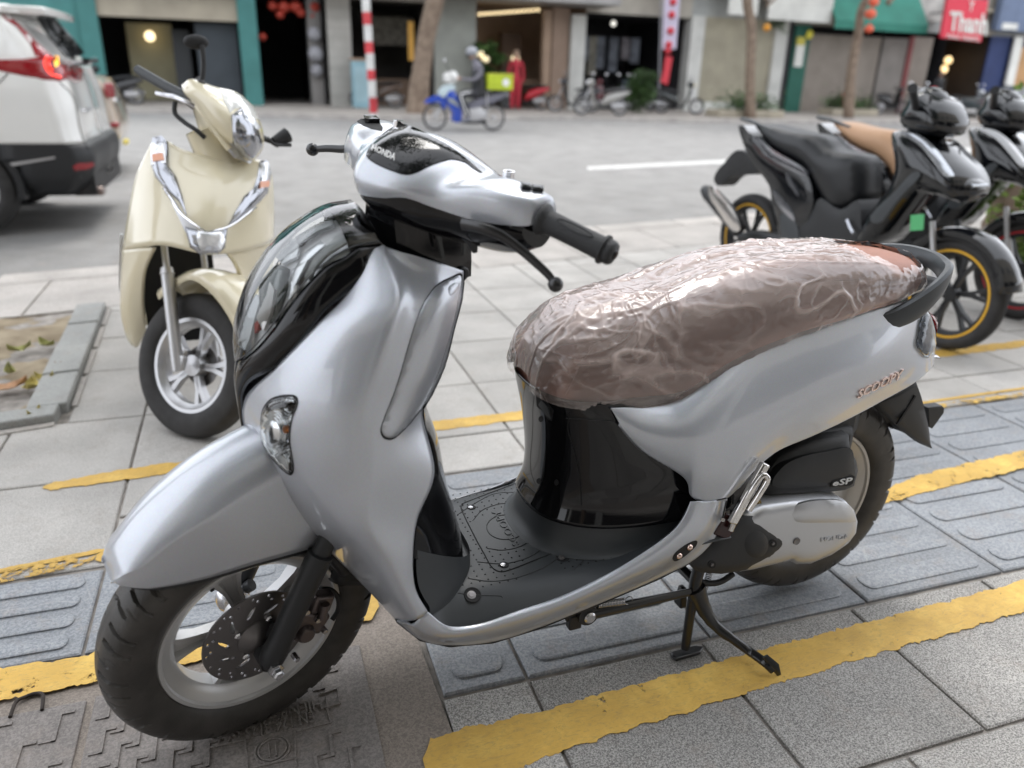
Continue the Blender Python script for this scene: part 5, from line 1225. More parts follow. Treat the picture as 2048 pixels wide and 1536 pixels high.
# ---- cream scooter, seen from the front
CF = Frame(tuple(ground(375, 876) + np.array((0, 0, 0)) - np.array((math.cos(R(-88)), math.sin(R(-88)), 0)) * 1.30), R(-88))
cs = empty('parked_scooter', 'cream scooter facing the camera with its front wheel turned, behind the silver one', 'scooter', frame=CF)
def CP(x, y, u): return CF.pix(x, y, 0, u)
def cgrid(name, rows, m, n=6, sm=3, solid=.012, par=None, **k): return MB().grid(dense([[CP(*p) for p in r] for r in rows], n, n, smooth=sm)).build(name, m, par or cs, solid=solid, angle=60, **k)
crows = [
 [(303, 284, 1.00), (325, 278, 1.02), (365, 298, 1.06), (420, 314, 1.09), (470, 320, 1.07), (512, 318, 1.03), (536, 330, 1.0)],
 [(272, 350, 1.01), (305, 345, 1.08), (355, 352, 1.14), (425, 360, 1.18), (485, 362, 1.15), (525, 362, 1.08), (546, 360, 1.0)],
 [(256, 425, 1.02), (290, 420, 1.12), (345, 420, 1.21), (422, 425, 1.26), (490, 425, 1.20), (530, 420, 1.10), (549, 420, 1.0)],
 [(244, 500, 1.02), (275, 495, 1.13), (325, 490, 1.23), (415, 508, 1.31), (480, 503, 1.23), (530, 490, 1.11), (548, 480, 1.0)]]
cb = cgrid('front_cover', crows, M_CRM)
CBd = dense([[CP(*p) for p in r] for r in crows], 6, 6, smooth=3)
hCB = hitter(CBd, CF)
cgrid('side_panel', [[(244, 498, 1.02), (275, 494, 1.12), (306, 497, 1.19)], [(241, 560, 1.0), (262, 555, 1.07), (288, 545, 1.12)], [(241, 625, .97), (258, 618, 1.02), (285, 598, 1.07)], [(252, 672, .94), (270, 680, .97), (292, 657, 1.0)], [(262, 690, .92), (275, 694, .94), (294, 662, .97)]], M_CRM)
cgrid('side_panel', [[(455, 507, 1.25), (500, 500, 1.16), (548, 482, 1.0)], [(478, 540, 1.18), (508, 545, 1.08), (545, 550, .98)], [(498, 610, 1.08), (515, 615, 1.0), (535, 610, .95)]], M_CRM)
cgrid('floor_edge_trim', [[(240, 470, .9), (246, 470, .9)], [(237, 560, .86), (242, 562, .86)], [(243, 605, .86), (248, 605, .86)]], M_WHT, sm=0)
def cpan(name, poly, m, base=.003, h=0., step=7, par=None, thick=.004, curve=False, hit=None): return conform(poly, step, hit or hCB, base, h=h, wdt=6, thick=thick, curve=curve).build(name, m, par or cs, angle=50)
la = cpan('light_strip', [(306, 276), (324, 272), (336, 286), (338, 333), (353, 354), (366, 396), (374, 432), (358, 403), (332, 380), (311, 354), (303, 328), (303, 297)], M_SMK, h=.012)
cpan('signal_window', [(308, 290), (332, 290), (336, 330), (308, 334)], M_REFL, base=.013, h=.003, par=la); cpan('amber_bulb', [(312, 314), (330, 312), (333, 326), (313, 328)], mat('pale amber', (.85, .42, .28), .2), base=.017, par=la)
lb = cpan('light_strip', [(519, 323), (532, 321), (539, 338), (535, 385), (519, 403), (480, 437), (454, 455), (470, 424), (488, 393), (506, 377), (514, 354)], M_SMK, h=.010)
cpan('signal_window', [(518, 328), (531, 326), (537, 345), (533, 375), (516, 378)], M_REFL, base=.012, h=.003, par=lb); cpan('amber_bulb', [(514, 366), (531, 362), (530, 374), (513, 378)], MATS['pale amber'], base=.016, par=lb)
cpan('grey_inlay', [(333, 383), (345, 395), (368, 430), (400, 462), (383, 470), (372, 466), (356, 432)], M_GREY, base=.002)
em = cpan('front_emblem', [(370, 453), (402, 462), (415, 466), (441, 463), (454, 453), (449, 495), (436, 509), (402, 510), (381, 495)], M_SMK, base=.004, h=.012)
cpan('emblem_facet', [(397, 464), (441, 464), (444, 480), (436, 503), (404, 505), (398, 485)], M_REFL, base=.016, h=.003, par=em)
MB().tube([on(hCB, x, y, .012) for x, y in catmull([(332, 380), (345, 399), (366, 429), (402, 458), (418, 465), (454, 453), (480, 435), (506, 414)], 5)], .0035, 8).build('chrome_piping', M_CHR, cs)
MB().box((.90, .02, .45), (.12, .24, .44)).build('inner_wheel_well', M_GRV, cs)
# head
hrows = [[(363, 170, 1.0), (384, 158, 1.02), (430, 173, 1.02), (475, 185, 1.0), (508, 213, .97)], [(368, 186, 1.04), (400, 186, 1.09), (440, 206, 1.13), (487, 226, 1.12), (522, 246, 1.02)],
         [(382, 205, 1.04), (410, 220, 1.11), (446, 246, 1.16), (492, 266, 1.17), (528, 276, 1.05)], [(388, 228, 1.02), (415, 252, 1.09), (452, 277, 1.14), (494, 298, 1.15), (525, 300, 1.04)], [(398, 262, 1.0), (425, 277, 1.05), (458, 296, 1.09), (492, 322, 1.10), (510, 322, 1.04)]]
Hd = dense([[CP(*p) for p in r] for r in hrows], 6, 6, smooth=2); hd = MB().grid(Hd).build('handlebar_cowl', M_CRM, cs, solid=.06, angle=60)
hHD = hitter(Hd, CF)
cpan('headlight', [(462, 232), (480, 216), (501, 234), (516, 262), (524, 290), (502, 320), (482, 311), (467, 288)], M_SMK, base=.004, h=.014, hit=hHD)
cpan('headlight_glass', [(478, 222), (498, 240), (512, 258), (505, 262), (484, 244)], M_REFL, base=.018, h=.003, hit=hHD)
cpan('headlight_surround', [(444, 284), (467, 287), (482, 311), (502, 321), (498, 326), (470, 314)], M_GREY, base=.004, hit=hHD)
cpan('painted_cowl_shine', [(440, 178), (480, 190), (506, 215), (518, 240), (500, 236), (480, 215), (460, 226), (448, 205)], mat('cowl reflection white', (.78, .78, .74), .15, coat=1.), base=.003, h=.004, hit=hHD)  # bright reflection on the cowl, laid on as a white patch
MB().tube([CP(378, 176, 1.03), CP(392, 208, 1.05), CP(432, 262, 1.12), CP(460, 298, 1.13)], .012, 8).build('cowl_seam_ridge', M_CRM, hd)
MB().tube([CP(410, 255, 1.02), CP(432, 300, 1.02), CP(440, 335, 1.02)], [.065, .07, .085], 18).build('steering_neck', M_CRM, cs)
MB().tube([CP(392, 208, 1.02), CP(370, 194, 1.0), CP(330, 172, .93), CP(292, 150, .87), CP(274, 138, .84)], [.022, .019, .0165, .0165, .014], 14).build('grip', M_DGR, cs)
MB().tube(catmull([CP(392, 214, 1.06), CP(372, 203, 1.05), CP(350, 194, 1.02), CP(330, 190, .98), CP(312, 186, .95)], 3), .0075, 8, sq=.6).build('brake_lever', M_STEEL, cs)
MB().tube(catmull([CP(350, 203, 1.03), CP(350, 226, 1.04), CP(368, 244, 1.06), CP(392, 260, 1.09), CP(410, 276, 1.1)], 4), .0075, 8).build('brake_cable', M_BLK, cs)
MB().tube([CP(400, 180, 1.0), CP(402, 168, .98), CP(398, 160, .96)], .014, 8).ball(tuple(CP(402, 172, 1.02)), .02, 8, 6).build('mirror_mount', M_BLK, cs)
MB().tube([CP(526, 276, 1.0), CP(545, 284, .99), CP(556, 290, .98)], [.010, .008, .010], 8).tube([CP(548, 285, .99), CP(575, 270, .97)], [.018, .026], 12).build('grip', M_BLK, cs)
MB().tube(catmull([CP(535, 276, 1.03), CP(548, 288, 1.02), CP(566, 290, 1.0), CP(582, 290, .99)], 4), .006, 8).build('brake_lever', M_BLK, cs)
x_ = MB().tube(catmull([CP(403, 172, 1.0), CP(407, 130, .99), CP(404, 90, .98)], 4), .008, 8).build('mirror_stem', M_BLK, cs)
MB().ball(tuple(CP(392, 84, .97)), .032, 16, 10, sc=(.4, 1.2, .7)).build('mirror', M_BLK, x_)
# rear half
MB().box((.35, 0, .45), (.75, .24, .34), taper=.9).box((.62, 0, .30), (.5, .34, .08)).build('rear_body', M_CRM, cs, bevel=.05, bseg=4)
MB().loft([[(u, w * math.cos(a), z + h * math.sin(a)) for a in np.linspace(0, 2 * math.pi, 16, endpoint=False)] for u, w, z, h in ((.72, .05, .66, .03), (.66, .09, .68, .05), (.4, .11, .70, .05), (.05, .10, .72, .05), (-.15, .07, .72, .03))]).build('seat', M_DGR, cs)
simple_wheel(cs, (0, 0, .25), .25, .19, .05, 5, M_GREY, M_TY2, 'rear_wheel')
MB().tube([(.25, .10, .25), (.22, .30, .0)], .012, 8).build('side_stand', M_FRM, cs)
# front wheel in its own steered frame, parented to the scooter
g0 = ground(376, 872); CST = R(47); ca_ = Vector((-math.sin(R(26)), 0, math.cos(R(26)))); cp_ = Vector((1.38, 0, 0))
CW0 = Matrix.Translation(cp_) @ Matrix.Rotation(CST, 4, ca_) @ Matrix.Translation(-cp_) @ Matrix.Translation((1.30, 0, 0))
nn_ = (CW0.to_3x3() @ Vector((0, 1, 0))).normalized(); cc_ = CW0 @ Vector((0, 0, .240)); dn_ = Vector((0, 0, 1)) - nn_ * nn_.z; dn_.normalize(); lo_ = cc_ - dn_ * .240
CW = Matrix.Translation(Vector(tuple(CF.l(g0))) - lo_) @ CW0; WFm = Frame(None, M=CF.M @ CW)
w_ = simple_wheel(cs, (0, 0, .240), .240, .158, .046, 5, M_GREY, M_TY2, 'front_wheel', twin=True, M=CW)
MB().lathe([(.0001, .02), (.07, .02), (.07, .024), (.0001, .026)], (0, 0, .240), n=30).build('brake_disc', M_DISC, w_)
def wpix(x, y, v): return WFm.pix(x, y, 1, v)
for s in (-1, 1):
    A_ = np.array((0, s * .083, .24)); D_ = np.array((-math.sin(R(26)), 0, math.cos(R(26)))) * .30; B_ = A_ + D_
    MB().tube([A_ - D_ * .06, A_ + D_ * .05, B_], [.018, .0195, .0195], 16).tube([B_, B_ + D_ * .07], [.023, .019], 16).tube([B_, B_ + D_ * .7], .011, 12).build('fork_leg', M_GREY, cs, M=CW)
    MB().box((.0, s * .078, .252), (.05, .02, .05)).build('fork_foot', M_GREY, cs, M=CW, bevel=.006)
rows = []
for a in np.linspace(R(0), R(134), 26):
    w = .060 + .055 * math.exp(-((a - R(80)) / .42) ** 2); r = .276 + .045 * math.exp(-((a - R(82)) / .5) ** 2); rows.append([(r * math.cos(a), 0, .24 + r * math.sin(a))] * 0 + [((r + dr) * math.cos(a), v * w, .24 + (r + dr) * math.sin(a)) for v, dr in ((-1, -.035), (-.98, -.012), (-.8, .004), (-.4, .012), (0, .014), (.4, .012), (.8, .004), (.98, -.012), (1, -.035))])
MB().grid(rows).build('front_fender', M_CRM, cs, M=CW, solid=.003, angle=40)

# ---- two black scooters parked nose towards the shops, seen from their right side
R1 = np.array((2.92, 4.03)); F1 = np.array((3.07, 2.66)); WB2 = float(np.linalg.norm(F1 - R1)); H1 = math.atan2(*(F1 - R1)[::-1])
BF = Frame((R1[0], R1[1], 0), H1)
def black_scooter(root, m_seat, m_ring, sticker, strip):
    def pl(name, poly, v, w, m, dome=.012, step=14, par=None, curve=True):
        hp = lambda x, y: (BF.pix(x, y, 1, -v), np.array((0, -1., 0)))
        return conform(poly, step, hp, 0, h=dome, wdt=10, thick=w, curve=curve, smooth_n=3).build(name, m, par or root, angle=50)
    def pd(name, poly, v, m, dome, wdt=16, step=11, par=None):
        P = [tuple(q) for q in catmull(poly, 3, True)]; V2, F = fill2d(P, step); a, b = [], []
        for x, y in V2:
            d = pdist(np.array((x, y)), P); k = dome * (1 - math.exp(-d / wdt)); p = BF.pix(x, y, 1, -v); a.append((p[0], -v - k, p[2])); b.append((p[0], v + k, p[2]))
        n = len(a); ec = {(f[i], f[(i + 1) % len(f)]) for f in F for i in range(len(f))}
        return MB().add(a + b, F + [tuple(n + i for i in reversed(f)) for f in F] + [(i, j, n + j, n + i) for i, j in ec if (j, i) not in ec]).build(name, m, par or root, angle=60)
    Q = lambda x, y, v: BF.pix(x, y, 1, -v)
    simple_wheel(root, (0, 0, .262), .262, .205, .045, 6, M_MBLK, M_TY2, 'rear_wheel', twin=True, ring=m_ring)
    simple_wheel(root, (WB2, 0, .262), .262, .205, .040, 6, M_MBLK, M_TY2, 'front_wheel', twin=True, ring=m_ring)
    pl('rear_body', [(1478, 251), (1512, 277), (1539, 303), (1607, 341), (1625, 387), (1622, 424), (1592, 481), (1565, 485), (1545, 420), (1538, 371), (1504, 326), (1486, 285)], .12, .24, M_PBLK)
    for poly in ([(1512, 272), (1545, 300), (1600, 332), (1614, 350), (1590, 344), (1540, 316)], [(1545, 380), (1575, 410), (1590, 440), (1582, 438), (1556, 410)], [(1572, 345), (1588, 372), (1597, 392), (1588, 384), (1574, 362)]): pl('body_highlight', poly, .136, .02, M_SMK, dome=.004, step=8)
    st = pd('seat', [(1512, 247), (1569, 262), (1622, 273), (1652, 300), (1701, 311), (1714, 330), (1716, 371), (1708, 402), (1670, 420), (1645, 396), (1606, 332), (1550, 300), (1523, 269)], .085, m_seat, .05)
    pl('under_seat_body', [(1640, 396), (1680, 420), (1715, 400), (1722, 440), (1716, 492), (1640, 520), (1570, 500), (1580, 455), (1620, 430)], .115, .23, M_MBLK)
    pl('side_cover', [(1560, 430), (1590, 440), (1600, 500), (1590, 540), (1570, 520)], .13, .05, M_DGR)
    pd('leg_shield', [(1782, 273), (1795, 262), (1826, 266), (1856, 285), (1882, 311), (1909, 341), (1920, 371), (1909, 398), (1863, 387), (1833, 384), (1795, 424), (1750, 481), (1712, 490), (1718, 462), (1735, 432), (1780, 371), (1790, 326)], .10, M_PBLK, .07, 22)
    pl('shield_trim', [(1798, 264), (1826, 268), (1856, 290), (1884, 326), (1900, 352), (1886, 350), (1862, 318), (1836, 288)], .175, .03, strip, dome=.006, step=8)
    pd('nose', [(1856, 372), (1882, 338), (1918, 348), (1950, 372), (1930, 404), (1894, 398)], .04, M_PBLK, .075, 12)
    hl = pd('headlight', [(1850, 379), (1876, 372), (1905, 372), (1938, 380), (1922, 402), (1894, 396)], .05, M_SMK, .06, 10)
    pd('front_light_strip', [(1900, 338), (1914, 342), (1934, 362), (1948, 372), (1938, 377), (1918, 362)], .05, strip, .045, 7)
    pl('side_fin', [(1740, 432), (1790, 382), (1825, 345), (1840, 352), (1800, 395), (1760, 445)], .165, .02, M_DGR, dome=.006)
    hb = pd('handlebar_cowl', [(1803, 228), (1818, 204), (1826, 186), (1850, 180), (1866, 192), (1886, 206), (1899, 236), (1893, 266), (1862, 276), (1826, 268), (1807, 252)], .06, M_PBLK, .07, 9)
    pd('meter_visor', [(1822, 196), (1840, 176), (1868, 178), (1886, 204), (1862, 200), (1840, 192)], .03, M_GBLK, .05, 8)
    pd('cowl_lamp', [(1878, 214), (1892, 226), (1896, 252), (1884, 256), (1878, 238)], .06, M_GBLK, .04, 8)
    MB().tube([Q(1832, 215, .13), Q(1826, 178, .34)], .017, 12).tube([Q(1826, 178, .34), Q(1825, 176, .36)], .02, 12).build('grip', M_MBLK, root)
    MB().tube([Q(1832, 215, -.13), Q(1838, 205, -.30)], .017, 12).build('grip', M_MBLK, root)
    MB().tube([Q(1860, 205, .13), Q(1862, 196, .3)], .008, 8).build('brake_lever', M_SMK, root)
    rows = []
    for a in np.linspace(R(15), R(165), 18): rows.append([(WB2 + (.30 + dr) * math.cos(a), v * .060, .262 + (.30 + dr) * math.sin(a)) for v, dr in ((-1, -.05), (-1, -.01), (-.6, .006), (0, .01), (.6, .006), (1, -.01), (1, -.05))])
    MB().grid(rows).build('front_fender', M_PBLK, root, solid=.004, angle=40)
    for s in (-1, 1):
        MB().tube([(WB2, s * .085, .262), (WB2 - .07, s * .085, .42)], .019, 12).tube([(WB2 - .07, s * .085, .42), (WB2 - .12, s * .085, .58)], .013, 12).build('fork_leg', M_GREY if s < 0 else M_MBLK, root)
    MB().tube([(WB2, -.09, .262), (WB2, -.10, .262)], .018, 12).build('axle_nut', M_STEEL, root)
    pl('rear_fender', [(1428, 362), (1432, 345), (1448, 326), (1474, 300), (1505, 316), (1515, 345), (1490, 350), (1462, 352), (1440, 372)], .055, .11, M_BLK, dome=.004)
    ex = MB().tube(catmull([Q(1409, 378, .17), Q(1432, 400, .17), Q(1462, 436, .17), Q(1480, 460, .17)], 3), [.030, .046, .05, .052, .054, .054, .053, .05, .046, .04], 18).build('exhaust_silencer', M_MBLK, root)
    pl('silencer_shield', [(1418, 374), (1432, 378), (1466, 420), (1480, 456), (1466, 462), (1440, 430), (1420, 396)], .222, .006, MATS['polished alloy'], dome=.01, par=ex, step=9)
    MB().tube([(-.02, -.06, .262), (.15, -.07, .30), (.4, -.05, .30)], [.03, .04, .06], 10).build('swing_arm', M_MBLK, root)
    MB().tube([Q(1545, 262, .09), Q(1505, 243, .09), Q(1484, 238, .05), Q(1484, 238, -.05), Q(1505, 243, -.09)], .011, 8).build('grab_rail', M_DGR, root)
    MB().tube([Q(1694, 440, .14), Q(1700, 455, .15), Q(1706, 466, .16)], .008, 8).build('footpeg', M_SMK, root)
    MB().box((.62, 0, .26), (.62, .24, .10)).build('floor', M_MBLK, root, bevel=.02)
    if sticker: pl('green_sticker', [(1821, 430), (1848, 428), (1846, 460), (1820, 462)], .135, .004, sticker, dome=0, curve=False)
b1 = empty('parked_scooter', 'nearer black scooter with black seat and yellow rim tape, parked behind the silver scooter', 'scooter', frame=BF, group='black scooters parked side by side')
black_scooter(b1, mat('black seat vinyl', (.014, .015, .017), .42, bump=.1, bscale=400), mat('yellow tape', (.75, .42, .03), .4), mat('green sticker', (.10, .45, .18), .5), mat('pale strip', (.42, .44, .47), .15, metal=.7))
B2 = Frame((R1[0] + .80, R1[1] + .30, 0), H1)
b2 = empty('parked_scooter', 'farther black scooter with tan seat and red rim tape, beside the bushes', 'scooter', frame=B2, group='black scooters parked side by side')
black_scooter(b2, mat('tan seat vinyl', (.52, .31, .18), .5), mat('red tape', (.5, .03, .04), .4), None, mat('white strip', (.75, .76, .78), .15))

# ---- white car at the left edge
M_WCAR = mat('white car paint', (.86, .86, .84), .2, coat=1., coatr=.02)
M_GLS = mat('car glass', (.03, .035, .038), .04, coat=1.)
M_RED = mat('red tail lamp', (.30, .008, .015), .08, coat=1.)
SV = Frame((-1.05, 7.85, -.12), math.pi)
sv = empty('parked_car', 'white sport utility car cut off by the left edge, red wraparound tail lamp', 'car', frame=SV)
def SP(x, y, ax, val): return SV.pix(x, y, ax, val)
# body: levels in z, columns from side forward to rear centre: (u, y)
def car_levels():
    lv = []
    #          z,   rear u at centre, corner round, half width
    for z, ur, rd, hw in [(.30, .20, .22, .84), (.42, .10, .24, .90), (.56, .06, .25, .925), (.66, .08, .24, .925), (.69, .12, .22, .925), (.80, .135, .24, .93), (.95, .14, .26, .935), (1.08, .155, .28, .93), (1.16, .175, .26, .91), (1.24, .20, .25, .885)]:
        r = [(4.3, hw * .9, z), (3.6, hw, z), (2.6, hw, z), (1.6, hw, z), (1.2, hw, z), (.9, hw, z), (ur + rd * 1.6, hw - .004, z)]
        for t in (15, 35, 55, 75): r.append((ur + rd * (1 - math.sin(R(t))) * .9, hw - rd * (1 - math.cos(R(t))), z))
        r += [(ur + .015, hw * .45, z), (ur, 0, z)]
        lv.append(r)
    return lv
CL = car_levels(); CLd = dense(CL, 4, 4, smooth=1); q = CLd[:, ::-1].copy(); q[:, :, 1] *= -1; full = np.concatenate([CLd, q[:, 1:]], 1)
k4 = 4 * 4
def arch_cut(rows, cx, r):
    m = MB().grid(rows); F = []
    for f in m.f:
        c = np.mean([m.v[i] for i in f], 0)
        if (c[0] - cx) ** 2 + (c[2] - .36) ** 2 < r * r and abs(c[1]) > .6: continue
        F.append(f)
    m.f = F; m.mi = [0] * len(F); return m
arch_cut(full[k4:], .98, .40).build('body', M_WCAR, sv, solid=.01, angle=50)
arch_cut(full[:k4 + 1], .98, .42).build('bumper_cladding', M_MBLK, sv, solid=.01, angle=50)
hCL = hitter(CLd, SV)
# upper body: glasshouse
gh = []
for z, ur, hw, rd in [(1.235, .20, .885, .22), (1.33, .275, .85, .20), (1.45, .37, .80, .18), (1.55, .46, .745, .16), (1.60, .52, .68, .15)]:
    r = [(3.2, hw * .8, z if z < 1.3 else z - .0), (2.4, hw, z), (1.6, hw, z), (1.0, hw, z), (ur + rd * 1.2, hw, z)] + [(ur + rd * (1 - math.sin(R(t))), hw - rd * (1 - math.cos(R(t))), z) for t in (20, 45, 70)] + [(ur + .01, hw * .4, z), (ur, 0, z)]
    gh.append(r)
Gd = dense(gh, 4, 4); q = Gd[:, ::-1].copy(); q[:, :, 1] *= -1; MB().grid(np.concatenate([Gd, q[:, 1:]], 1)).build('pillar_shell', M_WCAR, sv, angle=50)
hGH = hitter(Gd, SV)
MB().loft([[(3.0, y, 1.62) for y in (.6, -.6)] + [(.40, y, 1.60) for y in (-.72, .72)], [(2.9, y, 1.66) for y in (.5, -.5)] + [(.5, y, 1.665) for y in (-.6, .6)]]).build('roof', M_WCAR, sv, bevel=.04, bseg=3)
MB().prism([(.27, .62), (.24, .4), (.23, 0), (.24, -.4), (.27, -.62), (.55, -.70), (.55, .70)], lambda a, b, d: (a, b, d), 1.60, 1.655).build('roof_spoiler', M_WCAR, sv, bevel=.015, bseg=3)
def cp(name, poly, m, base=.004, h=.006, step=8, par=None, hit=None, thick=.008, curve=False): return conform(poly, step, hit or hCL, base, h=h, wdt=6, thick=thick, curve=curve).build(name, m, par or sv, angle=50)
cp('rear_glass', [(70, 30), (95, 24), (120, 48), (150, 82), (168, 106), (158, 112), (134, 114), (100, 78)], M_GLS, hit=hGH)
cp('tail_lamp', [(4, 28), (22, 34), (60, 70), (88, 98), (104, 112), (96, 116), (70, 112), (62, 90), (34, 54), (8, 38)], M_RED, hit=hGH, h=.01)
tl_ = cp('tail_lamp', [(-30, 112), (0, 120), (50, 118), (96, 112), (116, 114), (120, 128), (160, 134), (165, 140), (164, 160), (150, 165), (120, 163), (88, 160), (48, 152), (-30, 136)], M_RED, h=.014)
MLED = mat('lit red lamp', (.9, .05, .03), .3, emit=(1, .06, .04), estr=1.2)
for i, (x, y) in enumerate([(91, 116), (88, 122), (87, 129), (89, 136), (92, 142), (97, 147), (102, 151), (109, 153), (116, 155), (98, 118), (94, 126), (96, 134), (100, 141)]):
    try: p, n = hCL(x, y)
    except ValueError: continue
    MB().ball(tuple(p + n * .019), .010, 8, 5).build('lamp_bead', MLED, tl_)
cp('amber_window', [(105, 114), (114, 114), (114, 132), (107, 136)], mat('lit amber lamp', (.9, .5, .05), .3, emit=(1, .5, .08), estr=.8), base=.018, par=tl_)
cp('chrome_strip', [(118, 122), (178, 120), (184, 124), (180, 131), (128, 132)], M_CHR, base=.010)
cp('bumper_reflector', [(145, 333), (156, 326), (186, 325), (188, 331), (176, 338), (150, 341)], M_RED, hit=hCL)
cp('skid_trim', [(160, 352), (190, 350), (215, 338), (226, 328), (225, 340), (206, 356), (182, 362)], M_GREY, hit=hCL)
cp('side_moulding', [(20, 326), (110, 313), (110, 317), (24, 332)], M_GREY, hit=hCL)
cp('number_plate', [(188, 219), (193, 216), (208, 258), (204, 262)], M_WHT, base=.012, h=0)
g_ = [on(hCL, x, y, .002) for x, y in catmull([(119, 165), (140, 185), (150, 205), (158, 250), (166, 280), (178, 298)], 4)]; MB().tube(g_, .004, 5).build('tailgate_gap', M_GRV, sv)
g_ = [on(hCL, x, y, .002) for x, y in catmull([(16, 147), (2, 162), (-14, 180)], 4)]; MB().tube(g_, .004, 5).build('fuel_flap_gap', M_GRV, sv)
V, F = text_mesh('CR-V', 1., 0, .01); text_on(hCL, 'CR-V', [(163, 225), (181, 221), (182, 215), (164, 217)], sv, M_SMK, 'model_lettering', h=.01)
MB().box((.17, .62, .30), (.22, .16, .07)).build('exhaust_tip', mat('brown chrome', (.30, .24, .22), .2, metal=1.), sv, bevel=.015)
MB().box((.10, 0, 1.29), (.05, .5, .03)).tube([(.20, .0, 1.26), (.17, .42, 1.31)], .016, 6).build('rear_wiper', M_BLK, sv)
MB().box((2.2, 0, .36), (4.2, 1.5, .16)).build('underbody', M_BLK, sv)
for u in (.98, 3.64):
    for s in (1, -1): simple_wheel(sv, (u, s * .80, .35), .35, .23, .115, 5, M_GREY, M_TY2, 'wheel', hub=.06)
MB().lathe([(.41, .0), (.41, .14), (.36, .14)], (.98, .78, .36), n=40, a0=R(-12), a1=R(192)).build('arch_liner', M_MBLK, sv)
# beige car on the far side of it
BV = Frame((-1.36, 11.4, -.12), math.pi + R(2))
bv_ = empty('parked_car', 'beige car half hidden behind the white car at the left', 'car', frame=BV)
M_BEI = mat('beige car paint', (.50, .42, .34), .25, coat=1.)
lv = []
for z, ur, hw in [(.30, .1, .80), (.5, .0, .86), (.72, .02, .87), (.95, .08, .87), (1.10, .16, .85), (1.14, .30, .80)]:
    lv.append([(4.2, hw * .8, z), (3, hw, z), (1.2, hw, z), (ur + .3, hw, z)] + [(ur + .22 * (1 - math.sin(R(t))), hw - .22 * (1 - math.cos(R(t))), z) for t in (25, 55)] + [(ur + .01, hw * .4, z), (ur, 0, z)])
A = dense(lv, 4, 4); q = A[:, ::-1].copy(); q[:, :, 1] *= -1; MB().grid(np.concatenate([A, q[:, 1:]], 1)).build('body', M_BEI, bv_, solid=.01, angle=50); hBV = hitter(A, BV)
lv = []
for z, ur, hw in [(1.13, .30, .80), (1.35, .52, .72), (1.55, .74, .64), (1.64, .95, .56)]:
    lv.append([(3.0 - (z - 1.1) * 1.2, hw * .9, z), (2.2, hw, z), (1.4, hw, z), (ur + .15, hw, z), (ur + .05, hw * .85, z), (ur, hw * .4, z), (ur, 0, z)])
A = dense(lv, 4, 4); q = A[:, ::-1].copy(); q[:, :, 1] *= -1; MB().grid(np.concatenate([A, q[:, 1:]], 1)).build('glasshouse', M_GLS, bv_, angle=50)
MB().box((1.9, 0, 1.66), (1.9, 1.1, .05)).build('roof', M_BEI, bv_, bevel=.02)
MB().loft([[(.28, s, 1.13) for s in (.80, .70)] + [(.42, s, 1.13) for s in (.70, .80)], [(.93, s, 1.65) for s in (.58, .50)] + [(1.05, s, 1.65) for s in (.50, .58)]]).build('rear_pillar', M_BEI, bv_)
for z, m_, zz in ((.98, M_RED, .16), (.60, M_RED, .06)): MB().box((.07, .80, z), (.10, .12, zz)).build('tail_lamp', m_, bv_, bevel=.02)
MB().box((.05, .35, .86), (.04, .5, .05)).build('chrome_strip', M_CHR, bv_, bevel=.01); MB().box((-.01, .70, .40), (.05, .25, .05)).build('lower_lamp', mat('yellow lens', (.8, .65, .1), .3), bv_, bevel=.01)
for u in (.9, 3.5):
    for s in (1, -1): simple_wheel(bv_, (u, s * .76, .32), .32, .20, .10, 5, M_GREY, M_TY2, 'wheel', hub=.05)
# ================================================================== the far side of the street
FA = Frame((0, 28, 0), math.atan(.03))
def FP(x, y, d=0.): return FA.pix(x, y, 1, -d)            # point on the shop front line, d metres in front of it
def fx(x, y=120, d=0.): return FP(x, y, d)[0]
kp = [(-200, 220), (0, 222), (420, 228), (740, 242), (1160, 239), (1400, 246), (1750, 247), (2048, 252), (2300, 258)]
kg = [ground(x, y, -.12) for x, y in kp]
mb = MB(); N_ = len(kg)
mb.add([(p[0], p[1], .0) for p in kg] + [tuple(FA.w((fx(x) * 1.0, .6, 0.)))[:2] + (0.,) for x, y in kp], [(i, i + 1, N_ + i + 1, N_ + i) for i in range(N_ - 1)])
struct('far_pavement', mb, mat('far paving', (.33, .30, .27), .8, var=.12, vscale=.8))
mb = MB(); mb.add([(p[0], p[1], z) for z in (-.125, .001) for p in kg] + [(p[0] + .02, p[1] + .16, .003) for p in kg], [(i, i + 1, N_ + i + 1, N_ + i) for i in range(N_ - 1)] + [(N_ + i, N_ + i + 1, 2 * N_ + i + 1, 2 * N_ + i) for i in range(N_ - 1)])
struct('far_kerb', mb, M_CONC)
C = lambda n, c, r=.7, **k: mat(n, c, r, var=k.pop('var', .12), vscale=k.pop('vscale', 1.5), **k)
M_TEAL = C('teal paint', (.055, .19, .18)); M_LINT = C('beige lintel', (.36, .32, .25)); M_PIL = C('white pillar', (.55, .55, .52)); M_GWALL = C('grey green wall', (.30, .31, .28))
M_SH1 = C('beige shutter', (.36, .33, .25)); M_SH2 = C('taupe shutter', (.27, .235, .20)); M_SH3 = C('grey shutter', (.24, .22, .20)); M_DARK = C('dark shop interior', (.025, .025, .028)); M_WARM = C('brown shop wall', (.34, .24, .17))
M_YWL = C('pale yellow wall', (.48, .45, .30)); M_DGRN = C('dark green door', (.02, .11, .08)); M_GAWN = C('green awning', (.03, .19, .14)); M_SIGNW = C('white sign', (.66, .66, .62)); M_BLUE = C('blue shop front', (.02, .035, .11))
M_UP = C('upper wall', (.40, .37, .32)); M_UP2 = C('upper wall grey', (.34, .35, .34)); M_WIN = mat('window glass', (.05, .06, .07), .1, coat=1.)
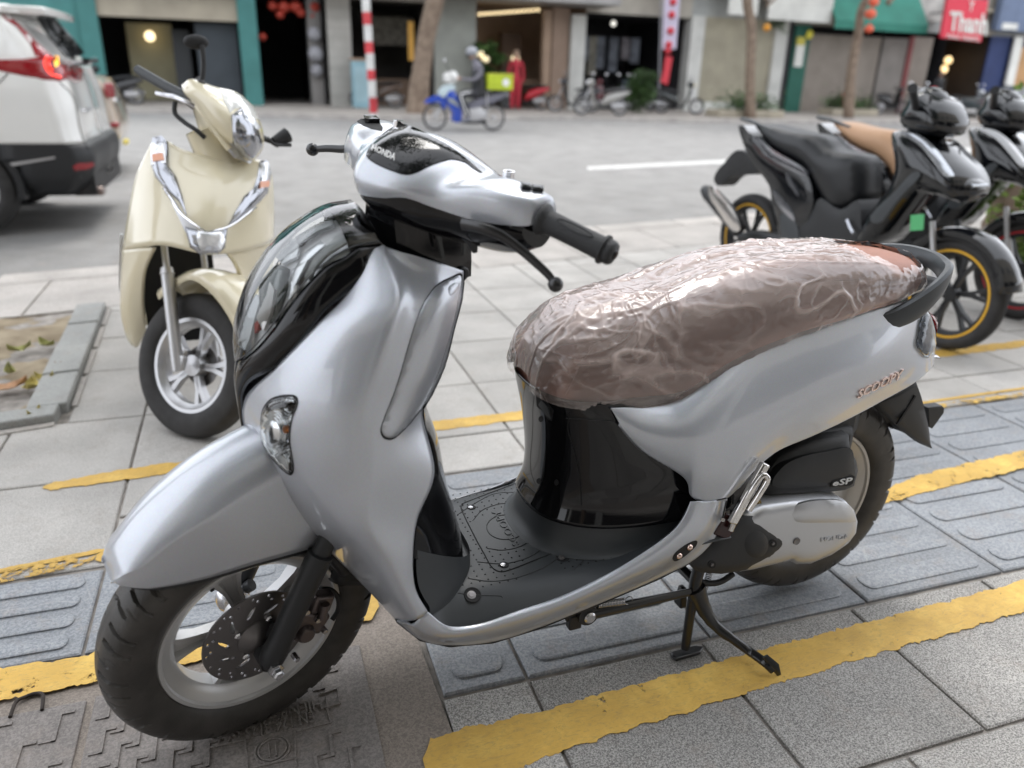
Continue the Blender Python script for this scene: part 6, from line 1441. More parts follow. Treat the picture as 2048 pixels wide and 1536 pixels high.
LAMPW = mat('shop lamp', (1, .85, .55), .5, emit=(1, .78, .45), estr=1.2)
LAMPC = mat('white shop lamp', (1, 1, .95), .5, emit=(1, .97, .88), estr=.5)
def fbox(x0, x1, z0, z1, y0, y1): return ((x0 + x1) / 2, (y0 + y1) / 2, (z0 + z1) / 2), (x1 - x0, abs(y1 - y0), z1 - z0)
def bx(name, x0, x1, z0, z1, y0, y1, m, par, bev=0., **k):
    c, s = fbox(x0, x1, z0, z1, y0, y1); return MB().box(c, s).build(name, m, par, smooth=False, bevel=bev, **k)
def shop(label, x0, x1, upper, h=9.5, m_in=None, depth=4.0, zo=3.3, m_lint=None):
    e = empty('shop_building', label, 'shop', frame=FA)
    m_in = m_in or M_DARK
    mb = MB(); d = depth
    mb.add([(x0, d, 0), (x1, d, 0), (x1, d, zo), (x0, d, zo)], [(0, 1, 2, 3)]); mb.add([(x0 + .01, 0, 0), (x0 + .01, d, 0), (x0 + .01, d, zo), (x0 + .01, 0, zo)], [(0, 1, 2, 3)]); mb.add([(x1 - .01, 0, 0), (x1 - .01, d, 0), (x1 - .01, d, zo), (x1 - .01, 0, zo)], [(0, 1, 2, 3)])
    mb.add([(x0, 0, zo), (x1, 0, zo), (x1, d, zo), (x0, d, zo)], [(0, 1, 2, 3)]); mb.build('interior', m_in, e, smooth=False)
    bx('floor', x0, x1, -.1, .03, -.05, d, M_MORT, e)
    bx('upper_wall', x0, x1, zo, h, .02, .35, upper, e)
    n = max(1, int((x1 - x0) / 1.7)); w = (x1 - x0) / n
    for f in range(2):
        for i in range(n):
            c = x0 + w * (i + .5); z = zo + 1.2 + f * 3.0
            fr_ = bx('window', c - .5, c + .5, z, z + 1.5, -.04, .06, M_PIL, e); bx('pane', c - .42, c + .42, z + .08, z + 1.42, -.05, -.03, M_WIN, fr_)
    bx('floor_band', x0, x1, zo + .9, zo + 1.05, -.25, .02, M_LINT, e); bx('roof', x0, x1, h, h + .2, -.3, 4.5, M_LINT, e)
    return e
X = lambda px, y=110: float(fx(px, y))
# left garage bay between teal posts
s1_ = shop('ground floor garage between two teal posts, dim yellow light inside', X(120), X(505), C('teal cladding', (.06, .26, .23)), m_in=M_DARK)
bx('teal_post', X(172), X(208), 0, 3.3, -.25, .1, M_TEAL, s1_); bx('teal_post', X(482), X(518), 0, 9, -.3, .1, M_TEAL, s1_)
bx('lintel', X(208), X(482), 2.45, 3.3, -.15, .2, M_LINT, s1_); bx('lit_wall', X(245), X(345), .0, 2.4, 2.4, 2.5, M_YWL, s1_); bx('shelf', X(345), X(380), .0, 2.2, 1.2, 2.4, M_DGR, s1_); bx('side_door', X(395), X(478), 0, 2.4, .3, .4, C('dark blue grey door', (.05, .06, .07)), s1_)
MB().ball((X(297), 2.0, 2.0), .16, 10, 6).build('ceiling_lamp', LAMPW, s1_); bx('net_rail', X(208), X(482), 3.2, 3.32, -.5, -.15, M_TEAL, s1_)
bx('teal_panel', X(120), X(172), 0, 9.3, -.12, .1, M_TEAL, s1_)
s2_ = shop('dark passage with red lanterns hanging in its mouth', X(505), X(648), M_UP2, depth=7.)
for i, (px, py, r) in enumerate([(545, 12, .16), (568, 14, .20), (592, 14, .20), (560, 30, .14), (602, 26, .15), (630, 14, .20), (624, 32, .12), (524, 74, .14)]):
    p = FP(px, py, -.4); o = MB().ball((0, 0, 0), r, 14, 10, sc=(1, 1, .85)).lathe([(.05, r * .8), (.06, r * .95), (.0001, r * .98)], axis='z', n=10).build('lantern', mat('red lantern', (.42, .05, .03), .5, var=.3, vscale=10), label='red paper lantern under the passage ceiling', cat='lantern', group='lanterns in the dark passage'); w = FA.w(p); o.location = w
bx('pipe_panel', X(622), X(650), 0, 3.3, .3, .8, C('stained wall', (.22, .21, .20)), s2_); 
for z, r in ((2.2, .22), (1.6, .25), (1.1, .2)): MB().ball((X(632), .1, z), r, 10, 6).build('wall_meter', C('meter grey', (.28, .28, .30)), s2_)
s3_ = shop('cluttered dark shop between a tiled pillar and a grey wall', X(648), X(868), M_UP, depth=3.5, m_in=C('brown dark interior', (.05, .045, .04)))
bx('tiled_pillar', X(657), X(703), 0, 3.3, -.1, .5, C('grey tile pillar', (.42, .41, .38)), s3_)
for z in np.arange(.3, 3.3, .3): bx('tile_joint', X(657) - .004, X(703) + .004, z, z + .015, -.105, .3, M_MORT, s3_)
bx('orange_sheet', X(815), X(826), 1.5, 2.7, -.15, -.12, C('orange cloth', (.55, .30, .06)), s3_); bx('counter', X(760), X(850), 0, .9, 1.0, 1.6, C('brown counter', (.14, .09, .06)), s3_); bx('cloth_rail', X(760), X(850), 2.0, 2.9, 1.5, 1.6, C('hung cloth', (.11, .10, .08), vscale=6, var=.5), s3_)
s4_ = shop('grey-green wall beside a warm lit shop with a glass front', X(868), X(1168), M_UP2, m_in=M_WARM, depth=3.2, zo=3.45)
bx('grey_wall', X(868), X(950), 0, 3.45, -.1, .4, M_GWALL, s4_); bx('white_pillar', X(1138), X(1166), 0, 3.2, -.15, .4, M_PIL, s4_); bx('canopy', X(600), X(1195), 3.45, 3.7, -1.6, 0, C('grey canopy', (.33, .32, .31)), s4_)
bx('wood_post', X(1085), X(1100), 0, 3.3, -.05, .2, M_WARM, s4_); bx('wood_panel', X(1104), X(1136), 0, 3.4, .0, .1, C('brown panel', (.28, .20, .15)), s4_)
for i in range(14): MB().ball((X(955) + i * .18, .3, 3.05 + .02 * i), .05, 8, 5).build('string_light', LAMPW, s4_)
for px, z in ((990, 1.9), (1066, 1.7), (1003, 1.7)): MB().ball((X(px), 1.8, z), .16, 10, 6).build('wall_lamp', mat('dim lamp', (1, .9, .6), .5, emit=(1, .85, .55), estr=.6), s4_)
bx('display_shelf', X(970), X(1130), .8, 1.0, 1.4, 1.9, M_WARM, s4_); bx('display_case', X(1040), X(1080), 0, 2.6, 1.9, 2.4, C('dark case', (.12, .08, .06)), s4_)
s5_ = shop('black open shop front filled with parked motorbikes', X(1168), X(1376), M_UP, depth=5.)
for px in (1212, 1228, 1195, 1255, 1280, 1300): bx('hanging_stock', X(px), X(px) + .35, 1.1 + (px % 7) * .12, 2.6, 1.5, 1.7, C('stock %d' % (px % 3), ((.16, .15, .12), (.10, .11, .13), (.13, .12, .13))[px % 3], var=.4, vscale=5), s5_)
bx('white_pillar', X(1374), X(1400), 0, 3.4, -.15, .4, M_PIL, s5_)
MB().ball((X(1247), 1, 3.05), .1, 8, 6).build('ceiling_lamp', LAMPC, s5_)
def shutter(par, x0, x1, z1, m, y=.0, n=26):
    mb = MB()
    for i in range(n):
        z = z1 * i / n; mb.box(((x0 + x1) / 2, y, z + z1 / n / 2), (x1 - x0, .05, z1 / n * .86))
    mb.box(((x0 + x1) / 2, y + .04, z1 / 2), (x1 - x0, .02, z1)); return mb.build('roller_shutter', m, par, smooth=False, kind='stuff')
s6_ = shop('closed beige roller shutter between two white pillars', X(1376), X(1580), M_UP2, depth=1.)
shutter(s6_, X(1400), X(1542), 3.4, M_SH1); bx('white_pillar', X(1542), X(1566), 0, 3.4, -.15, .4, M_PIL, s6_); bx('sill', X(1400), X(1542), 0, .35, -.12, .0, M_PIL, s6_)
sg = bx('sign_board', X(1432, 10), X(1488, 10), 3.45, 5.2, -.9, -.8, M_SIGNW, s6_); sg = bx('sign_board', X(1508, 10), X(1632, 10), 3.35, 5.4, -1.0, -.9, M_SIGNW, s6_)
s7_ = shop('shop with a taupe shutter, dark green door and green awning', X(1580), X(1760), M_UP, depth=1.)
bx('dark_gap', X(1566), X(1580), 0, 3.4, -.02, .2, M_DARK, s7_); bx('green_door', X(1582), X(1612), 0, 3.3, -.1, .1, M_DGRN, s7_)
shutter(s7_, X(1614), X(1757), 3.0, M_SH2); bx('notice', X(1590, 80), X(1606, 80), 1.75, 2.7, -.18, -.12, M_SIGNW, s7_); MB().ball((X(1612, 75), -.2, 2.95), .17, 12, 8, sc=(1, .2, 1)).build('yellow_disc', mat('yellow sign disc', (.70, .62, .06), .5), s7_)
bx('yellow_label', X(1590, 70), X(1606, 70), 2.55, 2.85, -.2, -.13, C('yellow board', (.50, .44, .08)), s7_)
aw = MB(); xa, xb = X(1628, 30), X(1812, 30); aw.add([(xa, -.05, 5.2), (xb, -.05, 5.2), (xb, -1.3, 3.45), (xa, -1.3, 3.45), (xa, -1.3, 3.15), (xb, -1.3, 3.15)], [(0, 1, 2, 3), (3, 2, 5, 4)]); aw.build('green_awning', M_GAWN, s7_, smooth=False, solid=.03)
s8_ = shop('grey shutter shop beside a dark doorway under the right end of the awning', X(1760), X(1888), M_UP2, depth=2.)
shutter(s8_, X(1762), X(1812), 3.0, M_SH3); shutter(s8_, X(1822), X(1862), 3.1, M_SH2, .05); bx('red_door_frame', X(1812), X(1820), 0, 3.1, -.1, .1, C('dull red frame', (.20, .05, .05)), s8_); bx('white_fascia', X(1812, 15), X(1880, 15), 3.7, 5.2, -.4, -.2, C('stained fascia', (.46, .45, .42), var=.3), s8_)
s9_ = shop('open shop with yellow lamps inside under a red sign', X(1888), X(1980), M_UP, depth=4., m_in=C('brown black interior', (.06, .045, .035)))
for px, z in ((1912, 2.3), (1955, 2.3), (1900, 2.2), (1950, 1.9)): MB().ball((X(px), 1.5, z), .17, 10, 6).build('shop_lamp', mat('amber shop lamp', (1, .75, .4), .5, emit=(1, .70, .35), estr=.9), s9_)
for i in range(5): bx('shelf_goods', X(1895) + i * .75, X(1895) + i * .75 + .5, .1, 1.6, 2, 2.4, C('goods %d' % (i % 3), ((.12, .10, .08), (.10, .12, .10), (.16, .10, .08))[i % 3]), s9_)
s10_ = shop('blue fronted shop at the right edge with a pale leaning board', X(1980), X(2300), M_UP2, depth=3., m_in=M_BLUE)
bx('blue_wall', X(1972), X(2010), 0, 3.3, -.1, .0, M_BLUE, s10_); bx('blue_fascia', X(1978, 20), X(2250, 20), 3.5, 5.6, -.6, -.3, C('grey blue fascia', (.13, .17, .26)), s10_); MB().prism([(X(2006, 150), .2), (X(2022, 150), .2), (X(2040, 60), 3.3), (X(2024, 60), 3.3)], lambda a, b, d: (a, d, b), -.3, -.2).build('pale_board', M_SIGNW, s10_)
bx('orange_poster', X(2034), X(2300), .9, 2.9, -.15, -.05, C('orange poster', (.45, .26, .12)), s10_); bx('lettering_strip', X(1984, 35), X(2015, 35), 3.55, 3.8, -.62, -.6, M_SIGNW, s10_)
for e_, x_ in ((s1_, -10.), ):
    pass
bx('side_wall', X(-260), X(120), 0, 9.3, -.1, .3, M_TEAL, s1_)

# red sign on a bracket
P = [FP(x, y, 2.2) for x, y in ((1882, 75), (1962, 84), (1977, 0), (1896, -8))]; w = [FA.w(p) for p in P]; o = np.mean(w, 0)
rs = empty('shop_sign', 'red hanging shop sign with white lettering, right of the dark doorway', 'sign', loc=tuple(o))
mb = MB(); d = np.array((0, .12, 0)); mb.add([p - o for p in w] + [p - o + d for p in w], [(0, 1, 2, 3), (7, 6, 5, 4), (0, 4, 5, 1), (1, 5, 6, 2), (2, 6, 7, 3), (3, 7, 4, 0)]); mb.build('panel', mat('red sign', (.62, .03, .06), .5), rs, smooth=False)
def qtext(s, q, par, m, name='lettering', off=.03, bold=.02):
    V, F = text_mesh(s, 1., 0, bold); Xs = [v[0] for v in V]; Ys = [v[1] for v in V]; P = []
    for v in V:
        a, b = (v[0] - min(Xs)) / (max(Xs) - min(Xs)), (v[1] - min(Ys)) / (max(Ys) - min(Ys)); p = q[0] * (1 - a) * (1 - b) + q[1] * a * (1 - b) + q[2] * a * b + q[3] * (1 - a) * b; P.append(p + np.array((0, -off, 0)))
    return MB().add(P, F).build(name, m, par, smooth=False)
wq = lambda pts, dd=2.2: [FA.w(FP(x, y, dd)) - o for x, y in pts]
qtext('Thanh', wq([(1895, 62), (1972, 70), (1976, 28), (1900, 22)]), rs, M_SIGNW, bold=.03); qtext('Y', wq([(1935, 22), (1946, 23), (1949, 2), (1938, 1)]), rs, M_SIGNW); qtext('THOI TRANG', wq([(1890, 76), (1956, 83), (1958, 74), (1892, 68)]), rs, M_SIGNW)
MB().tube([(0, .1, .3), (0, 2.2, .3)], .03, 6).build('bracket', M_FRM, rs)

# ---- far trees
M_BARK = mat('bark', (.16, .115, .085), .9, col2=(.26, .20, .15), vscale=6, bump=.8, bscale=20)
M_LEAF = [mat('leaf dark', (.035, .075, .022), .5, var=.35, vscale=1.2), mat('leaf mid', (.06, .12, .035), .5, var=.35, vscale=1.2), mat('leaf light', (.10, .17, .05), .5, var=.3, vscale=1.2)]
def crown(name, par, c, rad, n, size, seed, clumps=26):
    rnd = random.Random(seed); mb = MB(); cl = []
    for i in range(clumps):
        d = Vector((rnd.gauss(0, 1), rnd.gauss(0, 1), rnd.gauss(0, .8))).normalized() * rnd.uniform(.35, 1.0); cl.append((Vector((c[0] + d.x * rad[0], c[1] + d.y * rad[1], c[2] + d.z * rad[2])), rnd.uniform(.22, .42) * rad[0]))
    for i in range(n):
        p, r = cl[i % len(cl)]; q = Vector((rnd.gauss(0, .55), rnd.gauss(0, .55), rnd.gauss(0, .4))) * r + p; s = size * rnd.uniform(.6, 1.4)
        a = Vector((rnd.uniform(-1, 1), rnd.uniform(-1, 1), rnd.uniform(-.5, .3))).normalized() * s; b = a.cross(Vector((rnd.uniform(-1, 1), rnd.uniform(-1, 1), 1))).normalized() * s * .38
        mb.add([q - a, q + b - a * .1, q + a, q - b - a * .1], [(0, 1, 2, 3)], rnd.choice((0, 0, 1, 1, 2)))
    return mb.build(name, M_LEAF, par, smooth=False, merge=False)
def tree(label, g, path, rads, limbs, cr, group='street trees', n=5000, size=.13, seed=1):
    e = empty('street_tree', label, 'tree', loc=tuple(g), group=group)
    P = catmull(path, 6); rr = np.interp(np.linspace(0, 1, len(P)), np.linspace(0, 1, len(rads)), rads); rings = []
    for i, (p, r) in enumerate(zip(P, rr)): rings.append([(p[0] + r * (1 + .12 * noise.noise((math.cos(a) * 2, math.sin(a) * 2, p[2] * 1.5 + seed))) * math.cos(a), p[1] + r * (1 + .12 * noise.noise((math.cos(a) * 2 + 5, math.sin(a) * 2, p[2] * 1.5))) * math.sin(a), p[2]) for a in np.linspace(0, 2 * math.pi, 18, endpoint=False)])
    t = MB().loft(rings).build('trunk', M_BARK, e, angle=180)
    for lp_, lr in limbs: MB().tube(catmull(lp_, 4), list(np.linspace(lr, lr * .35, (len(lp_) - 1) * 4 + 1)), 8).build('limb', M_BARK, t)
    crown('crown', e, cr[0], cr[1], n, size, seed); return e
def gl_(px, py, z=0.):
    p = ground(px, py, z)
    if FA.l(p)[1] > -.7: p = FA.w(FP(px, py, .7)); p[2] = z
    return p
def fr_at(g, px, py):                      # point above g's vertical plane facing the camera
    F_ = Frame(tuple(g), 0); return F_.pix(px, py, 1, 0)
g = gl_(838, 226); tr1 = [(0, 0, -.05), tuple(fr_at(g, 836, 200)), tuple(fr_at(g, 842, 150)), tuple(fr_at(g, 852, 80)), tuple(fr_at(g, 868, 10)), tuple(fr_at(g, 880, -40)), (1.0, 0, 5.2)]
tree('leaning brown street tree between the striped pole and the rider', g, tr1, [.42, .33, .29, .26, .27, .25, .18], [([(.7, 0, 3.6), (-.6, .3, 5.2), (-1.8, .2, 6.6)], .15), ([(.8, 0, 4.2), (1.9, -.4, 5.6), (2.6, -.8, 6.8)], .14)], ((.8, -.5, 7.6), (3.2, 2.6, 2.0)), seed=3)
g = gl_(1502, 236); tree('slim pale street tree in front of the beige shutter', g, [(0, 0, -.05), tuple(fr_at(g, 1500, 150)), tuple(fr_at(g, 1503, 60)), tuple(fr_at(g, 1497, -20)), (0, 0, 5.5)], [.19, .16, .15, .17, .12], [([(0, 0, 3.6), (-.9, 0, 5.0), (-1.9, 0, 6.2)], .10), ([(0, 0, 3.4), (.8, 0, 4.0), (1.5, 0, 4.4)], .05)], ((0, -.5, 7.2), (2.6, 2.2, 1.8)), seed=5)
g = gl_(1697, 236); tree('thin leaning street tree hung with red lanterns by the green awning', g, [(0, 0, -.05), tuple(fr_at(g, 1702, 150)), tuple(fr_at(g, 1716, 70)), tuple(fr_at(g, 1732, 0)), (1.2, 0, 5.5)], [.20, .17, .15, .14, .11], [([(.8, 0, 3.8), (2, 0, 5.3), (3, 0, 6)], .1)], ((1.5, -.5, 7.5), (2.6, 2.2, 1.8)), seed=6)
for px, py, r in ((1748, 4, .17), (1741, 28, .19), (1738, 58, .15)):
    p = fr_at(g - np.array((0, .5, 0)), px, py) + g - np.array((0, .5, 0)); o = MB().ball((0, 0, 0), r, 14, 10, sc=(1, 1, .85)).tube([(0, 0, r * .8), (0, 0, r * 1.4)], .02, 6).build('lantern', mat('orange red lantern', (.70, .12, .06), .5), label='round red lantern strung down the thin tree trunk', cat='lantern', group='lanterns on the thin tree'); o.location = p
# foliage and orange flower near the beige shutter
def bush(name, label, g, c, rad, n, size, seed, cat='bush', clumps=14, group=None, stems=None):
    e = empty(name, label, cat, loc=tuple(g), group=group); crown('foliage', e, c, rad, n, size, seed, clumps)
    for s in (stems or []): MB().tube(s, .02, 6).build('stem', M_BARK, e)
    return e
g = gl_(1560, 205); p = fr_at(g, 1562, 45); bush('hanging_plant', 'hanging plant in front of the white sign by the slim tree', g, tuple(p), (.55, .2, .35), 500, .06, 11, 'plant', stems=[[tuple(p), tuple(p + np.array((-.3, 0, .8)))]])
o = MB().ball((0, 0, 0), .14, 10, 8).build('orange_lantern', mat('orange lantern', (.75, .33, .04), .5), label='orange lantern beside the slim tree trunk', cat='lantern'); o.location = g + fr_at(g, 1524, 56) - np.array((0, .3, 0))
g = gl_(1277, 228); bush('round_bush', 'round clipped green bush between the parked scooters', g, (0, 0, .80), (.50, .50, .74), 5200, .05, 12, clumps=90)
for a, b_, lab in (((1455, 236), (1540, 234), 'low planter with grey green plants around the slim tree'), ((1655, 230), (1755, 232), 'planter of bright green plants below the lantern tree')):
    ga, gb = gl_(*a), gl_(*b_); gm = (ga + gb) / 2; wd = np.linalg.norm(gb - ga); e = empty('planter', lab, 'planter', loc=tuple(gm)); MB().box((0, .3, .12), (wd, .9, .24)).build('planter_wall', M_LINT, e, bevel=.03); crown('foliage', e, (0, .3, .42), (wd * .5, .4, .22), 1500, .07, int(a[0]), 24)
# ---- street furniture
g = gl_(748, 238); e = empty('striped_pole', 'red and white banded street pole beside the leaning tree', 'pole', loc=tuple(g))
rdp, whp = mat('faded red band', (.55, .05, .06), .5, var=.2, vscale=3), mat('faded white band', (.60, .60, .58), .5, var=.15, vscale=3)
zs = [float(fr_at(g, 748, y)[2]) for y in (238, 226, 195, 160, 140, 107, 84, 50, 25, -30, -90)]; tilt = -.035
for i in range(len(zs) - 1):
    z0, z1 = zs[i], zs[i + 1]; MB().lathe([(.10, z0), (.10, z1)], (tilt * z0, 0, 0), 'z', 20).build('pole_band', rdp if i in (1, 3, 5, 7) else whp, e)
MB().tube([(tilt * zs[-1], 0, zs[-1]), (tilt * 6.5, 0, 6.5)], .09, 14).build('pole_top', whp, e)
g = gl_(725, 208); e = empty('utility_box', 'pale blue utility cabinet behind the striped pole', 'cabinet', loc=tuple(g)); h = float(fr_at(g, 725, 122)[2]); MB().box((0, 0, h / 2), (.62, .5, h)).build('cabinet_body', C('pale blue metal', (.26, .42, .48), .5), e, bevel=.02); MB().box((0, 0, h + .04), (.68, .56, .08)).build('cabinet_top', M_WARM, e, bevel=.02); MB().box((0, -.255, h * .5), (.5, .01, h * .75)).build('cabinet_door', C('paler blue metal', (.33, .48, .53), .5), e)
g = gl_(1340, 222); e = empty('feather_banner', 'tall pale lilac banner with a string of red flowers and a red ribbon', 'banner', loc=tuple(g))
Q = lambda x, y, dy=0: tuple(fr_at(g, x, y) + np.array((0, dy, 0)))
MB().add([Q(1324, 98), Q(1352, 98), Q(1365, -60), Q(1332, -60)], [(0, 1, 2, 3)]).build('cloth', mat('lilac cloth', (.62, .58, .72), .8), e, smooth=False, solid=.01)
MB().tube([Q(1318, 222, .05), Q(1326, -60, .05)], .035, 8).build('banner_pole', mat('dull grey pole', (.30, .30, .32), .4), e)
for x, y in ((1345, 4), (1342, 30), (1340, 62), (1336, 90), (1334, 102)): MB().ball(Q(x, y, -.06), .13, 9, 6).build('red_flower', mat('red fabric', (.65, .05, .07), .6), e)
MB().add([Q(1330, 112, -.05), Q(1344, 114, -.05), Q(1338, 150, -.05), Q(1334, 170, -.05), Q(1320, 164, -.05), Q(1326, 140, -.05)], [(0, 1, 2, 3, 4, 5)]).build('red_ribbon', MATS['red fabric'], e, smooth=False, solid=.02)
g = gl_(1686, 205); o = MB().box((0, 0, 1.3), (.12, .08, .8)).box((-.15, 0, .55), (.14, .08, .6)).build('red_ribbon', MATS['red fabric'], label='red ribbons tied to the thin lantern tree', cat='ribbon'); o.location = g + np.array((-.1, -.3, 0))

# ---- small motorbikes at the far kerb
def motorbike(label, g, head, col, seat=None, lamp=None, group='motorbikes parked along the far kerb', s=1., name='parked_motorbike', mirror=True):
    F_ = Frame(tuple(g), head); e = empty(name, label, 'motorbike', frame=F_, group=group); wb_ = 1.24
    for u, n_ in ((0, 'rear_wheel'), (wb_, 'front_wheel')): simple_wheel(e, (u, 0, .27), .27, .21, .045, 6, M_GREY, M_TY2, n_)
    ell = lambda u, z, a, w, b, n=14: [(u, w * math.cos(t), z + b * math.sin(t)) for t in np.linspace(0, 2 * math.pi, n, endpoint=False)]
    MB().loft([ell(-.30, .72, 0, .04, .03), ell(-.1, .66, 0, .12, .10), ell(.2, .56, 0, .15, .17), ell(.45, .48, 0, .14, .18), ell(.6, .36, 0, .10, .09)]).build('rear_body', col, e)
    MB().loft([ell(-.25, .79, 0, .07, .02), ell(0, .80, 0, .12, .045), ell(.35, .76, 0, .14, .05), ell(.58, .72, 0, .09, .04)]).build('seat', seat or M_MBLK, e)
    MB().loft([[(u, w, z) for w in np.linspace(-.17, .17, 9)] + [(u + .07, w * .7, z) for w in np.linspace(.17, -.17, 9)] for u, z in ((.72, .26), (.84, .40), (.92, .65), (.95, .86))]).build('leg_shield', col, e)
    MB().box((.55, 0, .25), (.5, .26, .07)).build('floor', M_MBLK, e, bevel=.02)
    MB().ball((.98, 0, .98), .13, 14, 10, sc=(1, 1.1, .9)).build('head_cowl', col, e); MB().ball((1.08, 0, .98), .075, 12, 8).build('headlight', lamp or M_REFL, e)
    MB().tube([(.90, .33, 1.02), (.96, .1, 1.03), (.96, -.1, 1.03), (.90, -.33, 1.02)], .018, 8).build('handlebar', M_MBLK, e)
    if mirror:
        for q in (1, -1): x = MB().tube([(.94, q * .22, 1.03), (.96, q * .28, 1.22)], .008, 6).build('mirror_stem', M_MBLK, e); MB().ball((.95, q * .30, 1.25), .06, 10, 6, sc=(.3, 1, .8)).build('mirror', M_CHR, x)
    for q in (1, -1): MB().tube([(wb_, q * .07, .27), (wb_ - .22, q * .07, .80)], .018, 8).build('fork_leg', M_GREY, e)
    MB().grid([[(wb_ + .30 * math.cos(a), v, .27 + .30 * math.sin(a)) for v in (-.06, 0, .06)] for a in np.linspace(.3, 2.6, 12)]).build('front_fender', col, e, solid=.006)
    MB().box((.1, .06, .30), (.4, .12, .16)).build('engine', M_GREY, e, bevel=.03); MB().tube([(.1, -.12, .30), (-.3, -.13, .36)], .045, 10).build('exhaust', M_GREY, e)
    return e
P_ = lambda n, c: mat(n, c, .25, coat=.6)
motorbike('dark motorbike parked in the garage bay by the teal post', gl_(272, 205), R(195), P_('dark paint', (.02, .02, .022)), name='parked_motorbike')
motorbike('red scooter parked in front of the warm lit shop', gl_(1082, 213), R(160), P_('bright red paint', (.50, .015, .03)))
motorbike('grey scooter with red trim left of the round bush', gl_(1238, 232), R(168), P_('beige grey paint', (.34, .33, .31)))
motorbike('dark scooter with a round pale lamp right of the round bush', gl_(1322, 226), R(-40), P_('dark grey paint', (.04, .045, .045)), lamp=M_CRM)
motorbike('black motorbike parked behind the bright green planter', gl_(1760, 214), R(5), P_('black motorbike paint', (.02, .02, .02)))
motorbike('white fronted motorbike right of the green planter', gl_(1812, 232), R(-120), P_('off white motorbike paint', (.45, .45, .44)))
motorbike('scooter parked in front of the red sign shop', gl_(1900, 232), R(-70), P_('dull silver paint', (.30, .31, .32)))
motorbike('black motorbike at the left end of the row before the black shop', gl_(1182, 226), R(150), P_('black paint two', (.03, .03, .035)))
motorbike('dark red motorbike parked deep under the black shop front', gl_(1225, 214), R(100), P_('dark red paint', (.10, .01, .015)))
motorbike('dark blue motorbike half hidden behind the round bush', gl_(1262, 214), R(80), P_('dark blue paint', (.015, .02, .06)))
motorbike('dark motorbike standing beside the lilac banner pole', gl_(1300, 216), R(110), P_('black paint two', (.03, .03, .035)))
motorbike('brown motorbike parked in the cluttered shop left of the leaning tree', gl_(790, 214), R(170), P_('brown paint', (.08, .05, .035)))
# dark saloon at the right edge
dfh = math.pi + R(8); dfg = np.array((29.0, 24.8, -.12)); DF = Frame(tuple(dfg - np.array((math.cos(dfh) * 1.45 - math.sin(dfh) * .8, math.sin(dfh) * 1.45 + math.cos(dfh) * .8, 0))), dfh); dc = empty('parked_car', 'dark saloon car cut off by the right edge across the street', 'car', frame=DF)
lv = []
for z, u0, u1, hw in [(.22, -1.9, 2.25, .80), (.45, -2.1, 2.35, .88), (.68, -2.1, 2.3, .89), (.86, -2.0, 2.1, .86), (.92, -1.9, 1.95, .80)]:
    lv.append([(u0 + (u1 - u0) * (.5 - .5 * math.cos(t)) * 1.0, hw * min(1, math.sin(t) * 2.6) ** .5 if math.sin(t) > 1e-6 else 0, z) for t in np.linspace(0, math.pi, 15)])
A = dense(lv, 3, 3); q = A[:, ::-1].copy(); q[:, :, 1] *= -1; B_ = np.concatenate([A, q[:, 1:]], 1); m_ = MB().grid(B_); b_ = len(m_.v) - B_.shape[1]; m_.f.append(tuple(b_ + k for k in range(B_.shape[1]))); m_.mi.append(0); m_.build('body', mat('charcoal car paint', (.05, .06, .065), .12, coat=1.), dc, angle=40)
lv = []
for z, u0, u1, hw in [(.90, -1.45, 1.25, .76), (1.15, -1.1, .75, .68), (1.36, -.6, .25, .58), (1.40, -.4, .05, .45)]: lv.append([(u0, 0, z), (u0 + .04, hw * .7, z), (u0 + .25, hw, z), ((u0 + u1) / 2, hw, z), (u1 - .25, hw, z), (u1 - .04, hw * .7, z), (u1, 0, z)])
A = dense(lv, 3, 3); q = A[:, ::-1].copy(); q[:, :, 1] *= -1; B_ = np.concatenate([A, q[:, 1:]], 1); m_ = MB().grid(B_); b_ = len(m_.v) - B_.shape[1]; m_.f.append(tuple(b_ + k for k in range(B_.shape[1]))); m_.mi.append(0); m_.build('glasshouse', M_GLS, dc, angle=40)
for u in (-1.3, 1.45):
    for s in (1, -1): simple_wheel(dc, (u, s * .80, .31), .31, .22, .09, 8, M_GREY, M_TY2, 'wheel', hub=.05)
for s in (.6, -.6): MB().ball((2.18, s, .66), .13, 12, 8, sc=(.8, 1.4, .6)).build('headlight', M_REFL, dc)
MB().box((2.33, 0, .40), (.06, .52, .12)).build('number_plate', M_WHT, dc)
# ================================================================== people
M_SKIN = mat('skin', (.42, .26, .19), .5)
def skin_body(name, pts, edges, rad, m, par, root=0, sub=2, M=None):
    me = bpy.data.meshes.new(name); me.from_pydata([tuple(p) for p in pts], edges, []); me.materials.append(m)
    o = obj(name, me, par, M); o.modifiers.new('skin', 'SKIN'); s = o.modifiers.new('sub', 'SUBSURF'); s.levels = sub; s.render_levels = sub
    for i, r in enumerate(rad):
        sv_ = me.skin_vertices[0].data[i]; sv_.radius = (r, r) if not isinstance(r, tuple) else r; sv_.use_root = i == root
    return o
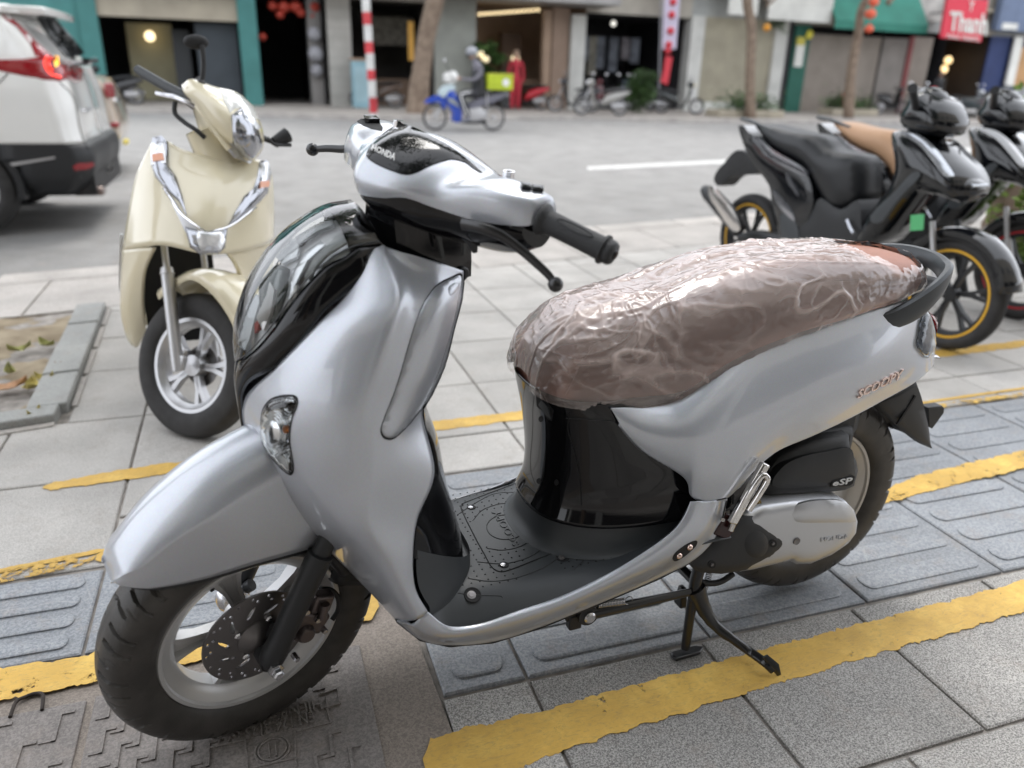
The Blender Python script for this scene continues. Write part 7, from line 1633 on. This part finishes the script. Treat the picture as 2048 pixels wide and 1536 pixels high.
# rider on the blue motorbike, seen from the left side
gr, gf = ground(986, 261, -.12), ground(870, 261, -.12); RH = math.atan2(gf[1] - gr[1], gf[0] - gr[0]); RFm = Frame(tuple(gr), RH)
def RQ(x, y, v=0.): return RFm.pix(x, y, 1, v)
RWB = float(np.linalg.norm(gf - gr))
M_BLU = mat('blue motorbike paint', (.02, .07, .45), .25, coat=.6)
mo = empty('motorbike', 'blue and white motorbike being ridden along the road', 'motorbike', frame=RFm)
for u, n_ in ((0, 'rear_wheel'), (RWB, 'front_wheel')):
    wcz = .30; mb = MB(); mb.lathe([(.25, .018), (.235, .018), (.235, -.018), (.25, -.018)], (u, 0, wcz), n=48, close=True).lathe([(.0001, .05), (.05, .045), (.05, -.045), (.0001, -.05)], (u, 0, wcz), n=20)
    for k in range(16): a = 2 * math.pi * k / 16; mb.tube([(u + .04 * math.cos(a), (-1) ** k * .03, wcz + .04 * math.sin(a)), (u + .24 * math.cos(a + .1), 0, wcz + .24 * math.sin(a + .1))], .0022, 4)
    w_ = mb.build(n_, M_GREY, mo); MB().lathe([(.25, .026), (.275, .036), (.295, .025), (.30, 0), (.295, -.025), (.275, -.036), (.25, -.026)], (u, 0, wcz), n=56, close=True).build('tyre', M_TY2, w_)
def rp(name, poly, v, w, m, dome=.01, par=None): return conform(poly, 6, lambda x, y: (RQ(x, y, v), np.array((0, 1., 0))), 0, h=dome, wdt=4, thick=w, curve=True, smooth_n=3).build(name, m, par or mo, angle=50)
rp('front_fender', [(851, 206), (856, 198), (872, 191), (890, 191), (893, 200), (891, 216), (885, 216), (880, 205), (866, 205)], .05, .10, M_BLU)
rp('leg_shield', [(893, 196), (900, 182), (912, 186), (922, 212), (925, 226), (921, 243), (908, 243), (908, 226), (898, 212)], .12, .24, M_BLU, .02); rp('shield_graphic', [(895, 196), (908, 200), (920, 214), (914, 212), (900, 204)], .142, .01, mat('grey green graphic', (.35, .38, .32), .3))
rp('front_cowl', [(880, 186), (890, 172), (905, 168), (912, 176), (904, 184), (894, 192), (884, 194)], .09, .18, mat('pale blue white paint', (.55, .66, .70), .25, coat=.5), .02); rp('headlight_cowl', [(891, 160), (893, 148), (903, 142), (912, 144), (916, 156), (910, 164), (900, 166)], .10, .20, M_WCAR, .03)
rp('tail_body', [(938, 208), (968, 192), (985, 183), (1012, 180), (1014, 190), (990, 204), (960, 214), (944, 218)], .10, .20, mat('grey body paint', (.18, .18, .22), .3), .015); rp('seat', [(945, 190), (985, 180), (1012, 178), (1012, 184), (980, 192), (950, 198)], .11, .22, M_MBLK, .02)
rp('engine', [(935, 220), (965, 216), (972, 236), (940, 242)], .10, .2, M_GREY); rp('frame', [(925, 238), (968, 240), (970, 247), (925, 247)], .06, .12, M_MBLK); rp('rear_fender', [(1000, 196), (1015, 192), (1018, 210), (1010, 214)], .05, .1, M_MBLK)
MB().tube([RQ(974, 186, .12), RQ(974, 240, .12)], .02, 8).build('rear_shock', M_GREY, mo); MB().tube([RQ(893, 196, 0), (RWB, 0, .30)], .03, 8).build('fork', M_GREY, mo); MB().tube([RQ(908, 158, .30), RQ(904, 158, 0), RQ(908, 158, -.3)], .015, 8).build('handlebar', M_MBLK, mo)
for s in (.28, -.28): x_ = MB().tube([RQ(906, 158, s), RQ(890, 126, s)], .008, 6).build('mirror_stem', M_MBLK, mo); MB().ball(tuple(RQ(889, 121, s)), .055, 10, 6, sc=(.4, 1, .8)).build('mirror', M_CHR, x_)
MB().tube([RQ(975, 181, .1), RQ(1010, 181, .1), RQ(1016, 192, .1)], .012, 6).build('rack', M_STEEL, mo)
bxo = empty('delivery_box', 'lime green delivery box strapped on the rider motorbike tail', 'box', frame=RFm)
a = RQ(976, 180, .22); b_ = RQ(1027, 149, .22); MB().box(((a[0] + b_[0]) / 2, 0, (a[2] + b_[2]) / 2), (abs(a[0] - b_[0]), .44, abs(b_[2] - a[2]))).build('box_body', mat('lime green bag', (.46, .56, .03), .6, var=.12, vscale=6), bxo, bevel=.02); MB().box(((a[0] + b_[0]) / 2, 0, b_[2] + .005), (abs(a[0] - b_[0]) + .01, .45, .02)).build('box_lid', mat('yellow edge', (.60, .60, .10), .6), bxo)
c_ = RQ(1012, 165, .225); MB().tube([(c_[0], .22, c_[2]), (c_[0], .226, c_[2])], .085, 18).build('white_roundel', M_WHT, bxo)
pe_ = empty('person', 'rider in grey sleeves, dark vest, striped dark trousers and grey cap helmet', 'person', frame=RFm)
J = {}
hip = RQ(957, 186, 0); ch = RQ(956, 150, 0); nk = RQ(949, 122, 0); hd_ = RQ(944, 108, 0)
pts = [hip, RQ(958, 168, 0), ch, RQ(954, 134, 0), nk, RQ(946, 114, 0)]; ed = [(0, 1), (1, 2), (2, 3), (3, 4), (4, 5)]; rad = [(.15, .12), (.14, .12), (.15, .12), (.13, .10), .055, .06]
def add(p, r, par): pts.append(p); rad.append(r); ed.append((par, len(pts) - 1)); return len(pts) - 1
for s in (1, -1):
    k = add(RQ(959, 132, .17 * s), .065, 3); k = add(RQ(962, 148, .20 * s), .052, k); k = add(RQ(948, 160, .24 * s), .045, k); k = add(RQ(930, 159, .27 * s), .038, k); k = add(RQ(919, 157, .29 * s), .03, k)
    k = add(RQ(950, 190, .10 * s), .10, 0); k = add(RQ(938, 188, .15 * s), .088, k); k = add(RQ(924, 190, .18 * s), .068, k); k = add(RQ(928, 210, .18 * s), .055, k); k = add(RQ(937, 230, .17 * s), .04, k)
    k = add(RQ(936, 238, .17 * s), .042, k); k = add(RQ(925, 243, .17 * s), .035, k)
body = skin_body('body', pts, ed, rad, mat('grey sleeve fabric', (.17, .165, .19), .8), pe_)
MB().ball(tuple(hd_), .10, 16, 12, sc=(1, .85, 1.15)).build('head', M_SKIN, body); hc_ = hd_ + np.array((0, 0, .045))
MB().ball(tuple(hc_), .135, 18, 12, sc=(1.05, .95, .85)).build('helmet', mat('grey helmet', (.30, .31, .34), .4), body); MB().box(tuple(hd_ + np.array((.09, 0, -.03))), (.06, .13, .07)).build('face_mask', M_MBLK, body, bevel=.02)
MB().loft([[(hip[0] + du + a2 * math.cos(t), b2 * math.sin(t), z) for t in np.linspace(0, 2 * math.pi, 16, endpoint=False)] for z, du, a2, b2 in ((hip[2] - .02, 0, .165, .20), (hip[2] + .2, -.01, .16, .185), (hip[2] + .42, .03, .15, .185), (hip[2] + .53, .05, .10, .13))]).build('vest', M_MBLK, body)
for s in (1, -1):
    lg = MB().tube(catmull([RQ(953, 188, .10 * s), RQ(938, 187, .15 * s), RQ(923, 190, .18 * s), RQ(928, 210, .18 * s), RQ(937, 230, .17 * s)], 4), [.105] * 3 + [.10, .095, .09, .085, .08, .08, .078, .072, .066, .062, .058, .055, .05, .048], 14).build('trouser_leg', mat('dark trousers', (.03, .03, .035), .8), body)
    MB().tube(catmull([RQ(948, 184, .20 * s), RQ(936, 185, .235 * s), RQ(922, 190, .25 * s), RQ(927, 210, .245 * s), RQ(936, 230, .22 * s)], 4), .018, 6).build('white_stripe', M_WHT, lg)
    MB().ball(tuple(RQ(918, 157, .29 * s)), .042, 10, 8).build('hand', M_SKIN, body); MB().loft([[tuple(RQ(x, y, .17 * s) + np.array((0, d_, 0))) for d_, y in ((-.04, y0), (.04, y0), (.045, y0 + 4), (-.045, y0 + 4))] for x, y0 in ((940, 236), (930, 239), (921, 241))]).build('shoe', mat('grey shoe', (.25, .26, .30), .7), body, bevel=.01)
# standing figures across the street
def standing(label, g, h, top, legs, m_hair, turn=0., group=None):
    F_ = Frame(tuple(g), turn); e = empty('person', label, 'person', frame=F_, group=group); s = h / 1.7
    pts = [(0, 0, .92), (0, 0, 1.1), (0, 0, 1.3), (0, 0, 1.40), (0, 0, 1.47), (0, .01, 1.53)]; rad = [(.15, .11), (.13, .10), (.16, .11), (.14, .09), .05, .055]; ed = [(0, 1), (1, 2), (2, 3), (3, 4), (4, 5)]
    for q in (1, -1):
        b0 = len(pts); pts += [(.0, q * .19, 1.37), (.01, q * .24, 1.12), (.06, q * .24, .90), (.09, q * .23, .82), (0, q * .09, .86), (.01, q * .10, .48), (0, q * .10, .09), (.11, q * .11, .04)]; rad += [.06, .048, .038, .03, .095, .062, .045, .035]
        ed += [(3, b0), (b0, b0 + 1), (b0 + 1, b0 + 2), (b0 + 2, b0 + 3), (0, b0 + 4), (b0 + 4, b0 + 5), (b0 + 5, b0 + 6), (b0 + 6, b0 + 7)]
    o = skin_body('body', [tuple(c * s for c in p) for p in pts], ed, [tuple(c * s for c in r) if isinstance(r, tuple) else r * s for r in rad], top, e)
    MB().ball((0, 0, 1.60 * s), .10 * s, 14, 10, sc=(1, .85, 1.15)).build('head', M_SKIN, o); MB().ball((-.015, 0, 1.63 * s), .108 * s, 14, 10, sc=(1, .92, 1.05)).build('hair', m_hair, o)
    for q in (1, -1): MB().tube([(0, q * .09 * s, .92 * s), (.01 * s, q * .10 * s, .5 * s), (0, q * .10 * s, .1 * s)], [.11 * s, .08 * s, .06 * s], 12).build('trouser_leg', legs, o)
    return e
standing('person in a black top standing at the dark doorway right of the grey shutter', gl_(1868, 212), 1.75, M_MBLK, C('dark blue cloth', (.03, .05, .14)), M_MBLK, R(-90))
o = MB().box((0, 0, 0), (.25, .18, .75)).build('red_bag', MATS['red fabric'], label='long red bag hanging beside the person in black', cat='bag', bevel=.04); o.location = gl_(1856, 212) + np.array((-.1, -.2, .75))
mq = gl_(1030, 207); standing('red dressed mannequin figure standing in the warm lit shop front', mq, 1.9, mat('red dress cloth', (.45, .03, .05), .7), MATS['red dress cloth'], M_WARM, R(-90))
bush('potted_palm', 'dark green potted plant behind the rider at the grey wall', gl_(975, 208), (0, 0, 1.3), (.55, .4, .9), 1500, .12, 21, 'plant', stems=[[(0, 0, 0), (0, 0, 1.2)]])

# ================================================================== plants at the right edge
def twig_plant(label, g, tips, seed, n=26, leaf=.035, m=None, stem_r=.004):
    e = empty('shrub', label, 'shrub', loc=tuple(g), group='shrubs at the right edge'); rnd = random.Random(seed); st = MB(); lv_ = MB()
    for t in tips:
        t = np.array(t, float); mid = t * .5 + np.array((rnd.uniform(-.04, .04), rnd.uniform(-.04, .04), .03)); P = catmull([(0, 0, 0), mid, t], 6); st.tube(P, [stem_r * (1.4 - i / len(P)) for i in range(len(P))], 6)
        for k in range(n):
            q = P[rnd.randint(3, len(P) - 1)]; a = Vector((rnd.uniform(-1, 1), rnd.uniform(-1, 1), rnd.uniform(0, 1))).normalized() * leaf * rnd.uniform(.6, 1.2); b = a.cross(Vector((rnd.uniform(-1, 1), rnd.uniform(-1, 1), .4))).normalized() * leaf * .3
            q = Vector(tuple(q)); lv_.add([q, q + a * .5 + b, q + a, q + a * .5 - b], [(0, 1, 2, 3)], rnd.choice((0, 1, 1)))
    st.build('stems', M_BARK, e); lv_.build('leaves', [mat('fresh leaf', (.16, .26, .05), .5), mat('bright leaf', (.25, .36, .09), .5)], e, smooth=False, merge=False); return e
twig_plant('sparse light green shrub at the right edge beside the farther black scooter', ground(1962, 520), [(-.05, .0, 1.0), (.1, .1, 1.15), (.0, -.1, .85), (.2, 0, .95), (.25, .1, .75), (.15, -.1, .6), (.3, -.15, .5)], 31, 60, .06)
twig_plant('leafy shrub low at the right edge in front of the woody stump', ground(1990, 600), [(.12, 0, .5), (.2, -.05, .42), (.05, .05, .4), (.15, .1, .6), (.1, -.1, .3), (.3, 0, .4)], 32, 80, .06)
twig_plant('pair of green sprigs behind the tan seat of the farther scooter', ground(1745, 470), [(-.15, 0, .66), (.1, 0, .68), (-.02, .1, .58), (.25, .05, .62)], 33, 26, .06)
twig_plant('green sprig behind the black seat of the nearer scooter', ground(1672, 455), [(.0, 0, .62), (.1, 0, .60), (.05, .1, .56)], 34, 26, .06)
twig_plant('tall thin sprig beside the dark saloon at the right edge', ground(1940, 430), [(0, 0, 1.0), (.06, .05, .9), (-.05, 0, .8)], 35, 30, .06)
g = ground(1998, 520); e = empty('tree_stump', 'rough woody stump at the right edge behind the shrubs', 'stump', loc=tuple(g)); rings = []
for i in range(12):
    z = i * .085; r = .15 + .03 * noise.noise((i * .8, 2, 3)); rings.append([((r + .04 * noise.noise((math.cos(a) * 3, math.sin(a) * 3, z * 6))) * math.cos(a) + .05 * z, (r + .04 * noise.noise((math.cos(a) * 3, math.sin(a) * 3, z * 6))) * math.sin(a), z) for a in np.linspace(0, 2 * math.pi, 24, endpoint=False)])
MB().loft(rings).build('trunk', M_BARK, e, angle=180)

# ================================================================== near side: street tree and the building behind the viewer
tree('street tree growing out of the square pit, trunk left of the view', np.array((-2.75, 3.35, 0)), [(0, 0, -.05), (.02, .02, 1.2), (-.05, .05, 2.6), (.1, .1, 4.2)], [.24, .17, .15, .13], [([(0, .05, 2.8), (1.2, -.2, 3.9), (2.6, -.4, 4.8)], .10), ([(.05, .1, 3.6), (-.8, .8, 4.8), (-1.6, 1.4, 5.6)], .09), ([(.1, .1, 4.1), (.8, 1.2, 5.0), (1.8, 2.0, 6.0)], .08)], ((1.6, 3.2, 6.6), (3.6, 3.2, 1.6)), group=None, n=9000, size=.11, seed=8)
tree('street tree farther along the near kerb, outside the view', np.array((6.6, 5.2, 0)), [(0, 0, -.05), (.02, .02, 1.2), (-.05, .05, 2.6), (.1, .1, 4.2)], [.24, .17, .15, .13], [([(0, .05, 2.8), (-1.2, -.2, 3.9), (-2.6, -.4, 4.8)], .10)], ((-.6, 1.6, 6.6), (3.4, 3.0, 1.5)), group=None, n=8000, size=.11, seed=9)
nb = empty('shop_building', 'unseen near side shop building, set close behind the viewer to block sky', 'shop', loc=(0, -3.4, 0))
bx('upper_wall', -14, 16, 3.4, 11, -.3, 0, M_UP, nb); bx('pillar', -5.4, -4.9, 0, 3.4, -.2, .1, M_PIL, nb); bx('pillar', -.9, -.4, 0, 3.4, -.2, .1, M_PIL, nb); bx('pillar', 3.9, 4.4, 0, 3.4, -.2, .1, M_PIL, nb); bx('pillar', 8.4, 8.9, 0, 3.4, -.2, .1, M_PIL, nb)  # unseen wall kept near and tall to darken the near paving
bx('back_wall', -14, 16, 0, 3.4, -5, -4.8, C('dim shop wall', (.12, .115, .11)), nb); bx('shop_ceiling', -14, 16, 3.3, 3.4, -4.8, -.3, C('dim shop ceiling', (.12, .12, .12)), nb); bx('shop_floor', -14, 16, -.02, .03, -5, 0, M_CONC, nb)
for i in range(9):
    f_ = bx('window', -12.5 + i * 3, -11 + i * 3, 5, 6.8, -.02, .05, M_PIL, nb); bx('pane', -12.4 + i * 3, -11.1 + i * 3, 5.1, 6.7, .05, .07, M_WIN, f_)
bx('near_apron', -14, 16, -.02, .0, 0, 2.0, M_CONC, nb)
tree('street tree behind the viewer whose crown hangs over the pavement', np.array((-1.9, -2.6, 0)), [(0, 0, -.05), (.02, .02, 1.2), (-.05, .05, 2.6), (.1, .1, 4.2)], [.24, .17, .15, .13], [([(0, .05, 2.8), (1.2, .8, 3.9), (2.0, 1.8, 4.6)], .10), ([(.05, .1, 3.6), (-.8, .8, 4.8), (-1.6, 1.4, 5.6)], .09)], ((1.4, 1.6, 5.2), (2.6, 2.3, 1.0)), group=None, n=6500, size=.085, seed=18)
